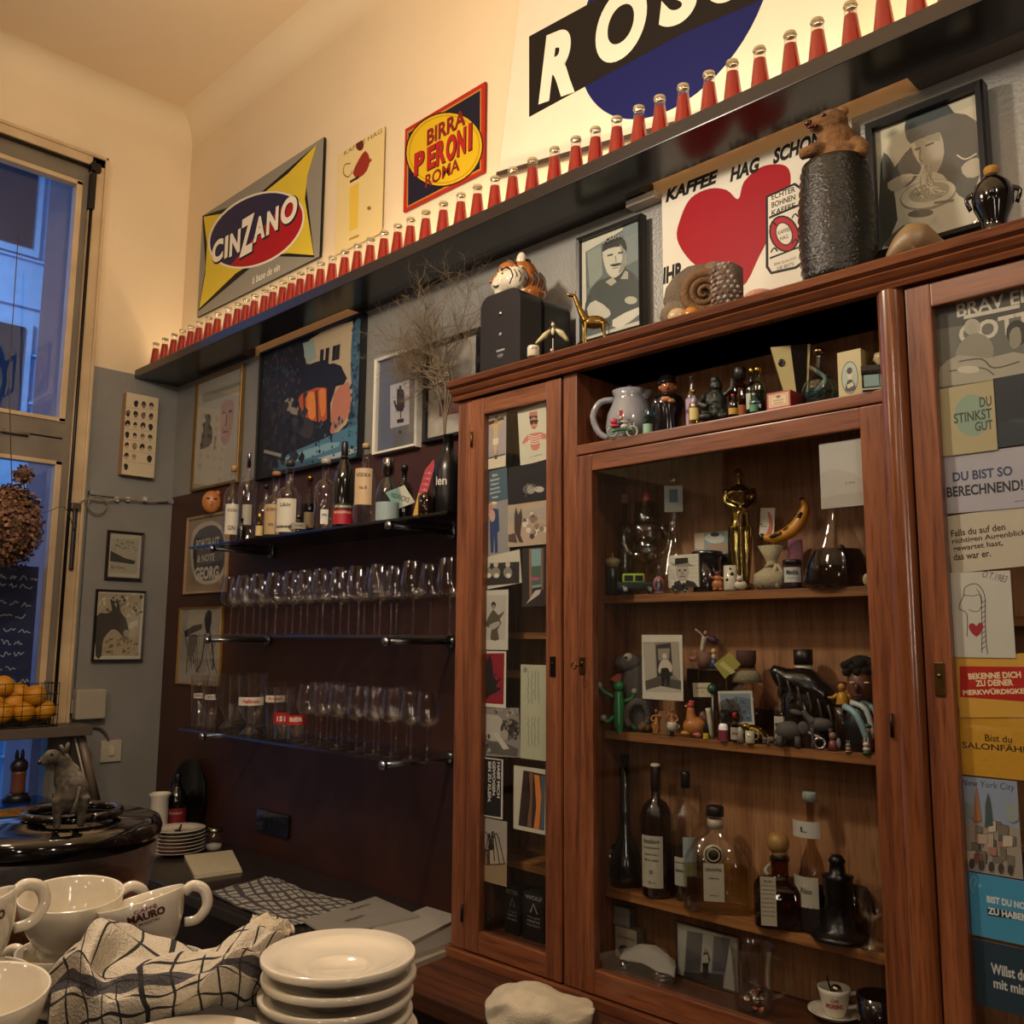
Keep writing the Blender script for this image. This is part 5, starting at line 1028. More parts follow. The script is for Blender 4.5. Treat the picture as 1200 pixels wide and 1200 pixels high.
# stones
STONE = mat('rough_stone', rough=.9, var=.5, vscale=30, bump=1, bscale=120)
amm = fig('round brown ammonite fossil set in grey stone, in front of the heart sign', 'ammonite_fossil', 'fossil', 820, 298, -.2, TZ, {'stone': (STONE, [('e', (0, .1, .42), (.5, .22, .5), '#6e6250'), ('e', (-.25, .08, .2), (.3, .2, .25), '#7a6c56'), ('e', (.2, .1, .62), (.3, .2, .32), '#766a58')]),
  'coil': (STONE, [('t', [(.05+(.30-.28*i/34)*math.cos(i*.55), -.1-.0015*i, .42+(.30-.28*i/34)*math.sin(i*.55)) for i in range(34)], [.085, .05, .02], '#7c5c3c', 8)]), 'crystal': (GLOSS, [('e', (-.12, -.2, .1), (.12, .1, .12), '#b4762c'), ('e', (-.3, -.18, .1), (.14, .1, .12), '#b9a27c'), ('e', (.05, -.2, .06), (.1, .08, .08), '#c98a34')])})
fig('upright piece of grey knobbly coral beside the ammonite', 'coral_piece', 'fossil', 853, 313, -.22, TZ, {'body': (STONE, [('l', [(0, 0), (.29, 0), (.3, .9), (.2, .99), (0, 1)], '#6a5a50')]+[('e', (.3*math.cos(a)*(1 if z_ < .9 else .8), -.26*abs(math.sin(a))*(1 if z_ < .9 else .8)-.01, z_), .045, random.Random(int(a*99+z_*77)).choice(['#9a8e80', '#7a5a50', '#b0a898'])) for z_ in [.1*i+.06 for i in range(10)] for a in [x*.42+z_*2 for x in range(8)]])})
fig('small pink stone near the foot of the heart sign', 'pebble', 'stone', 890, 338, -.24, TZ, {'body': (STONE, [('e', (0, 0, .45), (1, .6, .5), '#b98a74')])})
# toy bear in a jar
jar = fig('tall dark green glazed jar with ribbed sides holding the toy bear', 'glazed_jar', 'jar', 978, 195, -.17, TZ, {'body': (mat('dark_glaze', col='#0f1512', rough=.2, var=.6, vscale=30, bump=.8, bscale=160, dark='#221f16'), [('l', [(0, 0), (.16, 0), (.2, .05)]+[(.235+.035*math.sin(PI*min(1, .15+.85*i/26))+(.010 if i % 2 else -.006), .08+.9*i/26) for i in range(27)]+[(.235, 1), (.2, 1), (.19, .9), (0, .9)], '#1a221c', (0, 0, 0), 30)])})
JH = jar.children[0].dimensions.z; FUR = mat('tan_fur', col='#8d6740', rough=1, var=.5, vscale=60, bump=1, bscale=300, dark='#5a3c22')
p = jar.location+Vector((0, 0, S(978, 195, -.17, TZ)[1]-.03))
be = thing('toy_bear', 'tan furry toy bear leaning left out of the dark ribbed jar', 'toy', p, facing(p)); q = MB()
shp(q, [('e', (.002, 0, .03), (.04, .035, .045), '#9a7045'), ('e', (.004, 0, .065), (.03, .028, .035), '#9a7045'), ('e', (-.002, -.006, .098), (.026, .024, .024), '#a87c50'), ('e', (-.02, -.014, .095), (.016, .013, .012), '#b08a60'), ('e', (.016, .0, .12), (.009, .006, .01), '#8a6238'), ('e', (-.006, .012, .122), (.008, .006, .009), '#8a6238'), ('t', [(-.02, -.02, .05), (-.035, -.032, .04), (-.048, -.03, .038)], [.014, .011, .01], '#9a7045'), ('t', [(.028, -.02, .05), (.04, -.028, .035), (.036, -.034, .018)], [.014, .012, .011], '#9a7045')])
q.fused('body', FUR, be, .003); be.scale = (1.45, 1.3, 1.3); shp(MB(), []); MB().ell((-.034, -.02, .098), (.006, .006, .006), '#3a120e').ell((-.028, -.025, .088), (.009, .004, .004), '#3a120e').ell((-.012, -.028, .104), .003, BK_).build('nose', GLOSS, be)
fig('striped brown sea snail shell lying before the spaghetti photo', 'sea_shell', 'shell', 1070, 259, -.24, TZ, {'body': (mat('shell', rough=.45, var=.4, vscale=20), [('t', [(-.62, 0, .12), (-.35, 0, .3), (-.05, 0, .46), (.2, 0, .42), (.5, 0, .3), (.75, 0, .16)], [.05, .28, .45, .42, .2, .04], '#8a7250', 16)])})
cj_ = fig('shiny black two-handled jug with a cork, far right on the cabinet', 'cork_jug', 'jug', 1162, 196, -.2, TZ, {'body': (mat('black_glaze', col='#0e0c0b', rough=.1, coat=.5), [('l', [(0, 0), (.36, 0), (.34, .06), (.2, .18), (.2, .3), (.3, .48), (.33, .62), (.28, .76), (.14, .86), (.11, .9), (0, .9)], '#100e0d')]), 'handle': (mat('black_glaze'), [('t', [(-.28, 0, .7), (-.4, -.02, .64), (-.34, 0, .5)], .035, '#100e0d')]), 'loop_handle': (mat('black_glaze'), [('t', [(.28, 0, .7), (.4, -.02, .64), (.34, 0, .5)], .035, '#100e0d')]), 'face_boss': (mat('black_glaze'), [('e', (0, -.3, .6), (.06, .05, .05), '#2c2622')]), 'cork': (MATTE, [('l', [(0, .88), (.1, .88), (.12, .97), (.1, 1), (0, 1)], '#a87c34')])})
cj_.scale = (.72, .72, 1)
# ---------------------------------------------------------------- niche over the middle door
ZN = zn+.0015; YN = -.235
GRYP = mat('grey_glaze', col='#8d8f94', rough=.15, coat=.4, var=.05)
fig('pale blue-grey ceramic pitcher with a pointed spout', 'pitcher', 'pitcher', 738, 452, -.19, ZN, {'body': (GRYP, [('l', [(0, 0), (.28, 0), (.36, .08), (.41, .28), (.38, .5), (.29, .7), (.26, .8), (.3, .9), (.27, .9), (.23, .78), (0, .7)], '#8d8f94', (0, 0, 0), 28), ('t', [(.2, -.05, .78), (.3, -.05, .84), (.38, -.05, .86)], [.12, .1, .05], '#8d8f94'), ('t', [(-.05, -.02, .84), (0, -.03, .95), (.02, -.04, 1)], [.14, .07, .02], '#8d8f94')]), 'handle': (GRYP, [('t', [(-.27, 0, .76), (-.5, 0, .72), (-.62, 0, .48), (-.52, 0, .2), (-.36, 0, .1)], .055, '#8d8f94', 10)])})
RD, GN = '#a02830', '#2f6a48'
fig('tiny toy figure in a red top hat riding a green motorcycle', 'motorcycle_toy', 'toy', 731, 481, -.262, ZN, {'wheel': (SATIN, [('t', [(.3+.19*math.cos(a), 0, .21+.19*math.sin(a)) for a in [x*PI/6 for x in range(13)]], .035, '#a8b0a4'), ('t', [(-.42+.17*math.cos(a), 0, .2+.17*math.sin(a)) for a in [x*PI/6 for x in range(13)]], .035, '#7fa08a')]), 'frame': (SATIN, [('t', [(-.42, 0, .22), (-.05, 0, .3), (.3, 0, .24)], .06, GN), ('t', [(.3, 0, .22), (.2, 0, .5), (.08, 0, .58)], .03, '#b0b4ac'), ('e', (-.3, -.02, .42), (.2, .1, .08), RD), ('e', (0, 0, .4), (.16, .1, .1), '#c8ccc0')]), 'figure': (SATIN, [('e', (-.15, 0, .52), (.13, .1, .16), '#2a3038'), ('e', (-.1, -.02, .72), (.08, .08, .09), '#c8a088'), ('b', (-.17, -.03, -.07, .07, .76, 1), RD), ('t', [(-.12, -.06, .58), (.02, -.08, .55), (.12, -.04, .56)], .04, '#b8bcb0'), ('e', (-.36, 0, .6), (.14, .08, .12), '#b04048')])})
bottle('tiny clear bottle with pale green foot, beside the priest figure', 763, 466, YN, ZN, 11, 'tall', BLUEG, '#9ac8a8', BCAP, [(.02, .28, 1.2, '#8ab098')])
fig('black robed ceramic figure of a man with a round cap', 'priest_figure', 'figurine', 778, 440, -.22, ZN, {'body': (GLOSS, [('l', [(0, 0), (.22, 0), (.24, .05), (.22, .25), (.27, .45), (.24, .6), (.1, .7), (0, .71)], '#131112', (0, 0, 0), 22), ('e', (-.17, -.06, .48), (.1, .12, .16), '#131112'), ('e', (.17, -.06, .48), (.1, .12, .16), '#131112')]), 'head': (GLOSS, [('e', (0, -.02, .79), (.12, .12, .12), '#a0633c'), ('e', (0, -.14, .77), (.03, .04, .04), '#a0633c'), ('e', (.12, 0, .79), (.03, .03, .04), '#a0633c'), ('e', (-.12, 0, .79), (.03, .03, .04), '#a0633c'), ('e', (-.04, -.13, .82), .015, BK_), ('e', (.04, -.13, .82), .015, BK_)]), 'hat': (GLOSS, [('l', [(0, .86), (.16, .86), (.16, .88), (.13, .9), (.14, .96), (.08, 1), (0, 1)], '#131112')]), 'hands': (GLOSS, [('e', (-.03, -.25, .53), (.09, .05, .05), '#b07a54'), ('e', (.05, -.25, .5), (.07, .05, .04), '#b07a54')])})
bottle('slim miniature bottle with purple and white floral wrap', 810, 441, YN, ZN, 13, 'mini', None, None, BCAP, [(.02, .55, 2.4, '#a890a8', [('flora', .3, .08, .5, '#5a3a68')])])
bottle('miniature of yellow liqueur with a gold cap', 819, 458, -.25, ZN, 13, 'squat', None, '#c9b04a', GOLD, [(.1, .45, .9, '#c8b878')], fill=.6)
fig('dark green statuette of a seated bearded figure', 'seated_statuette', 'figurine', 835, 442, YN, ZN, {'figure': (mat('green_black_bronze', col='#141d16', rough=.35, var=.4, vscale=30, bump=1, bscale=120), [('e', (0, 0, .18), (.34, .25, .18), '#141d16'), ('e', (0, 0, .45), (.24, .2, .28), '#141d16'), ('e', (.02, -.03, .78), (.14, .14, .15), '#141d16'), ('t', [(-.2, -.05, .6), (-.32, -.15, .4), (-.15, -.25, .3)], .07, '#141d16'), ('t', [(.2, -.05, .6), (.34, -.1, .7), (.36, -.1, .9)], .06, '#141d16'), ('e', (-.2, -.18, .1), (.16, .14, .1), '#141d16'), ('e', (.2, -.18, .1), (.16, .14, .1), '#141d16'), ('e', (0, 0, .93), (.1, .1, .08), '#141d16')])}, vox=.0018)
bottle('amber liqueur bottle with a dark ribbed stopper', 860, 430, -.2, ZN, 26, 'round', AMBERG, '#b0561c', (.22, .55, '#2a2624', SATIN), [(.1, .3, .6, '#a05a24')], fill=.62)
bottle('tiny dark miniature with a red cap and orange label', 859, 462, -.262, ZN, 12, 'round', DARKGL, None, (.16, .34, '#a83028', SATIN), [(.08, .35, 1, '#b88a34')])
bottle('dark miniature with silver cap behind the green bottle', 880, 432, -.2, ZN, 16, 'round', DARKGL, None, (.12, .4, '#a88a4a', METAL), [(.2, .5, .9, '#b9b8a8')])
bottle('green herb liqueur bottle with a gold cap', 888, 431, -.235, ZN, 18, 'round', GREENG, '#2c5a18', (.12, .45, '#a8883a', METAL), fill=.5)
bottle('tiny pale green bottle in front of the green liqueur', 883, 461, -.263, ZN, 10, 'tall', BLUEG, '#5a9a6a', (.1, .36, '#c9c9b8', SATIN), [(.05, .4, 1.1, '#4a8a64')])
def pbox(label, a, b, c, y, z, col, side, dep, art=None, name='box', cat='box'):
    """a carton: a and b are front left and right pixels, c the top pixel row"""
    p = at(a, c, y); q_ = at(b, c, y); H = at((a+b)/2, c, y).z-z; w = abs(q_.x-p.x)
    t = thing(name, label, cat, ((p.x+q_.x)/2, y, z)); MB().box(-w/2, w/2, 0, dep, 0, H, side, .0008).build('carton', PRINT, t)
    A = Art(w, H); A.M = Matrix.Translation((0, -.0006, 0)); A.bg(col)
    if art: art(A)
    A.build('front_print', PRINT, t); return t
pbox('small red box with a cream oval printed front', 898.5, 926, 459, -.262, ZN, '#a8503c', '#7c2320', .05, lambda A: (A.rect(.08, .12, .92, .88, '#c9b48e'), A.rect(.14, .2, .86, .8, '#b08a66'), A.rect(.17, .24, .83, .76, '#cdbb96'), A.el(.5, .3, .1, .08, '#6a4a38'), A.tx('GIANDUIA', .5, .5, .1, '#7a4a3a'), A.line([(.3, .66), (.7, .66)], .03, '#8a6a50')))
jg = fig('angular cream and black porcelain jug with a side handle', 'porcelain_jug', 'jug', 930, 408, -.19, ZN, {'body': (GLOSS, [('p', [(-.1, 0), (.12, 0), (.18, .3), (.24, 1), (-.32, 1), (-.15, .3)], -.14, .14, '#b8ae7e'), ('p', [(-.0, 0), (.14, 0), (.16, .3), (.2, 1.003), (-.04, 1.003), (.02, .3)], -.145, -.1, '#15110f'), ('e', (-.17, -.145, .75), (.05, .01, .06), '#15110f')]), 'handle': (GLOSS, [('t', [(.2, 0, .7), (.42, -.02, .52), (.36, 0, .4), (.2, 0, .25)], .035, '#b9b4a0')])})
fig('round blue-tinted glass flask with a long neck and glass stopper', 'glass_flask', 'flask', 960, 408, -.225, ZN, {'glass_body': (BLUEG, [('l', [(0, 0), (.2, 0), (.29, .1), (.31, .24), (.27, .38), (.15, .5), (.06, .55), (.05, .9)], '#fff', (0, 0, 0), 26)]), 'liquid': (liquid('#6a9a9c'), [('l', [(0, .01), (.19, .01), (.27, .1), (.29, .2), (0, .2)], '#fff')]), 'stopper': (METAL, [('l', [(0, .88), (.08, .88), (.1, .95), (.06, 1), (0, 1)], '#8a6a48')])})
pbox('cream carton printed with an oval portrait of a woman', 981, 1008.5, 411, -.235, ZN, '#b3a878', '#a0945f', .075, lambda A: (A.el(.5, .56, .36, .34, '#2c3830'), A.el(.5, .56, .33, .32, '#9aab9a'), A.poly([(.28, .8), (.4, .62), (.6, .62), (.74, .8), (.5, .86)], '#2c3430', 2), A.el(.5, .5, .1, .1, '#c8b898'), A.el(.5, .42, .12, .07, '#1c1c1a'), A.poly([(.35, .7), (.62, .66), (.66, .74), (.4, .78)], '#b9b49a')))
fig('small glass jar with a dark square lid and printed band', 'glass_jar', 'jar', 1021, 430, -.262, ZN, {'glass_body': (BLUEG, [('b', (-.36, .36, -.3, .3, 0, .74), '#fff', .04)]), 'label': (PRINT, [('b', (-.28, .28, -.312, -.302, .12, .6), '#7a9a98'), ('b', (-.36, .36, -.31, -.301, 0, .07), '#a8a89a')]), 'lid': (SATIN, [('b', (-.38, .38, -.32, .32, .75, 1), '#241a16', .03)])})
fig('cream ceramic knob partly hidden by the column in the niche', 'ceramic_knob', 'ornament', 1034, 412, -.2, ZN, {'body': (GLOSS, [('l', [(0, 0), (.12, 0), (.08, .4), (.1, .7), (.2, .82), (.16, .95), (0, 1)], '#b8ad86')])})
# ---------------------------------------------------------------- upper glazed shelf
Z1 = SHF[0]+.0015; YA, YM, YB_ = -.155, -.125, -.092
fig('slim dark jar topped by a cupcake shaped stopper', 'cupcake_jar', 'jar', 718, 648, YA, Z1, {'body': (GLOSS, [('l', [(0, 0), (.14, 0), (.15, .6), (.12, .66), (0, .66)], '#2c3230')]), 'stopper': (SATIN, [('l', [(0, .64), (.12, .66), (.19, .8), (.15, .86), (0, .92)], '#a89470'), ('t', [(0, 0, .9), (0, 0, 1)], .012, '#c8c0a8')])})
bottle('tall pale green bottle with a wide pink cork', 732, 579, YB_, Z1, 19, 'tall', glass('pale_green_glass', '#a8c0a8', .5), None, (.09, .5, '#a87868', MATTE))
fig('clear glass bottle shaped like a muscular male torso', 'torso_bottle', 'bottle', 757, 574, YM, Z1, {'glass_body': (glass('thick_clear_glass', '#cfc8a8', .75, .12), [('e', (0, 0, .58), (.17, .11, .14), '#fff'), ('e', (0, 0, .42), (.12, .09, .14), '#fff'), ('t', [(-.06, 0, .4), (-.09, 0, .2), (-.06, 0, .0)], [.09, .075, .05], '#fff', 12), ('t', [(.06, 0, .4), (.1, 0, .2), (.07, 0, .0)], [.09, .075, .05], '#fff', 12), ('t', [(-.15, 0, .64), (-.22, 0, .48), (-.1, -.06, .34)], [.055, .045, .03], '#fff', 10), ('t', [(.15, 0, .64), (.22, 0, .48), (.1, -.06, .34)], [.055, .045, .03], '#fff', 10)]), 'glass_cup': (MATS['thick_clear_glass'], [('l', [(.12, .68), (.105, .88), (.1, .88), (.11, .68), (0, .68)], '#fff')]), 'stopper': (GLOSS, [('l', [(0, .84), (.04, .84), (.05, .92), (.02, 1), (0, 1)], '#b04848')])})
def car(label, px, pyt, y, z, body, roof, H=None, rot=0):
    return fig(label, 'toy_car', 'toy car', px, pyt, y, z, {'body': (GLOSS, [('b', (-.95, .95, -.35, .35, .18, .55), body, .08), ('b', (-.7, .35, -.32, .32, .5, .95), roof, .1)]), 'wheel': (SATIN, [('l', [(0, -.06), (.2, -.06), (.2, .06), (0, .06)], '#16161a')][:0]+[('e', (x, yy, .2), (.2, .07, .2), '#16161a') for x in (-.55, .6) for yy in (-.34, .34)]+[('e', (x, -.4, .2), (.1, .03, .1), '#9a9a94') for x in (-.55, .6)]), 'window': (GLOSS, [('b', (-.6, -.2, -.335, -.32, .6, .85), '#11181a'), ('b', (-.1, .25, -.335, -.32, .6, .85), '#11181a')])}, H=H, rot=rot)
car('dark green toy van with a lime green roof', 747, 671, -.158, Z1, '#1c2c26', '#8fb03c')
fig('small pink oval shrine with a tiny veiled figure', 'shrine_figure', 'figurine', 772, 675, -.16, Z1, {'body': (SATIN, [('e', (0, .05, .52), (.34, .1, .48), '#a05a68'), ('e', (0, 0, .5), (.24, .08, .36), '#4a2a34'), ('l', [(0, .1), (.14, .1), (.08, .6), (0, .7)], '#8a8aa0'), ('e', (0, -.02, .72), .08, '#c8a890'), ('b', (-.25, .25, -.12, .12, 0, .1), '#9a7a78')])})
hm = pbox('white photo card of a man in a straw hat on a toy car', 783, 818.5, 650, -.158, Z1+.012, '#c8c4b2', '#b0aa98', .006, lambda A: ([A.line([(.0, .1+.12*k), (1, .1+.12*k)], .006, '#8a877a', 0) for k in range(7)], A.poly([(.1, 1), (.16, .85), (.35, .78), (.62, .78), (.86, .86), (.96, 1)], '#2a2724', 1), A.poly([(.38, .8), (.5, .98), (.6, .8)], '#cfcaba'), A.poly([(.46, .86), (.54, .86), (.55, 1), (.47, 1)], '#1c1a18'), A.el(.47, .52, .22, .3, '#a8a292'), A.el(.38, .48, .05, .03, '#3a3630'), A.el(.56, .48, .05, .03, '#3a3630'), A.line([(.38, .67), (.48, .66), (.56, .68)], .025, '#4a443c'), A.el(.47, .57, .05, .05, '#8a8474'), A.poly([(.24, .1), (.66, .1), (.68, .3), (.22, .3)], '#1e1c1a', 1), A.poly([(.08, .2), (.24, .3), (.66, .26), (.9, .38), (.62, .37), (.3, .36), (.12, .3)], '#8a8474', 1)), 'photo_card', 'photo')
car('small black toy car under the straw hat photo', 797, 686, -.164, Z1, '#17181a', '#222426', H=.02)
fig('tall clear long-necked bottle behind the straw hat photo', 'long_neck_bottle', 'bottle', 797, 557, YB_, Z1, {'glass_body': (CLEAR, [('l', [(0, 0), (.2, 0), (.22, .05), (.2, .15), (.08, .4), (.05, .55), (.045, .9), (.06, .91), (.06, .93)], '#fff', (0, 0, 0), 24)]), 'stopper': (METAL, [('l', [(0, .9), (.035, .9), (.03, 1), (0, 1)], '#8a8880')]), 'tag': (PRINT, [('b', (-.075, .075, -.075, -.07, .67, .89), '#b9c0b0'), ('b', (-.035, .035, -.078, -.074, .75, .86), '#4a6a7a')])})
A = pic('postcard', 'blue and white fish postcard behind the gold statue', 'card', [(820, 570), (1075, 545), (1100, 800), (835, 800)], (690, 540, 1200/180), y=-.08, thick=.001, bg='#8aa0a0', tol=3); A.pp([(820, 570), (900, 560), (900, 700), (830, 690)], '#c8b8a0'); A.pp([(900, 600), (980, 560), (1060, 600), (1030, 640), (950, 640)], '#d0d0c0', 2); A.pe(985, 575, 35, 18, '#2a3a40'); A.pp([(900, 660), (1080, 640), (1090, 720), (960, 700)], '#a89078', 1); A.pp([(1000, 740), (1095, 720), (1098, 795), (1010, 795)], '#1c3038'); A.put()
fig('black tin with a round lid behind the straw hat photo', 'tin', 'tin', 829, 646, -.115, Z1, {'body': (GLOSS, [('l', [(0, 0), (.34, 0), (.35, .05), (.35, .9), (0, .9)], '#141114')]), 'lid': (METAL, [('l', [(0, .9), (.37, .9), (.37, .98), (.3, 1), (0, 1)], '#6a6864')])})
fig('tiny orange brown bear figure with raised arms', 'bear_figure', 'figurine', 841, 668, -.158, Z1, {'figure': (SATIN, [('e', (0, 0, .3), (.28, .22, .28), '#a8683a'), ('e', (0, -.01, .6), (.2, .17, .18), '#a8683a'), ('e', (0, -.02, .82), (.15, .14, .14), '#5a2a2a'), ('e', (-.14, 0, .93), .06, '#5a2a2a'), ('e', (.14, 0, .93), .06, '#5a2a2a'), ('t', [(-.15, -.05, .6), (-.3, -.08, .66), (-.36, -.08, .74)], .07, '#a8683a'), ('t', [(.15, -.05, .6), (.3, -.08, .6), (.34, -.1, .7)], .07, '#a8683a'), ('e', (-.14, -.14, .08), (.11, .15, .08), '#a8683a'), ('e', (.14, -.14, .08), (.11, .15, .08), '#a8683a')])})
fig('white pottery mug with black blotches', 'spotted_mug', 'mug', 856, 663, -.155, Z1, {'body': (GLOSS, [('l', [(0, 0), (.26, 0), (.28, .05), (.27, 1), (.24, 1), (.24, .1), (0, .1)], '#c9c2ac'), ('e', (.06, -.26, .65), (.08, .03, .07), BK_), ('e', (-.12, -.24, .42), (.08, .03, .06), BK_), ('e', (.0, -.27, .86), (.04, .02, .05), BK_)])})
fig('white curled ceramic cat with a red bow', 'cat_figure', 'figurine', 868, 673, -.157, Z1, {'figure': (GLOSS, [('e', (0, 0, .32), (.4, .28, .32), '#c9c2ac'), ('e', (-.05, -.06, .72), (.22, .2, .2), '#c9c2ac'), ('e', (-.18, -.04, .93), (.05, .04, .08), '#c9c2ac'), ('e', (.1, -.04, .93), (.05, .04, .08), '#c9c2ac')]), 'bow': (SATIN, [('e', (-.05, -.2, .56), (.14, .06, .05), '#8a2a20')])})
GLD = mat('polished_gold', col='#b3a05e', rough=.14, metal=1, var=.1)
fig('shiny gold statuette of a standing man on a base', 'gold_statuette', 'figurine', 866, 548, -.12, Z1, {'body': (GLD, [('e', (-.005, 0, .945), (.036, .04, .052), '#a88'), ('t', [(0, 0, .9), (0, 0, .86)], .024, '#a88'), ('e', (0, 0, .79), (.1, .06, .07), '#a88'), ('e', (-.045, -.045, .78), (.05, .03, .045), '#a88'), ('e', (.045, -.045, .78), (.05, .03, .045), '#a88'), ('t', [(0, 0, .8), (0, 0, .66), (0, 0, .56), (0, 0, .5)], [.1, .072, .075, .085], '#a88', 14), ('t', [(-.04, 0, .52), (-.04, 0, .3), (-.032, 0, .06)], [.058, .046, .026], '#a88', 12), ('t', [(.04, 0, .52), (.04, 0, .3), (.032, 0, .06)], [.058, .046, .026], '#a88', 12), ('t', [(-.095, 0, .82), (-.105, -.02, .72), (-.02, -.085, .66)], [.038, .032, .024], '#a88', 10), ('t', [(.095, 0, .82), (.105, -.02, .72), (.02, -.085, .64)], [.038, .032, .024], '#a88', 10), ('t', [(0, -.08, .62), (0, -.08, .1)], .012, '#a88', 8)]), 'base': (GLD, [('l', [(0, 0), (.1, 0), (.1, .03), (.08, .06), (0, .06)], '#a88')])}, vox=.0022)
A = pic('postcard', 'small white card with a pink figure, behind the banana', 'card', [(272, 368), (388, 370), (380, 590), (268, 590)], (850, 540, 1200/180), y=-.1, thick=.001, bg='#c8c4b0', tol=3); A.pp([(330, 410), (345, 400), (365, 450), (375, 520), (350, 580), (320, 570), (345, 500)], '#b8684c', 2); A.pln([(275, 510), (320, 515)], 4, BK_); A.pln([(280, 490), (290, 500)], 8, BK_); A.put()
fig('cream knotted cloth pouch under the banana', 'cloth_pouch', 'pouch', 904, 640, -.14, Z1, {'body': (CLOTH, [('l', [(0, 0), (.3, 0), (.42, .15), (.4, .35), (.1, .55), (.14, .7), (.3, 1), (.1, .95), (0, .8)], '#b5a988', (0, 0, 0), 14), ('t', [(.1, -.2, .55), (.05, -.34, .3), (.12, -.34, .02)], .05, '#b9ad8c'), ('t', [(.12, -.2, .55), (.26, -.3, .32), (.32, -.32, .03)], .05, '#b9ad8c'), ('t', [(-.12, -.1, .52), (0, -.2, .57), (.14, -.1, .52)], .05, '#a89c7c')])})
fig('white egg-shaped ball with a black dot beside the pouch', 'dotted_ball', 'ornament', 896, 678, -.163, Z1, {'body': (GLOSS, [('e', (0, 0, .48), (.5, .46, .48), '#c4bfa8'), ('e', (-.14, -.4, .3), (.12, .1, .12), BK_)])})
BAN = mat('painted_banana', rough=.4, var=.08)
bp_ = at(921, 612, -.14); bn = thing('banana', 'large painted yellow banana with black blotches curving upward', 'banana', bp_, facing(bp_)); m_ = mpp(bp_)
cv_ = [(-27, 0, -17), (-14, 0, -18.5), (0, 0, -14), (12, 0, -5), (20, 0, 8), (22, 0, 18), (19, 0, 26)]; q = MB()
q.tube([(a*m_, b, c*m_) for a, b, c in cv_], [3.2*m_, 6*m_, 7.6*m_, 8*m_, 7.2*m_, 5*m_, 2.6*m_], '#c8861a', 7, True, 4); q.build('peel', BAN, bn)
q = MB(); q.ell((-27.5*m_, 0, -17*m_), (3.8*m_, 3.8*m_, 4.6*m_), '#15100c').ell((18.5*m_, 0, 26.5*m_), (3*m_, 3*m_, 2.4*m_), '#15100c')
for a, c, rx, rz, ro in ((-14, -16, 6, 2.2, .3), (-8, -14, 3.5, 1.6, .6), (15, 6, 2.2, 3, .3), (17, 9, 1.6, 2, .2), (10, 8, 2.4, 1.2, .8), (3, 0, 1.4, .8, .8), (-1, -8, 4, .8, .6)): q.ell((a*m_, -6.6*m_, c*m_), (rx*m_, 1.2*m_, rz*m_), '#15100c', rot=Matrix.Rotation(-ro, 3, 'Y'))
q.build('blotches', BAN, bn)
fig('pink lump of soap behind the labelled jar', 'pink_soap', 'soap', 931, 632, -.1, Z1, {'body': (SATIN, [('b', (-.12, .16, -.1, .1, 0, 1), '#b06a7c', .05)])})
mt_ = fig('dark brown jar with a white label reading Matilda', 'labelled_jar', 'jar', 928.5, 656, -.15, Z1, {'body': (GLOSS, [('l', [(0, 0), (.32, 0), (.33, .04), (.33, .8), (0, .8)], '#2a1c1c')]), 'lid': (SATIN, [('l', [(0, .82), (.33, .82), (.33, .97), (.3, 1), (0, 1)], '#141214')])})
q = MB(); HH = S(928.5, 656, -.15, Z1)[1]; R0 = .335*HH; n = 10; vs = []
for i in range(n+1): a = -1+2*i/n; vs += [(R0*math.sin(a), -R0*math.cos(a), .2*HH), (R0*math.sin(a), -R0*math.cos(a), .72*HH)]
q.add(vs, [(2*i, 2*i+2, 2*i+3, 2*i+1) for i in range(n)], '#b9bbb4'); q.text('Matilda', 0, .55*HH, .17*HH, BK_, 0, .026, bold=.02, face=lambda v: Vector(((R0+.0006)*math.sin(v.x/R0), -(R0+.0006)*math.cos(v.x/R0), v.z))); q.text('______', 0, .34*HH, .01*HH, BK_, 0, .024, face=lambda v: Vector(((R0+.0006)*math.sin(v.x/R0), -(R0+.0006)*math.cos(v.x/R0), v.z))); q.build('label', PRINT, mt_)
fig('teal tinted tumbler with dark scribbled letters', 'teal_tumbler', 'glass', 952, 669, -.15, Z1, {'glass_body': (BLUEG, [('l', [(0, 0), (.36, 0), (.42, 1), (.4, 1), (.34, .06), (0, .06)], '#fff')]), 'lettering': (PRINT, [('x', 'ok', -.05, .62, .22, '#1c2624', -.42, .4)])})
fig('large clear conical decanter with dark liquid at the right', 'decanter', 'decanter', 985, 545, -.105, Z1, {'glass_body': (CLEAR, [('l', [(0, 0), (.25, 0), (.28, .04), (.24, .2), (.15, .4), (.08, .55), (.055, .7), (.05, 1)], '#fff', (0, 0, 0), 28)]), 'liquid': (liquid('#2c2a2a'), [('l', [(0, .01), (.24, .01), (.265, .05), (.225, .2), (.17, .3), (0, .3)], '#fff')])})
SIL = mat('tarnished_silver', col='#4a3f38', rough=.35, metal=.8, var=.5, vscale=50)
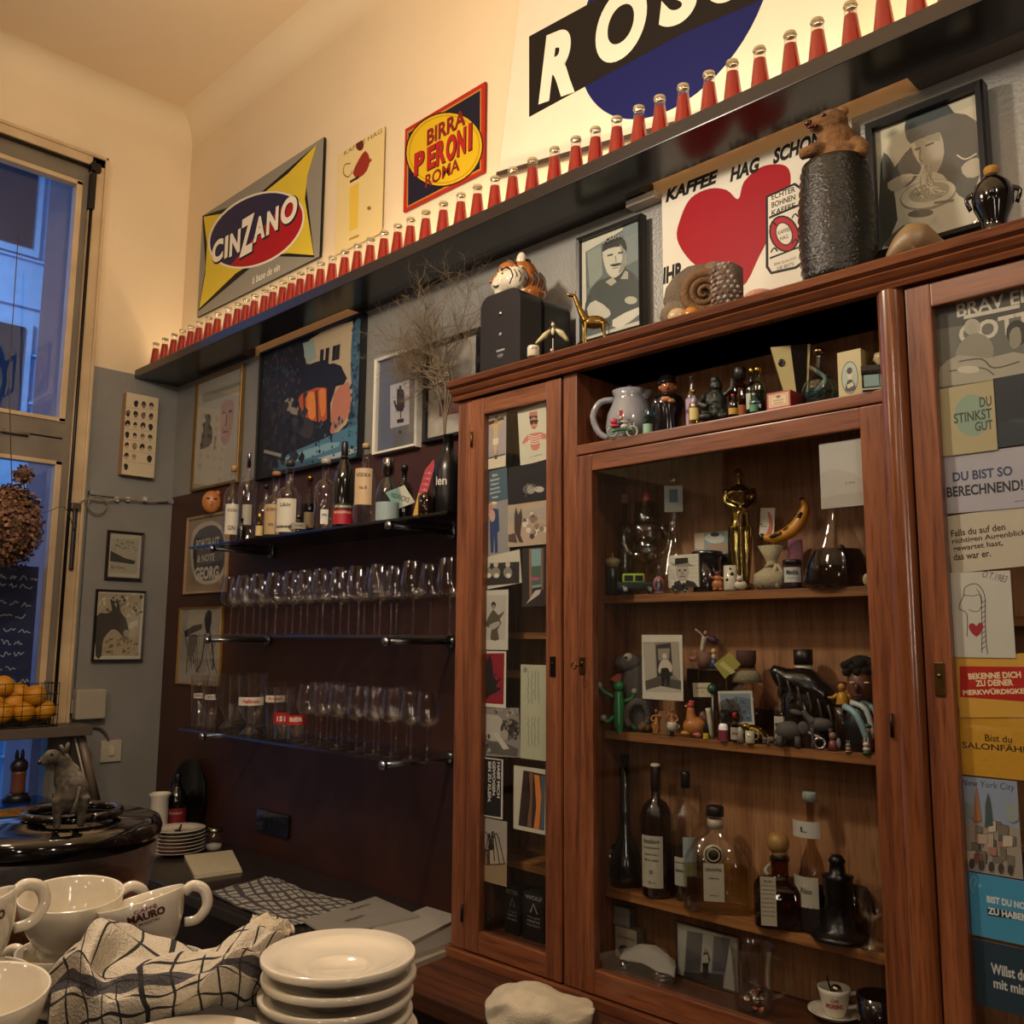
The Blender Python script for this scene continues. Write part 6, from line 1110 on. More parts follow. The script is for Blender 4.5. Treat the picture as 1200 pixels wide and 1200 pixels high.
fig('tarnished silver figure of an adult holding two children', 'family_figure', 'figurine', 981, 638, -.155, Z1, {'figure': (SIL, [('t', [(.1, 0, 0), (.12, 0, .4), (.1, 0, .72)], [.28, .18, .16], '#4a3f38', 12), ('e', (.1, -.02, .88), (.1, .1, .12), '#4a3f38'), ('t', [(.0, -.05, .65), (-.12, -.14, .55), (-.14, -.15, .45)], .06, '#4a3f38'), ('e', (-.16, -.1, .62), (.08, .08, .09), '#4a3f38'), ('t', [(-.16, -.1, .05), (-.16, -.1, .52)], [.12, .09], '#4a3f38', 9), ('e', (-.36, -.05, .5), (.07, .07, .08), '#8a8478'), ('t', [(-.36, -.05, 0), (-.36, -.05, .42)], [.09, .06], '#6a6258', 9), ('t', [(.2, -.02, .65), (.34, -.08, .5), (.26, -.14, .38)], .055, '#4a3f38'), ('e', (.26, -.1, .14), (.16, .14, .13), '#4a3f38')])}, vox=.002)
fig('cream round disc half hidden by the door frame on the upper shelf', 'cream_disc', 'ornament', 1016, 672, -.155, Z1, {'body': (GLOSS, [('e', (0, 0, .5), (.32, .12, .5), '#b8aa80')])})
# ---------------------------------------------------------------- middle glazed shelf: toys and trinkets
Z2 = SHF[1]+.0015
GG = '#2c8a4c'
fig('green bead lizard with wide legs hanging by the door frame', 'lizard_toy', 'toy', 725, 797, -.166, Z2-.012, {'body': (SATIN, [('t', [(.02, 0, 0), (0, 0, .2), (.0, 0, .5), (.0, 0, .8)], [.03, .09, .11, .07], GG, 8), ('e', (0, 0, .9), (.1, .07, .09), GG)]), 'leg': (SATIN, [('t', [(-.1, 0, .7), (-.26, 0, .78), (-.36, 0, .9)], .035, GG), ('t', [(.1, 0, .62), (.24, 0, .68), (.28, 0, .8)], .035, GG), ('t', [(-.1, 0, .35), (-.2, 0, .25), (-.28, 0, .32)], .035, GG), ('t', [(.1, 0, .3), (.22, 0, .2), (.3, 0, .12)], .035, GG), ('e', (-.36, 0, .9), .07, '#a8a494'), ('e', (.28, 0, .8), .06, '#a8a494'), ('e', (-.28, 0, .32), .06, '#a8a494')]), 'stripe': (SATIN, [('t', [(0, -.15, .2), (0, -.16, .5), (0, -.12, .76)], .016, '#7ac48a')])})
fig('red and orange paper fish behind the green lizard', 'paper_fish', 'toy', 731, 789, -.13, Z2, {'body': (PRINT, [('p', [(-.24, .9), (-.1, 1.0), (.1, .96), (.3, .82), (.52, .94), (.6, .84), (.5, .7), (.32, .76), (.1, .76), (-.14, .82)], -.02, .02, '#c0391f')]), 'stick': (MATTE, [('t', [(0, 0, 0), (0, 0, .85)], .012, '#5a4a38')])})
fig('grey felt wolf figure with round white eyes, behind the photo', 'wolf_figure', 'toy', 748, 752, -.1, Z2, {'body': (MATTE, [('t', [(.1, 0, 0), (.05, 0, .3), (0, 0, .55), (.05, 0, .8)], [.16, .15, .17, .13], '#5c5a58', 10), ('e', (-.06, -.05, .76), (.18, .12, .11), '#5c5a58'), ('e', (.16, 0, .95), (.07, .05, .08), '#2c2a28')]), 'eye': (GLOSS, [('e', (-.08, -.14, .82), .055, '#c8c4b8'), ('e', (-.1, -.18, .82), .02, BK_)])})
dw = fig('curled grey driftwood piece at the left of the shelf', 'driftwood', 'driftwood', 747, 818, -.15, Z2, {'body': (STONE, [('t', [(.3*math.cos(a)*1.1, .05, .45+.42*math.sin(a)) for a in [x*.5-.6 for x in range(10)]], [.08, .13, .1], '#5a5048', 8)]+[('e', (.1+.1*i, -.05, .12+.05*(i % 2)), (.1, .1, .1), '#6a4c2c') for i in range(3)])})
ph = pic('photo', 'white bordered photo of a seated boxer in front of a wall', 'photo', [(405, 160), (720, 160), (747, 675), (428, 662)], (690, 720, 1200/180), y=-.162, thick=.0015, bg='#c6c1ae', tol=2); ph.pp([(422, 218), (702, 215), (722, 612), (447, 605)], '#7c776a'); ph.pp([(425, 225), (515, 222), (528, 500), (440, 520)], '#a49e8e'); ph.pp([(640, 220), (698, 218), (716, 520), (660, 470)], '#989282'); ph.pp([(525, 240), (640, 222), (655, 480), (535, 490)], '#3a3733'); ph.pp([(540, 268), (632, 265), (628, 350), (545, 360)], '#8a8578'); ph.pp([(440, 520), (530, 490), (620, 500), (720, 520), (722, 610), (447, 605)], '#4c4842'); ph.pp([(450, 590), (560, 560), (720, 590), (722, 612), (447, 605)], '#b0aa98')
ph.pe(592, 325, 18, 22, '#c0b9a6'); ph.pp([(560, 370), (590, 352), (622, 358), (650, 400), (648, 450), (625, 440), (620, 420), (570, 420), (560, 460), (542, 440)], '#b9b29e', 2); ph.pp([(565, 425), (620, 425), (640, 460), (630, 560), (610, 560), (600, 490), (590, 560), (572, 560), (560, 470)], '#1e1c1a', 1); ph.put()
p = at(777, 835, -.158); q = MB(); q.box(-.012, .012, -.0008, .0008, 0, .055, '#7a5636'); tag(q.build('cardboard_strip', MATTE, None, (p.x, -.1585, Z2)), 'brown cardboard strip propping up the boxer photo', 'card')
fig('small carved brown crib scene low on the left', 'carved_scene', 'carving', 763, 838, -.12, Z2, {'body': (STONE, [('e', (-.2, 0, .3), (.6, .25, .32), '#6a4626'), ('e', (.35, 0, .2), (.4, .2, .22), '#8a5c30')]+[('e', (-.5+.2*i, -.2, .25+.1*(i % 2)), (.1, .08, .2), '#9a6c38') for i in range(6)])})
SKT = '#a8743c'
def nude(label, px, pyt, flip=1): return fig(label, 'bathing_figure', 'figurine', px, pyt, -.165, Z2, {'figure': (SATIN, [('t', [(-.02*flip, 0, 0), (.04*flip, 0, .25), (-.02*flip, 0, .48)], [.06, .08, .11], SKT, 9), ('t', [(-.1*flip, 0, 0), (-.06*flip, -.02, .25), (-.02*flip, 0, .48)], [.05, .07, .1], SKT, 9), ('t', [(0, 0, .5), (.02*flip, 0, .64), (0, 0, .78)], [.1, .07, .1], SKT, 10), ('e', (0, 0, .92), (.065, .065, .08), '#8a5a2c'), ('t', [(-.1*flip, 0, .76), (-.2*flip, 0, .6), (-.08*flip, -.05, .5)], .035, SKT), ('t', [(.1*flip, 0, .76), (.2*flip, -.03, .66), (.1*flip, -.03, .84)], .035, SKT)])})
nude('tan figure of a bathing woman in front of the cardboard strip', 769, 831); nude('second tan bathing woman, above the white thimble', 788, 830, -1)
fig('white thimble-shaped pot on a dark foot', 'tiny_pot', 'pot', 787.5, 846, -.172+.006, Z2, {'body': (GLOSS, [('l', [(0, .35), (.3, .35), (.36, .6), (.34, 1), (0, 1)], '#b9b6a6')]), 'foot': (GLOSS, [('l', [(0, 0), (.22, 0), (.16, .2), (.28, .36), (0, .36)], '#1a1a1c'), ('t', [(.34, 0, .8), (.55, 0, .7), (.36, 0, .5)], .05, '#a8a494')])})
fig('orange ceramic hen figure with a red comb', 'hen_figure', 'figurine', 812, 821, -.15, Z2, {'body': (SATIN, [('e', (.05, 0, .28), (.34, .24, .28), '#a8692c'), ('t', [(-.02, 0, .4), (-.06, 0, .62), (-.05, 0, .8)], [.2, .13, .1], '#a8692c', 10), ('e', (.28, 0, .5), (.14, .1, .22), '#5a3420'), ('e', (-.2, -.05, .1), (.16, .12, .08), '#b07a34')]), 'head': (SATIN, [('e', (-.06, 0, .86), (.11, .1, .1), '#9a3a2c'), ('e', (-.17, 0, .84), (.06, .03, .03), '#c89a4a'), ('e', (-.03, 0, .96), (.09, .03, .05), '#a02c24')])})
bottle('tiny champagne bottle standing in a yellow cup', 827, 841, -.165, Z2, 6, 'wine', BROWNGL, None, (.25, .36, '#b08a34', METAL), [(.0, .28, 3.1, '#c8b030')])
fig('white plastic stick leaning behind the tiny champagne bottle', 'white_stick', 'stick', 832, 828, -.14, Z2, {'body': (SATIN, [('t', [(.05, 0, 0), (0, 0, .5), (-.06, 0, .95)], [.06, .09, .09], '#b8b29a')])})
fig('pink piglet pair by the yellow cup', 'pig_figure', 'figurine', 818, 858, -.168, Z2, {'body': (SATIN, [('e', (0, 0, .5), (.6, .4, .45), '#a85a5a'), ('e', (-.5, -.1, .6), (.3, .25, .3), '#b86a68')])})
# glass case with three tiny figures on it
p0 = at(805, 783, -.115); p1 = at(852, 783, -.115); ct = p0.z
gc = thing('display_case', 'small smoked glass case with tiny figures standing on top', 'case', ((p0.x+p1.x)/2, -.1, Z2)); w2 = (p1.x-p0.x)/2; hc = ct-Z2
MB().box(-w2, w2, -.016, .03, hc-.003, hc, '#4a443a').build('top', SATIN, gc); MB().box(-w2, w2, -.016, .03, .001, hc-.003, '#fff').build('glass_wall', SMOKE, gc)
MB().box(-w2, -w2+.003, -.017, .03, 0, hc-.003, '#3a3428').build('post', SATIN, gc); MB().box(w2-.003, w2, -.017, .03, 0, hc-.003, '#3a3428').build('post', SATIN, gc)
TC = ct+.0005; yc = -.105
fig('tiny pink flamingo on the glass case', 'flamingo_figure', 'figurine', 812, 762, yc, TC, {'body': (SATIN, [('e', (0, 0, .5), (.22, .12, .14), '#b06a60'), ('t', [(.1, 0, .55), (.2, 0, .72), (.08, 0, .88), (.18, 0, .95)], .05, '#b06a60'), ('t', [(0, 0, .4), (.02, 0, 0)], .03, '#a88a78')]), })
fig('tiny dancer with a fluttering cape on a barrel, centre of the glass case', 'dancer_figure', 'figurine', 826, 737, yc, TC, {'barrel': (MATTE, [('l', [(0, 0), (.17, 0), (.2, .2), (.17, .42), (0, .42)], '#6a4a34')]), 'figure': (SATIN, [('t', [(-.08, 0, .42), (-.05, 0, .62), (0, 0, .8)], [.05, .06, .08], '#b8aa94', 8), ('e', (.02, 0, .9), (.05, .05, .06), '#a88a70'), ('t', [(-.03, 0, .8), (-.15, 0, .92), (-.24, 0, .99)], .03, '#a88a70'), ('t', [(.03, .02, .8), (.2, .03, .72), (.34, .03, .66)], [.06, .11, .05], '#4a3038')])})
fig('tiny blond figure with a blue skirt on the glass case', 'blond_figure', 'figurine', 836.5, 759, yc, TC, {'figure': (SATIN, [('l', [(0, 0), (.24, 0), (.12, .45), (0, .5)], '#2a4458'), ('e', (0, 0, .58), (.12, .1, .16), '#b8a89a'), ('e', (0, -.01, .82), (.13, .12, .15), '#c8a458')])})
A = pic('label_card', 'cream paper label stuck upright before the smoked glass case', 'card', [(815, 535), (955, 535), (952, 645), (812, 645)], (690, 720, 1200/180), y=-.122, thick=.001, bg='#bcb496', tol=2); A.pt('MARENDA', 883, 575, 12, 80, '#4a4430'); A.pt('di capo', 880, 605, 9, 50, '#4a4430', 0); A.put()
fig('tiny green knobbed pin between case and label', 'green_pin', 'ornament', 835, 801, -.13, Z2, {'body': (SATIN, [('t', [(0, 0, 0), (0, 0, .8)], .02, '#8a8a80'), ('e', (0, 0, .9), (.1, .1, .1), '#1c4a34')])})
fb = fig('fat round green-grey flask with a dark cork and frilled neck', 'round_flask', 'bottle', 880, 762, -.1, Z2, {'glass_body': (SMOKE, [('l', [(0, 0), (.22, 0), (.32, .1), (.36, .26), (.33, .42), (.22, .56), (.12, .63), (.1, .84)], '#fff', (0, 0, 0), 28)]), 'liquid': (liquid('#6a6444'), [('l', [(0, .01), (.21, .01), (.3, .1), (.34, .26), (.33, .34), (0, .34)], '#fff')]), 'stopper': (MATTE, [('l', [(0, .8), (.095, .8), (.11, .9), (.11, 1), (0, 1)], '#3a1c14')]), 'collar': (CLOTH, [('l', [(.1, .66), (.17, .64), (.15, .74), (.1, .78)], '#8a8468')]), 'tag': (PRINT, [('p', [(-.36, .84), (-.18, .98), (-.06, .84), (-.24, .68)], -.125, -.12, '#9a9440'), ('p', [(-.3, .84), (-.26, .88), (-.12, .76), (-.17, .73)], -.128, -.126, '#c0b870')])})
fb.scale = (1, .65, 1)
A = pic('photo', 'white bordered photo of a blue mountain forest, leaning on the flask', 'photo', [(1005, 598), (1275, 598), (1295, 860), (1030, 860)], (690, 720, 1200/180), y=-.166, thick=.0012, bg='#b6b4a4', tol=2); A.pp([(1022, 618), (1262, 618), (1275, 840), (1040, 840)], '#7c8a90'); A.pp([(1030, 720), (1080, 680), (1150, 640), (1262, 660), (1275, 840), (1040, 840)], '#5a6a78', 0); A.psk(60, 1040, 660, 1262, 835, ['#3a4a58', '#7a8a94', '#2c3a46'], .02, .05, 3); A.put()
bottle('small red nail varnish bottle with a dark cap', 848, 836, -.168, Z2, 12, 'squat', GLOSS, None, (.45, .6, '#16211e', SATIN), [(.02, .4, 1.6, '#7a2c38')])
bottle('miniature sauce bottle with a red cap and printed label', 861, 835, -.168, Z2, 10, 'round', None, '#a8523c', (.2, .5, '#b8281c', SATIN), [(.08, .5, 1.3, '#a8a090', [('SALSA', .3, .08, .5, '#7a2018')])], fill=.6)
fig('tiny white chess-like peg beside the red-capped miniature', 'peg', 'ornament', 868, 852, -.168, Z2, {'body': (SATIN, [('l', [(0, 0), (.25, 0), (.18, .5), (.25, .7), (.12, 1), (0, 1)], '#a8a490')])})
fig('gold and grey beetle shaped ornament on the shelf', 'beetle_ornament', 'ornament', 888, 846, -.15, Z2, {'body': (BR, [('e', (0, 0, .5), (.6, .3, .28), '#8a7a4a', .5), ('e', (-.5, -.05, .75), (.3, .2, .2), '#8a7a4a')]+[('t', [(.2*i-.4, -.2, .45), (.25*i-.5, -.35, .3), (.25*i-.5, -.35, 0)], .03, '#6a5c3c', 5) for i in range(5)]+[('t', [(.25*i-.4, -.28, .3+.12*i), (.25*i-.35, -.3, .75)], .03, '#c8b87a', 5) for i in range(3)])})
fig('miniature cream mug with a black face drawn on it', 'mini_mug', 'mug', 879, 856, -.169, Z2, {'body': (GLOSS, [('l', [(0, 0), (.36, 0), (.38, .06), (.38, 1), (.34, 1), (.34, .15), (0, .15)], '#b5b092')]), 'handle': (GLOSS, [('t', [(.36, 0, .8), (.62, 0, .76), (.62, 0, .36), (.36, 0, .3)], .06, '#b5b092')]), 'print': (PRINT, [('b', (-.15, -.1, -.39, -.37, .5, .62), BK_), ('b', (.02, .08, -.39, -.37, .5, .62), BK_)])})
bottle('small clear square bottle labelled MONTE with a dark cap', 915.5, 806, -.14, Z2, 20, 'round', None, None, (.16, .4, '#1c1c20', SATIN), [(.03, .5, 1, '#b0ae9c', [('MONTE', .36, .07, .8, '#1c1c1a'), ('gin', .2, .05, .3, '#1c1c1a')])])
EG = '#4c4844'
fig('grey toy elephant with long white tusks', 'toy_elephant', 'toy animal', 928, 843, -.166, Z2, {'body': (MATTE, [('e', (-.1, 0, .58), (.5, .3, .36), EG), ('e', (.48, 0, .66), (.24, .24, .28), EG), ('t', [(.62, 0, .6), (.72, 0, .4), (.66, 0, .12)], [.13, .08, .05], EG), ('t', [(-.45, -.14, .4), (-.45, -.14, 0)], .12, EG), ('t', [(-.42, .16, .4), (-.4, .16, 0)], .12, EG), ('t', [(.18, -.14, .4), (.2, -.14, 0)], .12, EG), ('t', [(.25, .16, .4), (.28, .16, 0)], .12, EG), ('t', [(-.58, 0, .6), (-.66, 0, .3)], .025, EG)]), 'ear': (MATTE, [('e', (.4, -.24, .72), (.2, .05, .24), EG)]), 'tusk': (SATIN, [('t', [(.5, -.16, .62), (.75, -.2, .48), (1.1, -.2, .36)], [.06, .05, .02], '#b9b5a4')])})
fig('small grey hippo figure with open jaws', 'toy_hippo', 'toy animal', 903, 862, -.169, Z2, {'body': (MATTE, [('e', (.1, 0, .55), (.6, .35, .35), '#5c5650'), ('e', (-.55, 0, .6), (.3, .26, .24), '#5c5650'), ('e', (-.62, 0, .3), (.25, .2, .1), '#6a5c54')]+[('t', [(x, yy, .4), (x, yy, 0)], .12, '#5c5650') for x in (-.25, .5) for yy in (-.2, .2)])})
fig('grey toy donkey standing side-on, tallest of the plastic animals', 'toy_donkey', 'toy animal', 954, 829, -.15, Z2, {'body': (MATTE, [('e', (.16, 0, .58), (.32, .15, .17), EG), ('t', [(-.02, 0, .62), (-.18, 0, .78), (-.26, 0, .92)], [.13, .09, .08], EG), ('e', (-.42, 0, .86), (.17, .075, .08), EG, .25)]+[('t', [(x, yy, .5), (x+.01, yy, .25), (x, yy, 0)], [.07, .035, .035], EG) for x in (-.06, .38) for yy in (-.07, .07)]+[('t', [(.46, 0, .62), (.54, 0, .5), (.52, 0, .25)], .02, EG)]), 'ear': (MATTE, [('e', (-.24, -.04, 1.0), (.03, .02, .09), EG, -.3), ('e', (-.2, .04, 1.0), (.03, .02, .09), EG, .2)])}, vox=0)
fig('heavy chrome ring standing on edge before the donkey', 'chrome_ring', 'ring', 961, 864, -.169, Z2, {'body': (METAL, [('t', [(.42*math.cos(a), 0, .5+.42*math.sin(a)) for a in [x*PI/8 for x in range(17)]], .12, '#a8a8a8', 8)])})
fig('tiny red and white figure behind the chrome ring', 'tiny_figure', 'figurine', 976, 858, -.16, Z2, {'figure': (SATIN, [('l', [(0, 0), (.3, 0), (.2, .5), (0, .6)], '#7a3c38'), ('e', (.3, 0, .4), (.14, .12, .3), '#7a8890'), ('e', (0, 0, .8), .2, '#8a6a58')])})
fig('black bottle with a white banded cap behind the leather boot', 'dark_bottle', 'bottle', 948, 761, -.09, Z2, {'glass_body': (DARKGL, [('l', [(0, 0), (.24, 0), (.25, .5), (.12, .7), (.08, .76), (0, .78)], '#0c0c0c')]), 'stopper': (SATIN, [('l', [(0, .76), (.09, .76), (.09, .84), (0, .84)], '#b9b29c'), ('l', [(0, .84), (.1, .84), (.1, 1), (0, 1)], '#16120f')])})
fig('black glossy folded boot-like leather ornament', 'leather_ornament', 'ornament', 943, 776, -.13, Z2+.052, {'body': (mat('black_leather', col='#121110', rough=.22, coat=.3, bump=.6, bscale=60), [('t', [(-.55, 0, .9), (-.3, 0, .7), (0, 0, .62), (.35, 0, .36), (.55, 0, .1)], [.06, .22, .3, .24, .1], '#121110', 12), ('e', (.25, .05, .35), (.35, .2, .34), '#121110')]), 'strap': (GLOSS, [('t', [(-.45+.16*i, -.26, .8-.1*i), (-.4+.16*i, -.3, .56-.1*i), (-.42+.16*i, -.2, .4-.08*i)], .022, '#3a3836') for i in range(6)])})
yb_ = pbox('small yellow printed carton propping up the leather ornament', 929, 949, 829, -.118, Z2, '#8a7a34', '#2a2620', .03, lambda A: (A.tx('CAFE', .5, .15, .1, '#2a2218'),))
fig('dark round-shouldered glass bottle under the yellow shirt figure', 'dark_jar', 'jar', 987, 826, -.115, Z2, {'body': (BROWNGL, [('l', [(0, 0), (.24, 0), (.26, .1), (.26, .7), (.22, .95), (0, 1)], '#1c1210')])})
zc_ = Z2+S(987, 826, -.115, Z2)[1]+.0005
fig('small figure in a yellow shirt with outstretched arms', 'yellow_shirt_figure', 'figurine', 987, 798, -.115, zc_, {'body': (SATIN, [('t', [(0, 0, 0), (0, 0, .3), (0, 0, .52)], [.3, .26, .16], '#b8861c', 12), ('t', [(-.2, 0, .42), (-.42, -.1, .28), (-.72, -.15, .32)], [.1, .08, .06], '#b8861c'), ('t', [(.2, 0, .42), (.42, -.1, .3), (.5, -.15, .14)], [.1, .08, .06], '#b8861c'), ('e', (-.78, -.15, .33), .07, '#b07a4c')]), 'head': (SATIN, [('e', (0, -.02, .74), (.19, .18, .2), '#b07a34'), ('e', (.02, .04, .84), (.2, .18, .14), '#2a1a10'), ('e', (0, -.2, .72), .035, '#b07a34')])})
fig('painted bust of a curly haired man in a pale blue striped shirt', 'footballer_bust', 'bust', 1009, 764, -.1, Z2, {'body': (SATIN, [('t', [(0, 0, 0), (0, 0, .3), (0, 0, .48)], [.19, .2, .09], '#161618', 14), ('t', [(-.17, -.08, .44), (-.05, -.19, .36), (.05, -.2, .1)], .035, '#8ab0b4'), ('t', [(-.1, -.1, .48), (.04, -.19, .42), (.11, -.18, .14)], .03, '#b8c4c0'), ('t', [(.0, -.08, .49), (.12, -.15, .42), (.17, -.14, .16)], .03, '#7aa4ac')]), 'head': (SATIN, [('e', (0, -.02, .66), (.14, .15, .2), '#6c4634'), ('e', (-.04, -.17, .64), (.03, .05, .05), '#5c3c2c'), ('e', (-.08, -.18, .69), (.03, .02, .012), '#c8c0b0'), ('e', (.06, -.18, .69), (.03, .02, .012), '#c8c0b0'), ('e', (-.03, -.18, .56), (.06, .03, .02), '#3a201a')]), 'hair': (STONE, [('e', (.01, .02, .84), (.16, .16, .13), '#16120f')]+[('e', (.15*math.cos(a), -.1*abs(math.sin(a))-.03, .84+.05*math.sin(a*3)), .045, '#16120f') for a in [x*.6 for x in range(10)]])})
def bunny(label, px, pyt, c, c2, H): return fig(label, 'bunny_figure', 'figurine', px, pyt, -.168, Z2, {'body': (GLOSS, [('l', [(0, 0), (.3, 0), (.3, .1), (0, .12)], c2), ('e', (0, 0, .28), (.24, .2, .2), c), ('e', (0, -.03, .56), (.22, .19, .18), c)]), 'ear': (GLOSS, [('e', (-.1, 0, .84), (.055, .04, .16), c), ('e', (.1, 0, .84), (.055, .04, .16), c)]), 'face': (GLOSS, [('e', (-.08, -.2, .6), .025, BK_), ('e', (.08, -.2, .6), .025, BK_), ('e', (0, -.22, .53), .02, '#a84038')])}, H=H)
bunny('small grey bunny figure with orange base near the bust', 994, 860, '#8a8480', '#a86a3c', .024); bunny('white ceramic bunny with a green foot, right end of shelf', 1015, 850, '#c4c0b0', '#2a5a3c', .032)
fig('tiny red and blue capped figure above the white bunny', 'capped_figure', 'figurine', 1017, 845, -.135, Z2, {'figure': (SATIN, [('e', (0, 0, .3), (.2, .16, .3), '#6a3c44'), ('e', (0, 0, .7), (.15, .14, .14), '#a87a64'), ('e', (.02, 0, .84), (.18, .16, .1), '#24484c')])})
# ---------------------------------------------------------------- lower glazed shelf: bottles
Z3 = SHF[2]+.0015
INK2 = '#4a4a3c'
def yz(px, py, z): return max(-.166, min(-.085, atz(px, py, z).y))
fig('dark glass decanter with a narrow neck in the left shadow', 'dark_decanter', 'decanter', 733, 884, -.11, Z3, {'glass_body': (DARKGL, [('l', [(0, 0), (.13, 0), (.15, .08), (.12, .24), (.05, .38), (.035, .5), (.035, 1), (0, 1)], '#0e0d0c')])})
fig('squat black bowl in the left corner of the lower shelf', 'black_bowl', 'bowl', 712, 985, -.13, Z3, {'body': (DARKGL, [('l', [(0, 0), (.2, 0), (.34, .3), (.36, .7), (.25, .95), (0, 1)], '#0e0d0c')])})
b1 = bottle('dark brown bottle with a tall white label reading Amallorn', 768, 896, -.14, Z3, 36, 'tall', BROWNGL, None, (.2, .33, '#2a1c16', SATIN), [(.08, .47, .75, '#a9a692', [('Amallorn', .43, .035, .7, INK2), ('_______', .38, .006, .7, INK2), ('sherry seco', .33, .02, .6, INK2), ('de la casa', .29, .018, .6, INK2), ('o', .2, .03, .15, INK2), ('75 cl', .12, .014, .3, INK2)], -.35)])
MB().lathe([(.0, .0), (.0118, .0), (.0118, .012), (.009, .0145), (0, .0145)], '#b8ac94', 18, (0, 0, S(768, 896, -.14, Z3)[1]-.012)).build('wax_cap', MATTE, b1)
bottle('clear bottle with black capsule and pale back label', 803, 904, -.115, Z3, 32, 'tall', CLEAR, '#8a907a', (.13, .33, '#121212', SATIN), [(.2, .5, .5, '#8f9c98', (), .25), (.12, .34, .5, '#a4a694', [('________', .3, .006, .8, INK2), ('bianco', .24, .025, .7, INK2)], -.5)], fill=.4)
gp = bottle('broad clear grappa decanter half full of golden spirit', 838, 944, -.135, Z3, 76, 'grappa', CLEAR, '#e2d39c', (.1, .27, '#1c1614', SATIN), [(.12, .48, .38, '#a8a48e', [('GRAPPA', .42, .03, .8, INK2), ('riserva', .34, .02, .5, INK2), ('bianca', .18, .015, .4, INK2)], -.08)], fill=.40, sq=-1)
HG = S(838, 944, -.135, Z3)[1]; RG = 38*mpp(gp.location)
q = MB(); q.M = Matrix.Translation((-.08*RG, -RG*.62-.0012, HG*.56)) @ Matrix.Rotation(PI/2, 4, 'X'); q.lathe([(0, 0), (RG*.3, 0), (RG*.3, .001), (0, .001)], '#b0a88a', 30).lathe([(0, .001), (RG*.25, .001), (RG*.25, .0016), (0, .0016)], '#1a1814', 30).lathe([(RG*.16, .0016), (RG*.18, .0022), (RG*.2, .0016)], '#a89a6a', 24); q.build('medallion', PRINT, gp)
MB().lathe([(0, HG*.78), (RG*.24, HG*.78), (RG*.24, HG*.87), (0, HG*.87)], '#a8a08a', 18).build('neck_band', PRINT, gp)
wb = bottle('square brown bottle with a large wooden ball stopper and paper tag', 914, 1000, -.13, Z3, 60, 'squat', glass('umber_glass', '#6a3a1c', .45, .06), '#a8602c', (.1, .3, '#2a2018', SATIN), [(.06, .74, .36, '#aaa48c', [('RON', .68, .03, .5, INK2)]+[('lmnop rstuv', .62-.06*k, .022, .8, INK2) for k in range(8)], -.45)], fill=.6, sq=1)
q = MB(); HB = S(914, 1000, -.13, Z3)[1]; rb = 13*mpp(wb.location); q.ell((-.002, 0, HB+rb*.9), rb, '#8c6a34', 20, 14).lathe([(0, HB-.004), (rb*.65, HB-.004), (rb*.7, HB+.004), (0, HB+.006)], '#5a4024'); q.build('ball_stopper', mat('turned_wood', col='#94713a', rough=.45, var=.3), wb)
MB().tube([(-.02, -.02, HB*.86), (-.03, -.034, HB*.8), (-.024, -.04, HB*.74)], .004, '#a8a294', 6, True, 3).build('ribbon', CLOTH, wb)
bl = bottle('tall slim clear bottle with round white seal and slanted oval label', 949, 928, -.12, Z3, 40, 'bell', SMOKE, '#3c1c18', (.07, .42, '#8a968e', MATTE), [(.68, .8, .9, '#b8b6aa', [('L', .74, .04, .2, INK2)], -.4), (.18, .4, .9, '#a8a694', [('o  Riso', .3, .04, .6, INK2)], -.6), (.02, .19, 1.5, '#131012', (), -.3)], fill=.3)
fig('black cast iron lighthouse-shaped candle holder on a round foot', 'iron_tower', 'ornament', 981, 1002, -.14, Z3, {'body': (mat('cast_iron', col='#0e0c0c', rough=.3, metal=.3, bump=.4), [('l', [(0, 0), (.34, 0), (.36, .04), (.3, .07), (.2, .12), (.16, .5), (.18, .52), (.18, .72), (.2, .75), (.1, .78), (.09, .9), (.11, .93), (.06, 1), (0, 1)], '#100e0e', (0, 0, 0), 18)])})
fig('cream drinking glass standing behind the iron tower', 'cream_tumbler', 'glass', 1000, 1040, -.095, Z3, {'glass_body': (glass('cream_glass', '#a8a070', .3, .1), [('l', [(0, 0), (.26, 0), (.34, 1), (.32, 1), (.25, .05), (0, .05)], '#fff')]), 'drink': (SATIN, [('l', [(0, .1), (.22, .1), (.28, .7), (0, .7)], '#6a6440')])})
fig('thick stemmed goblet with a dark feather inside', 'goblet', 'goblet', 1020, 1039, -.155, Z3, {'bowl': (WINE, [('l', [(.21, 1), (.22, .8), (.21, .6), (.14, .48), (.04, .42), (.035, .18), (.1, .1), (.2, .04), (.2, 0), (0, 0)], '#fff', (0, 0, 0), 24), ('l', [(.2, .99), (.21, .8), (.2, .6), (.13, .5), (0, .47)], '#fff')]), 'feather': (MATTE, [('t', [(-.06, 0, .95), (0, 0, .75), (.06, 0, .55)], [.02, .05, .02], '#161210')])})
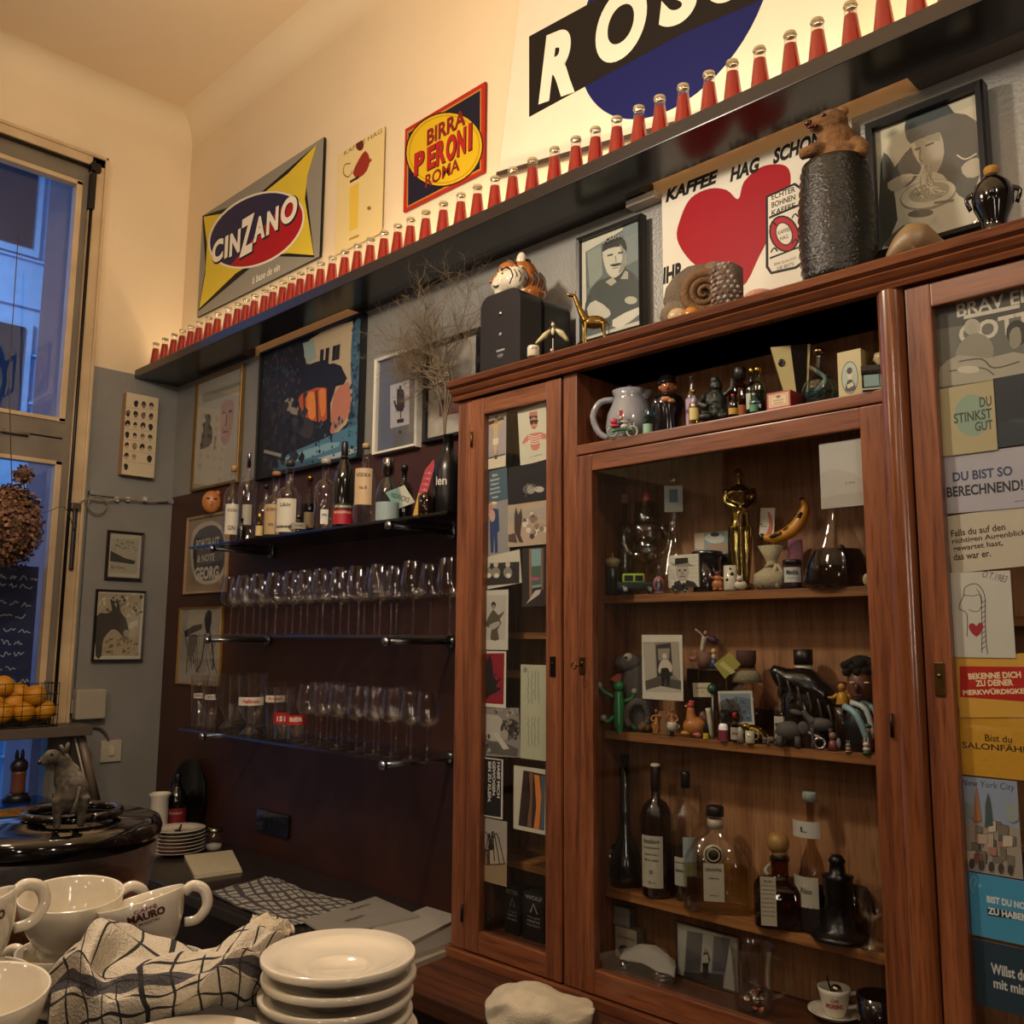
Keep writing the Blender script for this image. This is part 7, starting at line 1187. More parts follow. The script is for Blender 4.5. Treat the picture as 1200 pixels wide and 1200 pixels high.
# ---------------------------------------------------------------- cabinet floor
Z4 = .986
MB_ = cp('floor_board', WOODC, [(xl+.021, XEND-.021, -.248, BP, Z4-.02, Z4-.001)], .001)
def FL(px, py): v = atz(px, py, Z4); return v
A = pic('framed_photo', 'silver framed photo of a standing man between tall windows', 'picture', [(135, 757), (455, 822), (395, 1075), (115, 1010)], (760, 900, 4), y=-.15, fr=(.004, .008, '#8a8474', METAL), bg='#a9a698', tol=40)
A.pp([(175, 792), (380, 832), (345, 1060), (160, 1005)], '#6c6c68'); A.pp([(178, 795), (250, 808), (235, 985), (168, 985)], '#4a4c4c'); A.pp([(250, 808), (300, 818), (290, 990), (240, 985)], '#a8a89e'); A.pp([(305, 820), (375, 835), (355, 990), (298, 985)], '#54565a'); A.pp([(160, 985), (345, 1000), (345, 1062), (160, 1008)], '#34322e'); A.pp([(252, 900), (262, 875), (275, 895), (285, 930), (275, 960), (278, 1025), (250, 1018), (248, 950)], '#1f1e1c', 1); A.pe(263, 885, 8, 12, '#8a8578'); A.pp([(250, 910), (272, 905), (278, 945), (248, 945)], '#b0ac9e'); A.put()
A.root.location.z = Z4
p = FL(882, 1188); jh = at(882, 1108, -.19).z-Z4
gj = fig('wide glass jar of coins and small metal bits, before the framed photo', 'glass_jar', 'jar', 882, 1108, min(-.13, atz(882, 1185, Z4).y), Z4, {'glass_body': (CLEAR, [('l', [(.37, 1), (.34, .9), (.31, .5), (.29, .05), (.27, 0), (0, 0), (0, .02), (.27, .04), (.29, .5), (.32, .9), (.35, 1)], '#fff', (0, 0, 0), 26)]), 'handle': (CLEAR, [('t', [(.32, 0, .85), (.5, 0, .75), (.5, 0, .35), (.3, 0, .25)], .03, '#fff', 8)])})
q = MB(); R_ = random.Random(5); sc_ = jh
for i in range(26): a, r = R_.uniform(0, 6.3), R_.uniform(0, .2)*sc_; q.ell((r*math.cos(a), r*math.sin(a), (.05+.25*R_.random())*sc_), (.07*sc_, .07*sc_, .014*sc_), R_.choice(['#a89a84', '#6a5a48', '#8a8478', '#b06a50']), 10, 6, Matrix.Rotation(R_.uniform(-1, 1), 3, 'X'))
cb_ = q.build('trinkets', METAL, gj); cb_['kind'] = 'stuff'
cz = Z4
pz_ = atz(980, 1193, cz); sc2 = thing('saucer', 'white espresso saucer on the cabinet floor at the right', 'saucer', (pz_.x, min(-.12, pz_.y), cz)); MB().lathe([(0, .006), (.022, .006), (.025, .004), (.045, .012), (.054, .018), (.054, .0165), (.03, .002), (.02, 0), (0, 0)], '#fff', 28).build('dish', PORC, sc2)
cpz = cz+.0065
cu = thing('espresso_cup', 'white espresso cup with red lettering MORENO, spoon inside', 'cup', sc2.location+Vector((0, 0, .0068)), facing(sc2.location)); MB().lathe([(0, 0), (.018, 0), (.02, .003), (.026, .02), (.031, .045), (.033, .055), (.031, .055), (.028, .04), (.02, .01), (0, .006)], '#fff', 28).build('body', PORC, cu); MB().tube([(.029, 0, .045), (.046, 0, .046), (.048, 0, .026), (.025, 0, .018)], .0042, '#fff', 8, True, 4).build('handle', PORC, cu)
q = MB(); rc_ = .0305; fcx = lambda v: Vector(((rc_)*math.sin(v.x/rc_), -(rc_)*math.cos(v.x/rc_)+.0, v.z)); q.text('MORENO', 0, .026, .009, '#8a1c1c', 0, .036, bold=.05, face=fcx); q.text('Caffè', 0, .037, .006, '#8a1c1c', 0, .016, shear=.2, face=fcx); q.build('lettering', PRINT, cu)
MB().tube([(0, 0, .02), (-.01, 0, .06), (-.014, 0, .075)], .0018, '#333', 6).ell((.004, 0, .05), (.012, .01, .01), '#8a8478').build('spoon', METAL, cu)
fig('stack of chrome jar lids on the cabinet floor, left', 'jar_lid', 'lid', 732, 1126, -.19, Z4, {'body': (METAL, [('l', [(0, 0), (.9, 0), (.9, .25), (.85, .3), (.9, .35), (.9, .6), (.85, .65), (.8, .95), (0, 1)], '#a8a498')])})
fig('second stack of chrome lids beneath the crumpled cloth', 'jar_lid', 'lid', 776, 1134, -.19, Z4, {'body': (METAL, [('l', [(0, 0), (.9, 0), (.9, .25), (.85, .3), (.9, .35), (.9, .6), (.85, .65), (.8, .95), (0, 1)], '#a8a498')])})
def crumple(name, label, cat, pts, nu, nv, m, colfn, thick=.003, group=None, kind=None, seed=0, amp=.006, fold=None):
    """cloth surface over a grid of control points"""
    R = random.Random(seed); rows = [catmull(r, nu) for r in pts]; cols = [catmull([rows[j][i] for j in range(len(rows))], nv) for i in range(len(rows[0]))]
    nI, nJ = len(cols), len(cols[0]); vs = []; fs = []; cc = []
    ph = [R.uniform(0, 6) for _ in range(8)]
    for i in range(nI):
        for j in range(nJ):
            v = cols[i][j].copy(); u_, w_ = i/nI, j/nJ
            v.z += amp*(math.sin(u_*17+ph[0]+w_*9)+.7*math.sin(w_*23+ph[1]-u_*11)+.5*math.sin(u_*41+ph[2]+w_*29)); v.y += amp*.6*math.sin(u_*21+w_*15+ph[3])
            vs.append(v)
    for i in range(nI-1):
        for j in range(nJ-1): fs.append((i*nJ+j, i*nJ+j+1, (i+1)*nJ+j+1, (i+1)*nJ+j)); cc.append(colfn(i/(nI-1), j/(nJ-1)))
    q = MB(); q.add(vs, fs, cc, True); o = q.build(name, m, None)
    md = o.modifiers.new('thick', 'SOLIDIFY'); md.thickness = thick; md.offset = -1
    return tag(o, label, cat, group)
def gp_(px, py, z): return atz(px, py, z)
g = [[Vector((at(x, y, yy).x, yy, z)) for x, y, yy, z in r] for r in [
 [(733, 1120, -.15, Z4+.028), (755, 1110, -.15, Z4+.05), (775, 1110, -.15, Z4+.05), (792, 1115, -.15, Z4+.03)],
 [(728, 1125, -.19, Z4+.03), (752, 1118, -.19, Z4+.055), (775, 1118, -.19, Z4+.052), (792, 1122, -.19, Z4+.035)],
 [(726, 1130, -.225, Z4+.03), (745, 1125, -.225, Z4+.035), (770, 1128, -.225, Z4+.03), (790, 1130, -.225, Z4+.028)]]]
crumple('crumpled_napkin', 'crumpled pale napkin lying on chrome lids inside the cabinet', 'napkin', g, 6, 6, CLOTH, lambda u, v: '#8f8c82', .002, amp=.0015)
pbox('small white box printed Gummis, left on the cabinet floor', 721, 746, 1088, -.14, Z4, '#a39c86', '#6a6456', .03, lambda A: (A.tx('Gummis', .5, .3, .14, '#5a2c24', .8), A.el(.45, .75, .3, .18, '#1a1614')))
pbox('pack of cards standing on the white box in the cabinet', 719, 738, 1063, -.135, Z4+at(733, 1088, -.14).z-Z4+.001, '#7a766c', '#4a463e', .02, lambda A: (A.rect(.1, .1, .9, .9, '#8a867c'),), name='card_pack')
fig('black cup half hidden by the door frame at lower right', 'black_cup', 'cup', 1030, 1166, -.15, Z4, {'body': (GLOSS, [('l', [(0, 0), (.4, 0), (.5, .3), (.52, 1), (.48, 1), (.45, .3), (0, .1)], '#141213')])})
# two black boxes behind the narrow door
for px0, px1, pyt, t in ((592, 609, 1040, 'BITTER'), (613, 638, 1047, 'WOLF')):
    bx = pbox('black carton with white %s lettering behind the narrow door' % t, px0, px1, pyt, -.2, Z4, '#141416', '#0e0e10', .05, lambda A: (A.tx(t, .5, .1, .09, '#8a8a86', .8, bold=.03), A.line([(.35, .42), (.5, .22), (.68, .42)], .05, '#9a9a94', 0), [A.tx(s_, .5, .52+.08*k, .05, '#8a8a86', .6) for k, s_ in enumerate(('The gold', 'reserve', 'from Berlin'))]))
fig('small pewter bird on the floor behind the narrow door', 'pewter_bird', 'figurine', 572, 1068, -.2, Z4, {'figure': (SIL, [('e', (0, 0, .45), (.3, .16, .2), '#777'), ('e', (-.2, 0, .75), .13, '#777'), ('l', [(0, 0), (.2, 0), (.1, .2), (0, .3)], '#777')])})
# ---------------------------------------------------------------- window side
SZ = atx(60, 852, .2).z; ye = atx(107, 852, .2).y
b = MB(); b.box(.002, .22, -2.2, ye, SZ-.042, SZ, '#4a433c', .003); sb = b.build('window_board', mat('grey_brown_board', col='#5c5248', rough=.5, var=.2)); tag(sb, 'grey brown window board carrying the basket of oranges', 'shelf')
p = atx(95, 863, .16); p2 = atx(113, 940, .16)
b = MB(); b.tube([p-Vector((0, 0, .002)), p2], .02, '#7a6a58', 4); b.tube([p+Vector((.012, -.03, -.002)), p2+Vector((.012, -.03, 0))], .005, '#b8aa90', 5); tag(b.build('board_bracket', SATIN), 'slanted tan wooden bracket under the window board', 'bracket')
# lower display window
w2_ = thing('window_2', 'low blue-lit display window under the board', 'window', (0, wyl-.3, SILL-.5)); w2_['kind'] = 'structure'
o2 = w2_.location
q = MB(); q.box(-.04, .012, wyl-.02-o2.y, wyl-o2.y, -.05, .45, bevel=.002); q.build('frame', SASHG, w2_); q = MB(); q.box(-.035, -.031, -1.6-o2.y, wyl-.02-o2.y, -.05, .45); q.build('pane', PANE, w2_)
p = atx(55, 935, .1); zg_ = p.z
b = MB(); b.box(.0, .2, -2.0, p.y, zg_-.008, zg_, '#fff'); tag(b.build('low_glass_shelf', glass('blue_shelf_glass', '#5a8ab0', .6, .12)), 'low blue glass shelf in front of the display window', 'shelf')
p = atx(20, 930, .1)
t = thing('donkey_stopper', 'small brown donkey bust figure on the low blue glass shelf', 'figurine', (p.x, p.y, zg_+.001), PI/2)
q = MB(); shp(q, [('l', [(0, 0), (.055, 0), (.04, .03), (0, .04)], '#15151a'), ('t', [(0, 0, .03), (0, 0, .08), (0, 0, .12)], [.03, .028, .03], '#6a4030', 10), ('e', (0, 0, .14), (.036, .03, .035), '#241c1c'), ('e', (.01, 0, .18), (.008, .008, .03), '#241c1c'), ('e', (-.012, 0, .18), (.008, .008, .03), '#241c1c')]); q.build('figure', SATIN, t)
# chalk board outside the pane
A = pic('chalkboard', 'dark blue chalkboard covered in white handwriting, seen through the lower pane', 'chalkboard', [(-160, 655), (43, 662), (36, 832), (-170, 850)], (0, 0, 1), x=-.06, thick=.012, bg='#1d2a52', tol=9, side='#1a1c2c')
def chalk(u0, v, u1, hgt, seed):
    R = random.Random(seed); u = u0
    while u < u1: 
        L = R.uniform(.04, .08); A.line([(u+L*i/6, v+R.uniform(-hgt, hgt)) for i in range(7)], .006, '#a8b4cc', 2); u += L+.02
for k, v in enumerate((.08, .14, .26, .34, .44, .52, .6, .7, .78, .86, .94)): chalk(.55 if k % 3 else .4, v, .96-.06*(k % 2), .018, k)
A.put()
# oranges in a wire basket
OM = mat('orange_peel', rough=.42, var=.12, bump=.4, bscale=500)
OC = ['#d0901a', '#d6a828', '#cb8414', '#d4b234', '#d09c20']
ors = [(52, 832), (28, 834), (3, 836), (-22, 836), (40, 821), (16, 823), (-8, 824), (41, 815), (3, 804), (-20, 812), (22, 812)]
oproto = None
wh = ['lowest row, first from the right', 'lowest row, second from the right', 'lowest row, third from the right', 'lowest row, at the frame edge', 'second row, first from the right', 'second row, second from the right', 'second row, third from the right', 'bright one on top at the right', 'top left of the heap', 'far left of the heap', 'middle of the heap, behind']
R_ = random.Random(4)
for i, (px, py) in enumerate(ors):
    xx = .135 if i in (0, 1, 2, 3) else (.10 if i < 7 else .115); 
    if i in (7,): xx = .15
    if i == 10: xx = .06
    c = atx(px, py, xx); lab = 'orange in the wire basket, '+wh[i]
    if oproto is None:
        oproto = thing('orange', lab, 'orange', c, 0, 'oranges in the wire basket'); MB().ell((0, 0, 0), (.044, .044, .041), OC[0], 20, 14).build('peel', OM, oproto); MB().ell((0, 0, .040), (.004, .004, .0025), '#5a5a28').build('navel', MATTE, oproto)
    else:
        o = clone(oproto, c, lab, R_.uniform(0, 6)); o.rotation_euler.x = R_.uniform(-1.4, 1.4)
        if i in (1, 3, 5, 7, 8):
            me = o.children[0].data.copy(); cc = lin(OC[i % 5]); me.color_attributes['Col'].data.foreach_set('color', [cc[0], cc[1], cc[2], 1.0]*len(me.loops)); o.children[0].data = me
ya = atx(68, 838, .21).y
bk = thing('wire_basket', 'thin dark wire basket heaped with oranges on the window board', 'basket', (.12, ya-.35, SZ+.001))
q = MB(); wz = [0.003, .05, .09, .135, .18]
for z in wz: q.tube([(-.09, .35, z), (.085, .35, z), (.085, -.4, z)], .0016, '#231c16', 5)
for k in range(5): q.tube([(-.09+.044*k, .35, .003), (-.09+.044*k, .35, .18)], .0014, '#231c16', 5)
for k in range(11): q.tube([(.085, .35-.07*k, .003), (.085, .35-.07*k, .18)], .0014, '#231c16', 5)
for k in range(7): q.tube([(-.09, .35-.11*k, .002), (.085, .35-.11*k, .002)], .0014, '#231c16', 5)
o = q.build('wire_mesh', blk, bk); o['kind'] = 'stuff'
# dried hydrangea hanging in front of the window
hc_ = atx(12, 617, .35)
hd = thing('dried_hydrangea', 'bunch of dried brown hydrangea heads hanging before the window', 'dried flowers', hc_)
def bloom(c, r, n, seed):
    R = random.Random(seed); vs = []; fs = []; cs = []
    for i in range(n):
        d = Vector((R.gauss(0, 1), R.gauss(0, 1), R.gauss(0, 1))).normalized(); p = Vector(c)+Vector((d.x*r[0], d.y*r[1], d.z*r[2]))*R.uniform(.8, 1.02)
        t1 = (d.orthogonal().normalized()+d*R.uniform(-.8, .8)).normalized(); t1 = Matrix.Rotation(R.uniform(0, 6.3), 3, d) @ t1; t2 = d.cross(t1).normalized(); s_ = R.uniform(.009, .016)
        o_ = len(vs); vs += [p, p+t1*s_+t2*s_*.7, p+t1*s_*1.7+d*.003, p+t1*s_-t2*s_*.7]; fs.append((o_, o_+1, o_+2, o_+3)); cs.append(R.choice(['#6a4630', '#8a6248', '#54341f', '#7c5a4c', '#9a7458', '#5e4a30']))
    q = MB(); q.add(vs, fs, cs); return q
o = bloom((0, 0, 0), (.1, .12, .165), 1900, 1).ell((0, 0, 0), (.085, .1, .145), '#3a2417').build('flower_head', mat('dry_petal', rough=.9), hd); o['kind'] = 'stuff'
for (px, py, r) in ((27, 557, .028), (12, 579, .03)):
    c = atx(px, py, .35)-hc_; o = bloom(c, (r, r, r*1.2), 110, px).ell(c, r*.8, '#4a3020').build('flower_head', MATS['dry_petal'], hd); o['kind'] = 'stuff'
q = MB(); a1 = atx(27, 562, .35)-hc_
q.tube([(0, 0, .12), (.01, .05, .16), a1+Vector((0, .02, -.08)), a1], .0025, '#4a3a28', 6, True, 4); q.tube([(0, .02, .1), (0, .12, .02+.05), (0, .2, .1), (-.2, .32, .02)], .0018, '#6a5844', 6, True, 5); q.tube([(0, 0, .1), (0, -.05, .6), (0, -.06, 1.2)], .002, '#4a3a28', 6); q.build('stem', MATTE, hd)
# electrical bits
p = atx(105, 825, .05); t = thing('junction_box', 'square cream electrical junction box beside the window', 'box', (.0225, p.y, p.z), PI/2)
MB().box(-.065, .065, -.05, 0, -.065, .065, '#a39c8a', .006).build('cover', SATIN, t); MB().box(-.075, -.066, -.02, 0, -.04, .02, '#8a8478', .003).build('gland', SATIN, t)
p = atx(130, 880, .03); t = thing('light_switch', 'cream light switch with a small rocker on the side wall', 'switch', (.0225, p.y, p.z), PI/2)
MB().box(-.046, .046, -.012, 0, -.048, .048, '#b5ad98', .003).build('plate', SATIN, t); MB().box(-.012, .012, -.02, -.012, -.02, .022, '#c4bca8', .003).build('rocker', SATIN, t)
def cable(label, pts, x, r, col='#8a8272', name='cable'):
    q = MB(); q.tube([atx(a, b_, x) for a, b_ in pts], r, col, 6, True, 4); return tag(q.build(name, SATIN), label, 'cable')
cable('grey cable looping from the board to the light switch', [(106, 852), (116, 853), (124, 860), (127, 868)], .035, .006, '#5a544a')
q = MB(); q.tube([atx(114+11*math.cos(a), 592+10*math.sin(a), .05) for a in [x*PI/8 for x in range(17)]], .004, '#7a7264', 6); q.tube([atx(a, b_, .05) for a, b_ in [(86, 598), (100, 585), (125, 587), (140, 584), (158, 586), (178, 588), (197, 587)]], .004, '#8f8776', 6, True, 4)
for px in (137, 150, 170): c = atx(px, 585, .045); q.box(c.x-.01, c.x+.004, c.y-.008, c.y+.008, c.z-.01, c.z+.01, '#c8c0ac')
tag(q.build('cable', SATIN), 'pale cable clipped along the ledge, ending in a coil', 'cable')
# orange mask on top of the wooden frame
fig('small orange mask on the corner of the GEORG frame', 'mask', 'ornament', 248, 575, -.035, S(248, 601, -.035, 1)[0].z+S(248, 601, -.035, 1)[1], {'body': (SATIN, [('e', (0, 0, .5), (.42, .2, .5), '#b8763c'), ('e', (-.15, -.18, .62), (.09, .06, .05), '#7a4420'), ('e', (.15, -.18, .62), (.09, .06, .05), '#7a4420'), ('e', (0, -.2, .42), (.06, .08, .12), '#c4844a'), ('e', (.25, 0, .9), (.12, .1, .12), '#b8763c')])})
# ---------------------------------------------------------------- on the dark counter
CZ = .9115
def G(px, py): return atz(px, py, CZ)
p = atz(187, 983, CZ); p.y = -.2; 
def cfig(label, name, cat, px, pyt, pyb, parts, group=None, ymax=-.06, **k):
    g_ = G(px, pyb); yv = min(ymax, g_.y); return fig(label, name, cat, px, pyt, yv, CZ, parts, group=group, **k)
tr = thing('round_tray', 'round black tray leaning against the brown panel', 'tray', (at(225, 960, -.02).x, -.055, CZ), 0)
tr.rotation_euler = (-.1, 0, 0); HT = at(225, 889, -.03).z-CZ
q = MB(); q.M = Matrix.Translation((0, 0, HT/2)) @ Matrix.Rotation(PI/2, 4, 'X'); q.lathe([(0, 0), (HT*.46, 0), (HT*.5, .014), (HT*.49, .014), (HT*.455, .003), (0, .003)], '#111', 44); q.build('dish', mat('black_lacquer_tray', col='#121114', rough=.25), tr)
cfig('white porcelain cylinder jar standing left of the wine bottle', 'porcelain_jar', 'jar', 187, 929, 984, {'body': (PORC, [('l', [(0, 0), (.22, 0), (.2, .1), (.2, .9), (.24, .97), (.24, 1), (.21, 1), (.18, .9), (.18, .1), (0, .1)], '#fff')])})
wbt = G(208, 978); bottle('dark wine bottle with a red label in front of the round tray', 208, 906, min(-.09, wbt.y), CZ, 24, 'wine', DARKGL, None, (.3, .34, '#0e0c0c', SATIN), [(.08, .45, 1.2, '#7c1c24', [('Rosso', .38, .05, .5, '#b89a80')])])
pl = G(208, 1000); PLT = None
for k in range(7):
    z = CZ+k*.0135; lab = 'white plate in the stack on the dark counter, %s' % ('topmost, with a fork on it' if k == 6 else ordinal(k)+' from the bottom')
    if PLT is None:
        PLT = thing('plate', lab, 'plate', (pl.x, max(pl.y, -.4), z), 0, 'white plates stacked on the dark counter'); MB().lathe([(0, .003), (.06, .003), (.07, .006), (.1, .015), (.102, .0165), (.1, .017), (.068, .009), (.06, .006), (0, .006)], '#fff', 36).build('dish', PORC, PLT)
    else: clone(PLT, (pl.x+R_.uniform(-.002, .002), max(pl.y, -.4), z), lab)
q = MB(); q.tube([(-.05, .03, .004), (0, .01, .012), (.04, -.02, .004)], [.002, .003, .006], '#555', 6, True, 4); q.ell((.05, -.03, .004), (.02, .012, .003), '#555'); tag(q.build('fork', METAL, None, (pl.x, max(pl.y, -.4), CZ+6*.0135+.012)), 'steel fork lying across the top plate', 'fork')
cfig('small clear jar with a chrome lid beside the plates', 'lidded_jar', 'jar', 251, 969, 996, {'glass_body': (CLEAR, [('l', [(0, 0), (.36, 0), (.4, .1), (.4, .6), (.32, .78), (.32, .8)], '#fff')]), 'lid': (METAL, [('l', [(0, .8), (.36, .8), (.38, .9), (.3, 1), (0, 1)], '#9a968a')]), 'content': (MATTE, [('l', [(0, .02), (.34, .02), (.35, .25), (0, .3)], '#b0aca0')])}, ymax=-.1)
def slab(name, label, cat, pts, z0, th, col, m=PRINT, top=None, group=None, edge=None, curl=0):
    P = [atz(a, b_, z0+th) for a, b_ in pts]; n = len(P); q = MB(); vs = [Vector((p.x, p.y, z0)) for p in P]+[Vector((p.x, p.y, z0+th+(curl if i == 1 else 0))) for i, p in enumerate(P)]
    q.add(vs, [tuple(range(n-1, -1, -1)), tuple(range(n, 2*n))]+[(i, (i+1) % n, (i+1) % n+n, i+n) for i in range(n)], col if edge is None else [edge, col]+[edge]*n)
    o = q.build(name, m); return tag(o, label, cat, group), P
# folded napkin
o, _ = slab('folded_napkin', 'folded cream paper napkin in front of the glass jar', 'napkin', [(216, 1002), (272, 996), (283, 1018), (228, 1026)], CZ, .012, '#c9c0a0', CLOTH)
o, _ = slab('folded_napkin', 'lower fold of cream napkin peeking out beneath the upper one', 'napkin', [(217, 1006), (272, 1000), (284, 1021), (229, 1029)], CZ-.0005, .005, '#bdb494', CLOTH)
# tea towel
def grid_cloth(px_rows, z, th, m, colfn, name, label, cat, amp=.003, seed=2, nu=10, nv=10):
    g = [[Vector(atz(a, b_, z+dz)) for a, b_, dz in r] for r in px_rows]; return crumple(name, label, cat, g, nu, nv, m, colfn, th, amp=amp, seed=seed)
def checks(u, v):
    a = (u*12) % 1 < .3 or (v*12) % 1 < .3; return '#4a4648' if a else '#aaa69a'
grid_cloth([[(246, 1045, .006), (300, 1030, .014), (318, 1027, .015), (330, 1034, .012)], [(258, 1052, .006), (310, 1046, .014), (345, 1042, .018), (370, 1047, .014)], [(290, 1066, .006), (330, 1064, .012), (370, 1060, .016), (415, 1058, .012)], [(335, 1083, .006), (365, 1080, .010), (400, 1076, .012), (430, 1070, .008)]], CZ, .004, CLOTH, checks, 'tea_towel', 'grey and white checked tea towel spread on the dark counter', 'towel', amp=.0018, nu=18, nv=18)
# newspapers
NG = 'newspapers stacked beside the cabinet'
zz_ = CZ
for i, (pts, th, col, lab, top) in enumerate([
 ([(468, 1100), (533, 1082), (540, 1108), (482, 1131)], .014, '#8c867a', 'bottom bundle of folded newspapers beside the cabinet', None),
 ([(440, 1100), (530, 1078), (540, 1100), (476, 1122)], .012, '#6e695f', 'middle bundle of folded newspapers beside the cabinet', None),
 ([(420, 1095), (500, 1062), (540, 1074), (470, 1110)], .010, '#97938a', 'grey newspaper under the top magazine', None)]):
    o, P = slab('newspaper', lab, 'newspaper', pts, zz_, th, col, MATTE, group=NG, edge='#a8a294'); zz_ += th+.0006
o, P = slab('magazine', 'grey magazine with small printed title on top of the newspapers', 'magazine', [(355, 1078), (440, 1052), (492, 1073), (384, 1096)], zz_, .006, '#8b887f', PRINT, edge='#a8a294', curl=.004)
c = sum(P, Vector())/4; ux_ = (P[1]-P[0]).normalized(); vx_ = Vector((-ux_.y, ux_.x, 0))
q = MB(); fcm = lambda v: c+ux_*v.x*1+vx_*v.z+Vector((0, 0, .0026)); q.text('BERLINER', -.02, -.01, .014, '#3a3834', 0, .07, face=fcm); q.build('title', PRINT, o); q = MB(); q.text('Kulturblatt', .1, .06, .016, '#3a3834', 0, .14, face=fcm); q.build('headline', PRINT, o)
# socket on the panel
p = at(318, 965, -.02); t = thing('wall_socket', 'black triple wall socket on the brown panel', 'socket', (p.x, -.0065, p.z))
MB().box(-.115, .115, -.012, 0, -.042, .042, '#131214', .003).build('cover_frame', GLOSS, t)
for k in (-1, 0, 1): MB().lathe([(.026, .0005), (.024, .003), (.02, -.004+.002), (0, -.002)], '#18171a', 24, (k*.071, -.012, 0), rot=Matrix.Rotation(PI/2, 3, 'X')).build('socket_insert', GLOSS, t)
# white cloth at the front of the wooden counter
g = [[atz(a, b_, .914+dz) for a, b_, dz in r] for r in [
 [(572, 1168, .0), (590, 1154, .03), (625, 1150, .055), (665, 1164, .04), (695, 1175, .02)],
 [(568, 1180, .02), (590, 1168, .065), (625, 1160, .075), (662, 1172, .055), (697, 1182, .03)],
 [(570, 1195, .0), (600, 1186, .055), (630, 1184, .06), (660, 1190, .045), (695, 1192, .02)],
 [(580, 1215, .0), (610, 1210, .02), (640, 1208, .02), (665, 1208, .02), (692, 1205, .0)]]]
crumple('linen_cloth', 'crumpled cream linen cloth at the front of the wooden counter', 'cloth', g, 8, 8, CLOTH, lambda u, v: '#d8ceb4', .003, amp=.0022)
# ---------------------------------------------------------------- machine top with crockery, close to the camera
def atd(px, py, t): return CAM+ray(px, py)*t
MT = 1.375
pm0 = atd(20, 1180, .98); pm1 = atd(480, 1180, .86)
em = thing('espresso_machine', 'espresso machine body whose warm top carries cups and saucers', 'coffee machine', ((pm0.x+pm1.x)/2, (pm0.y+pm1.y)/2, .95))
ex = (pm1-pm0); el_ = math.hypot(ex.x, ex.y); em.rotation_euler.z = math.atan2(ex.y, ex.x)
MB().box(-el_/2-.25, el_/2, -.5, .05, 0, MT-.95, '#3a3632', .01).build('body', mat('brushed_steel_dark', col='#4a4643', rough=.35, metal=.8), em)
def saucers(px, pyt, t, R, n, pitch, base, where, grp, topz=None):
    p = atd(px, pyt, t); ztop = p.z; pr = None
    for k in range(n):
        z = ztop-(k)*pitch
        if z < base: break
        lab = 'cream saucer in the %s, %s' % (where, 'topmost' if k == 0 else ordinal(k)+' from the top')
        if pr is None:
            pr = thing('saucer', lab, 'saucer', (p.x, p.y, z), 0, grp); MB().lathe([(0, -.011), (R*.5, -.013), (R*.52, -.010), (R*.8, -.004), (R*.98, -.0018), (R*1.0, .0002), (R*1.0, .0036), (R*.98, .0048), (R*.78, -.001), (R*.42, -.0072), (R*.385, -.0062), (R*.36, -.0082), (0, -.0085)], '#fff', 64).build('dish', PORC, pr)
        else: clone(pr, (p.x+R_.uniform(-.0025, .0025), p.y+R_.uniform(-.0025, .0025), z), lab)
    return p, ztop, z
saucers(397, 1122, .78, .0648, 9, .0145, MT+.008, 'tall stack at the front centre', 'saucers in the tall front stack')
saucers(212, 1240, .66, .066, 5, .0145, MT+.008, 'stack at the bottom edge', 'saucers in the low stack at the bottom edge')
def cup(label, p, rotz, tilt=(0, 0), R=.05, H=.062, text=None, ta=0, ha=0, lower=False, name='coffee_cup'):
    t = thing(name, label, 'cup', p, rotz, 'cream coffee cups on the machine'); t.rotation_euler = (tilt[0], tilt[1], rotz)
    MB().lathe([(0, .002), (R*.5, .0), (R*.56, .002), (R*.56, .006), (R*.5, .009), (R*.66, .016), (R*.86, .034), (R*.96, .05), (R*1.0, H-.001), (R*.985, H), (R*.955, H-.001), (R*.9, .046), (R*.8, .032), (R*.6, .018), (R*.3, .0125), (0, .012)], '#fff', 56).build('body', PORC, t)
    c, s_ = math.cos(ha), math.sin(ha); q = MB(); q.M = Matrix.Rotation(ha, 4, 'Z')
    q.tube([(R*.95, 0, H*.86), (R*1.18, 0, H*.93), (R*1.42, 0, H*.8), (R*1.42, 0, H*.55), (R*1.15, 0, H*.38), (R*.84, 0, H*.4)], [.005, .0056, .0056, .005, .0045], '#fff', 12, True, 5); q.build('handle', PORC, t)
    if text:
        rr = lambda z: R*(.865+(z-.034)*5.4)+.0006
        q = MB()
        for s__, z, h_, w_ in (('CAFFÈ', .0525, .0042, .022), ('MAURO', .046, .0075, .036), ('I MAESTRI', .0395, .0025, .022)):
            def fc(v, z=z): r_ = R*.96+.0012+(v.z-.05)*.14*1; r_ = (R*(.86+(v.z-.034)*6.2) if v.z < .05 else R*(.96+(v.z-.05)*3.3))+.0008; return Vector((r_*math.sin(v.x/r_+ta), -r_*math.cos(v.x/r_+ta), v.z))
            q.text(s__, 0, z, h_, '#4a1418' if s__ == 'MAURO' else '#7a2a2c', 0, w_, bold=.05 if s__ == 'MAURO' else .02, face=fc)
        q.build('lettering', PRINT, t)
    return t
pc = atd(84, 1046, .95); fz = facing(pc)
cup('large cream cup facing up, leftmost at the back of the machine', (pc.x, pc.y, pc.z-.06), fz, (.12, .0), .0505, .062, ha=.25)
cup('cream cup serving as the base under the back left cup', (pc.x, pc.y, pc.z-.115), fz, (0, 0), .049, .062, ha=2.6)
pc2 = atd(181, 1082, .93); fz2 = facing(pc2)
cup('tilted cream cup lettered CAFFE MAURO in dark red, handle right', (pc2.x, pc2.y, pc2.z-.034), fz2, (-.14, -.24), .042, .060, True, .12, ha=.05)
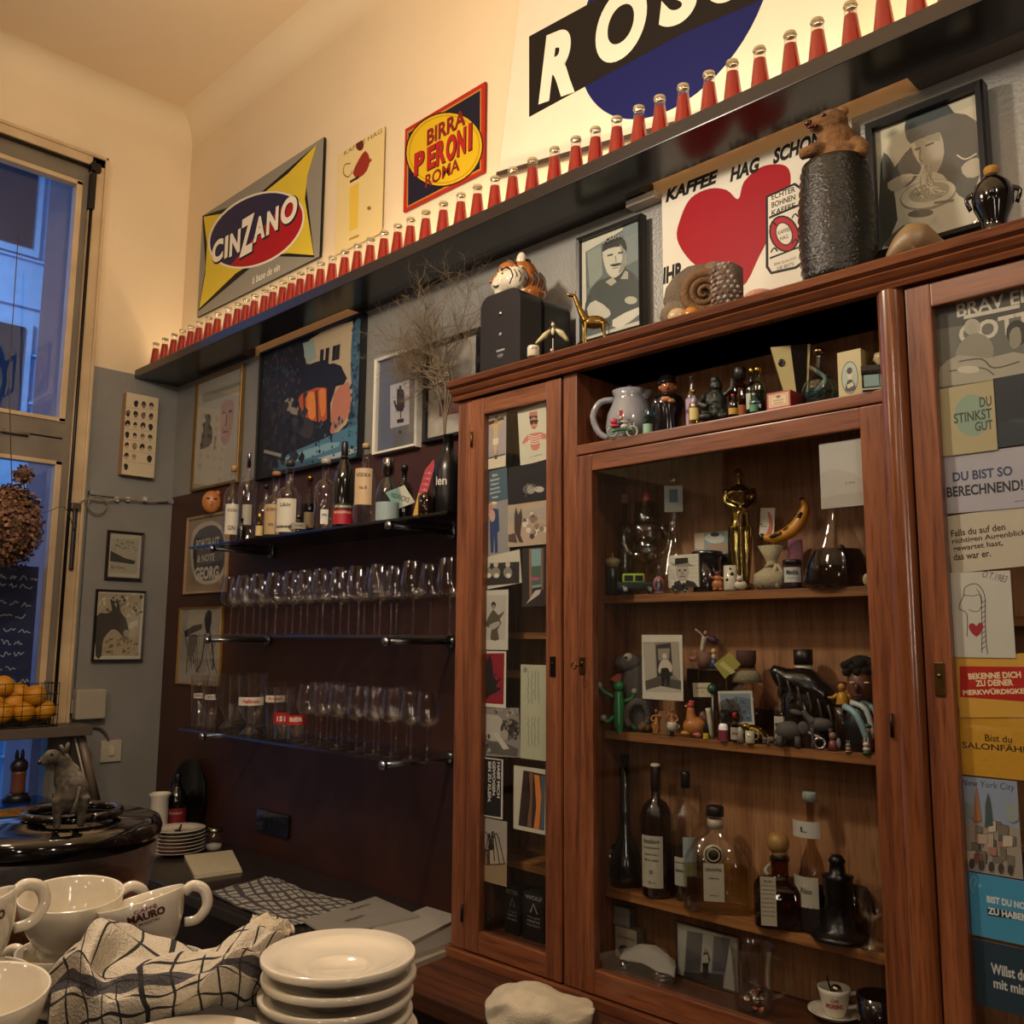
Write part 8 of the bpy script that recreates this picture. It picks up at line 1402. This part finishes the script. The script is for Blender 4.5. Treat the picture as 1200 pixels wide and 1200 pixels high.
cup('cream cup beneath the tilted lettered cup', (pc2.x+.006, pc2.y+.004, pc2.z-.088), fz2, (0, 0), .044, .055, ha=2.2)
pc3 = atd(-30, 1090, .80); fz3 = facing(pc3)
cup('cream cup at the left edge with a big ear handle and part lettering', (pc3.x, pc3.y, pc3.z-.04), fz3, (-.1, -.3), .05, .06, True, .55, ha=.35)
cup('cream cup under the left edge cup', (pc3.x-.004, pc3.y, pc3.z-.095), fz3, (0, 0), .047, .058, ha=2.8)
pc4 = atd(-30, 1182, .68); fz4 = facing(pc4)
cup('cream cup at the bottom left corner seen from above the rim', (pc4.x, pc4.y, pc4.z-.045), fz4, (.1, 0), .05, .06, ha=3)
# checked cloth in a heap
def tcol(u, v):
    x_ = (u*11) % 1; y_ = (v*7) % 1
    if x_ < .11 or y_ < .09: return '#2a282c'
    if .52 < v < .66: return '#4c4a4e'
    return '#c9c0ad'
rowsT = [
 [(96, 1108, .90), (112, 1083, .88), (140, 1078, .87), (170, 1096, .87), (215, 1108, .86), (252, 1110, .85), (292, 1082, .86), (318, 1070, .88), (344, 1082, .9)],
 [(62, 1128, .86), (92, 1110, .83), (118, 1082, .81), (160, 1112, .81), (210, 1120, .80), (250, 1116, .80), (285, 1095, .80), (315, 1088, .83), (340, 1100, .86)],
 [(54, 1145, .83), (80, 1122, .79), (104, 1118, .76), (125, 1135, .77), (180, 1128, .75), (236, 1124, .76), (268, 1112, .76), (302, 1112, .79), (325, 1118, .82)],
 [(54, 1168, .80), (84, 1148, .77), (108, 1152, .74), (135, 1158, .75), (180, 1150, .73), (225, 1140, .73), (262, 1130, .74), (295, 1134, .77), (318, 1140, .80)],
 [(56, 1195, .78), (85, 1180, .75), (112, 1178, .73), (140, 1180, .73), (182, 1170, .72), (228, 1160, .72), (260, 1150, .73), (290, 1155, .76), (312, 1160, .79)],
 [(60, 1235, .77), (88, 1225, .74), (118, 1215, .73), (145, 1210, .73), (185, 1200, .73), (228, 1190, .73), (262, 1180, .75), (290, 1180, .77), (308, 1178, .79)]]
g = [[atd(*c_) for c_ in r] for r in rowsT]
crumple('checked_cloth', 'heap of black and white checked kitchen cloth among the cups', 'towel', g, 14, 12, CLOTH, tcol, .003, amp=.0028, seed=8)
g = [[atd(*c_) for c_ in r] for r in [[(297, 1074, .87), (318, 1072, .86), (343, 1086, .87)], [(292, 1090, .84), (316, 1090, .83), (340, 1098, .85)], [(298, 1112, .83), (312, 1118, .82), (322, 1122, .84)]]]
crumple('cloth_corner', 'plain cream cloth end lying on the right tip of the checked heap', 'cloth', g, 6, 6, CLOTH, lambda u, v: '#c4b89c', .003, amp=.002, seed=3)
# coffee bean hopper with lid and the donkey
ph_ = atd(62, 962, 1.28); RHp = 120*1.28/F
hp = thing('bean_hopper', 'big round coffee bean hopper with glossy black lid at the left', 'coffee grinder', (ph_.x, ph_.y, .912))
zl = ph_.z-.912
MB().lathe([(RHp*.97, zl-.012), (RHp*.96, zl-.05), (RHp*.88, zl-.11), (RHp*.74, zl-.155), (RHp*.5, zl-.19), (RHp*.3, zl-.21)], '#fff', 56).build('hopper_bowl', glass('smoky_plastic', '#dccabe', .4, .2, .35), hp)
MB().lathe([(0, zl-.205), (RHp*.28, zl-.2), (RHp*.5, zl-.18), (RHp*.72, zl-.145), (RHp*.84, zl-.11), (RHp*.88, zl-.085), (RHp*.5, zl-.07), (0, zl-.06)], '#4a2c1a', 48).build('coffee_beans', mat('coffee_beans', rough=.5, col='#7e502c', var=.8, vscale=60, bump=1, bscale=80, dark='#b98250'), hp)
BLKG = mat('glossy_black_plastic', col='#0d0c0d', rough=.08, coat=.5)
MB().lathe([(0, zl+.008), (RHp*.5, zl+.008), (RHp*.54, zl+.004), (RHp*.9, zl+.002), (RHp*.985, zl-.002), (RHp*1.01, zl-.012), (RHp*.99, zl-.028), (RHp*.95, zl-.03), (0, zl-.026)], '#111', 64).build('lid', BLKG, hp)
MB().tube([(RHp*.22+RHp*.42*math.cos(a), RHp*.1+RHp*.42*math.sin(a), zl+.014) for a in [x*PI/20 for x in range(41)]], .006, '#111', 10).build('lid_ring', BLKG, hp)
MB().lathe([(0, 0), (RHp*.7, 0), (RHp*.62, .03), (RHp*.45, .08), (RHp*.42, zl-.24), (RHp*.5, zl-.2), (0, zl-.2)], '#222', 30).build('grinder_body', SATIN, hp)
DNK = mat('speckled_grey_fur', col='#6a6252', rough=.8, var=.9, vscale=120, dark='#1f1b17')
pd = atd(74, 958, 1.2); sd = 94*1.2/F
dk = thing('donkey_figurine', 'speckled grey donkey figurine standing on the black hopper lid', 'figurine', (pd.x, pd.y, 0), facing(pd)); dk.location.z = ph_.z+.0085
q = MB(); q.M = Matrix.Scale(sd, 4); GR = '#6a6252'
shp(q, [('e', (.08, 0, .42), (.2, .2, .26), GR), ('e', (.02, .06, .58), (.17, .18, .2), GR), ('t', [(.0, .06, .6), (-.04, .03, .76), (-.08, 0, .86)], [.15, .11, .09], GR, 12), ('e', (-.16, -.02, .86), (.12, .09, .09), GR, .3), ('e', (-.25, -.03, .81), (.08, .065, .06), '#a8a294', .3),
 ('t', [(-.05, -.08, .35), (-.07, -.1, .18), (-.06, -.1, 0)], [.11, .055, .045], GR, 9), ('t', [(.2, -.08, .35), (.21, -.1, .18), (.2, -.1, 0)], [.12, .06, .045], GR, 9), ('t', [(-.06, .14, .4), (-.08, .15, .2), (-.08, .15, 0)], [.1, .05, .04], GR, 9), ('t', [(.17, .14, .4), (.17, .15, .2), (.17, .15, 0)], [.1, .05, .04], GR, 9)])
q.fused('body', DNK, dk, .0028, 2)
q = MB(); q.M = Matrix.Scale(sd, 4); shp(q, [('t', [(-.04, -.03, .9), (-.09, -.04, 1.0)], [.035, .02], '#8a8272'), ('t', [(-.02, .05, .9), (.0, .06, 1.02)], [.035, .02], '#8a8272')]); q.build('ear', DNK, dk)
q = MB(); q.M = Matrix.Scale(sd, 4); shp(q, [('t', [(.16, -.2, .5), (.14, -.27, .36), (.1, -.27, .2)], [.02, .018, .03], '#2c2620')]); q.build('tail', DNK, dk)
q = MB(); q.M = Matrix.Scale(sd, 4); shp(q, [('e', (-.31, -.04, .8), (.025, .045, .03), '#1c1814'), ('e', (-.18, -.1, .9), (.015, .012, .018), '#141010')]); q.build('muzzle', SATIN, dk)
# ---------------------------------------------------------------- let neighbours on a shelf stand clear of each other and of the cabinet back
def footprint(o):
    r = 0
    for c in o.children:
        if c.type != 'MESH' or not c.data.vertices: continue
        xs = [v.co.x for v in c.data.vertices]; ys = [v.co.y for v in c.data.vertices]
        r = max(r, (max(xs)-min(xs)+max(ys)-min(ys))/4)
    return r*o.scale[0]
def settle(z, x0, x1, ya, yb, skip=(), drift=.012, backstop=None, front=None):
    L = [o for o in COL.objects if o.parent is None and o.type == 'EMPTY' and 'category' in o and abs(o.location.z-z) < .006 and x0 < o.location.x < x1 and o.name.split('.')[0] not in skip and footprint(o) > 0]
    R = {o: footprint(o) for o in L}; X0 = {o: o.location.x for o in L}
    for it in range(80):
        for i, a in enumerate(L):
            for b_ in L[i+1:]:
                d = Vector((b_.location.x-a.location.x, b_.location.y-a.location.y)); need = (R[a]+R[b_])*.97
                if d.length < need:
                    if d.length < 1e-4: d = Vector((.001, .001))
                    u = d.normalized(); m_ = (need-d.length)*.25
                    for o, s_ in ((a, -1), (b_, 1)):
                        o.location.y += s_*u.y*m_; o.location.x += s_*u.x*m_
        for o in L:
            o.location.x = max(X0[o]-drift, min(X0[o]+drift, o.location.x))
            hi = yb if backstop is None else min(yb, backstop-R[o]*.9); lo = ya if front is None else max(ya, front+R[o])
            if hi < lo: hi = lo = max(hi, -.178)
            o.location.y = max(lo, min(hi, o.location.y))
SK = ('photo_card', 'postcard', 'label_card', 'photo', 'framed_photo', 'box', 'card_pack', 'display_case', 'saucer', 'espresso_cup', 'glass_shelf', 'lizard_toy')
bpy.context.view_layer.update()
for o in list(COL.objects):                                  # nothing on the glazed shelves may sink into the back panel
    if o.parent is None and o.type == 'EMPTY' and 'category' in o and xn < o.location.x < xc1 and .9 < o.location.z < 2.2 and -.2 < o.location.y < BP:
        ys = [(c.matrix_world @ v.co).y for c in o.children if c.type == 'MESH' for v in c.data.vertices]
        if ys and max(ys) > BP-.001:
            k = min(.03, max(ys)-BP+.001); o.location.y -= k
            if k >= .03: o.scale = (o.scale[0], o.scale[1]*.75, o.scale[2])
settle(ZN, xn, xc1, -.262, -.09, SK, .006, BP)
settle(GZ(0), 0, 2.36, -.265, -.03, SK, .006, 0); settle(zt0, 0, 2.36, -.265, -.03, SK, .006, 0)
settle(GZ(1), 0, 2.36, -.25, -.03, SK, .006, 0); settle(GZ(2), 0, 2.36, -.25, -.03, SK, .01, 0)
settle(TZ, 2.3, 6, -.30, -.06, ('loudspeaker',), .004, 0)
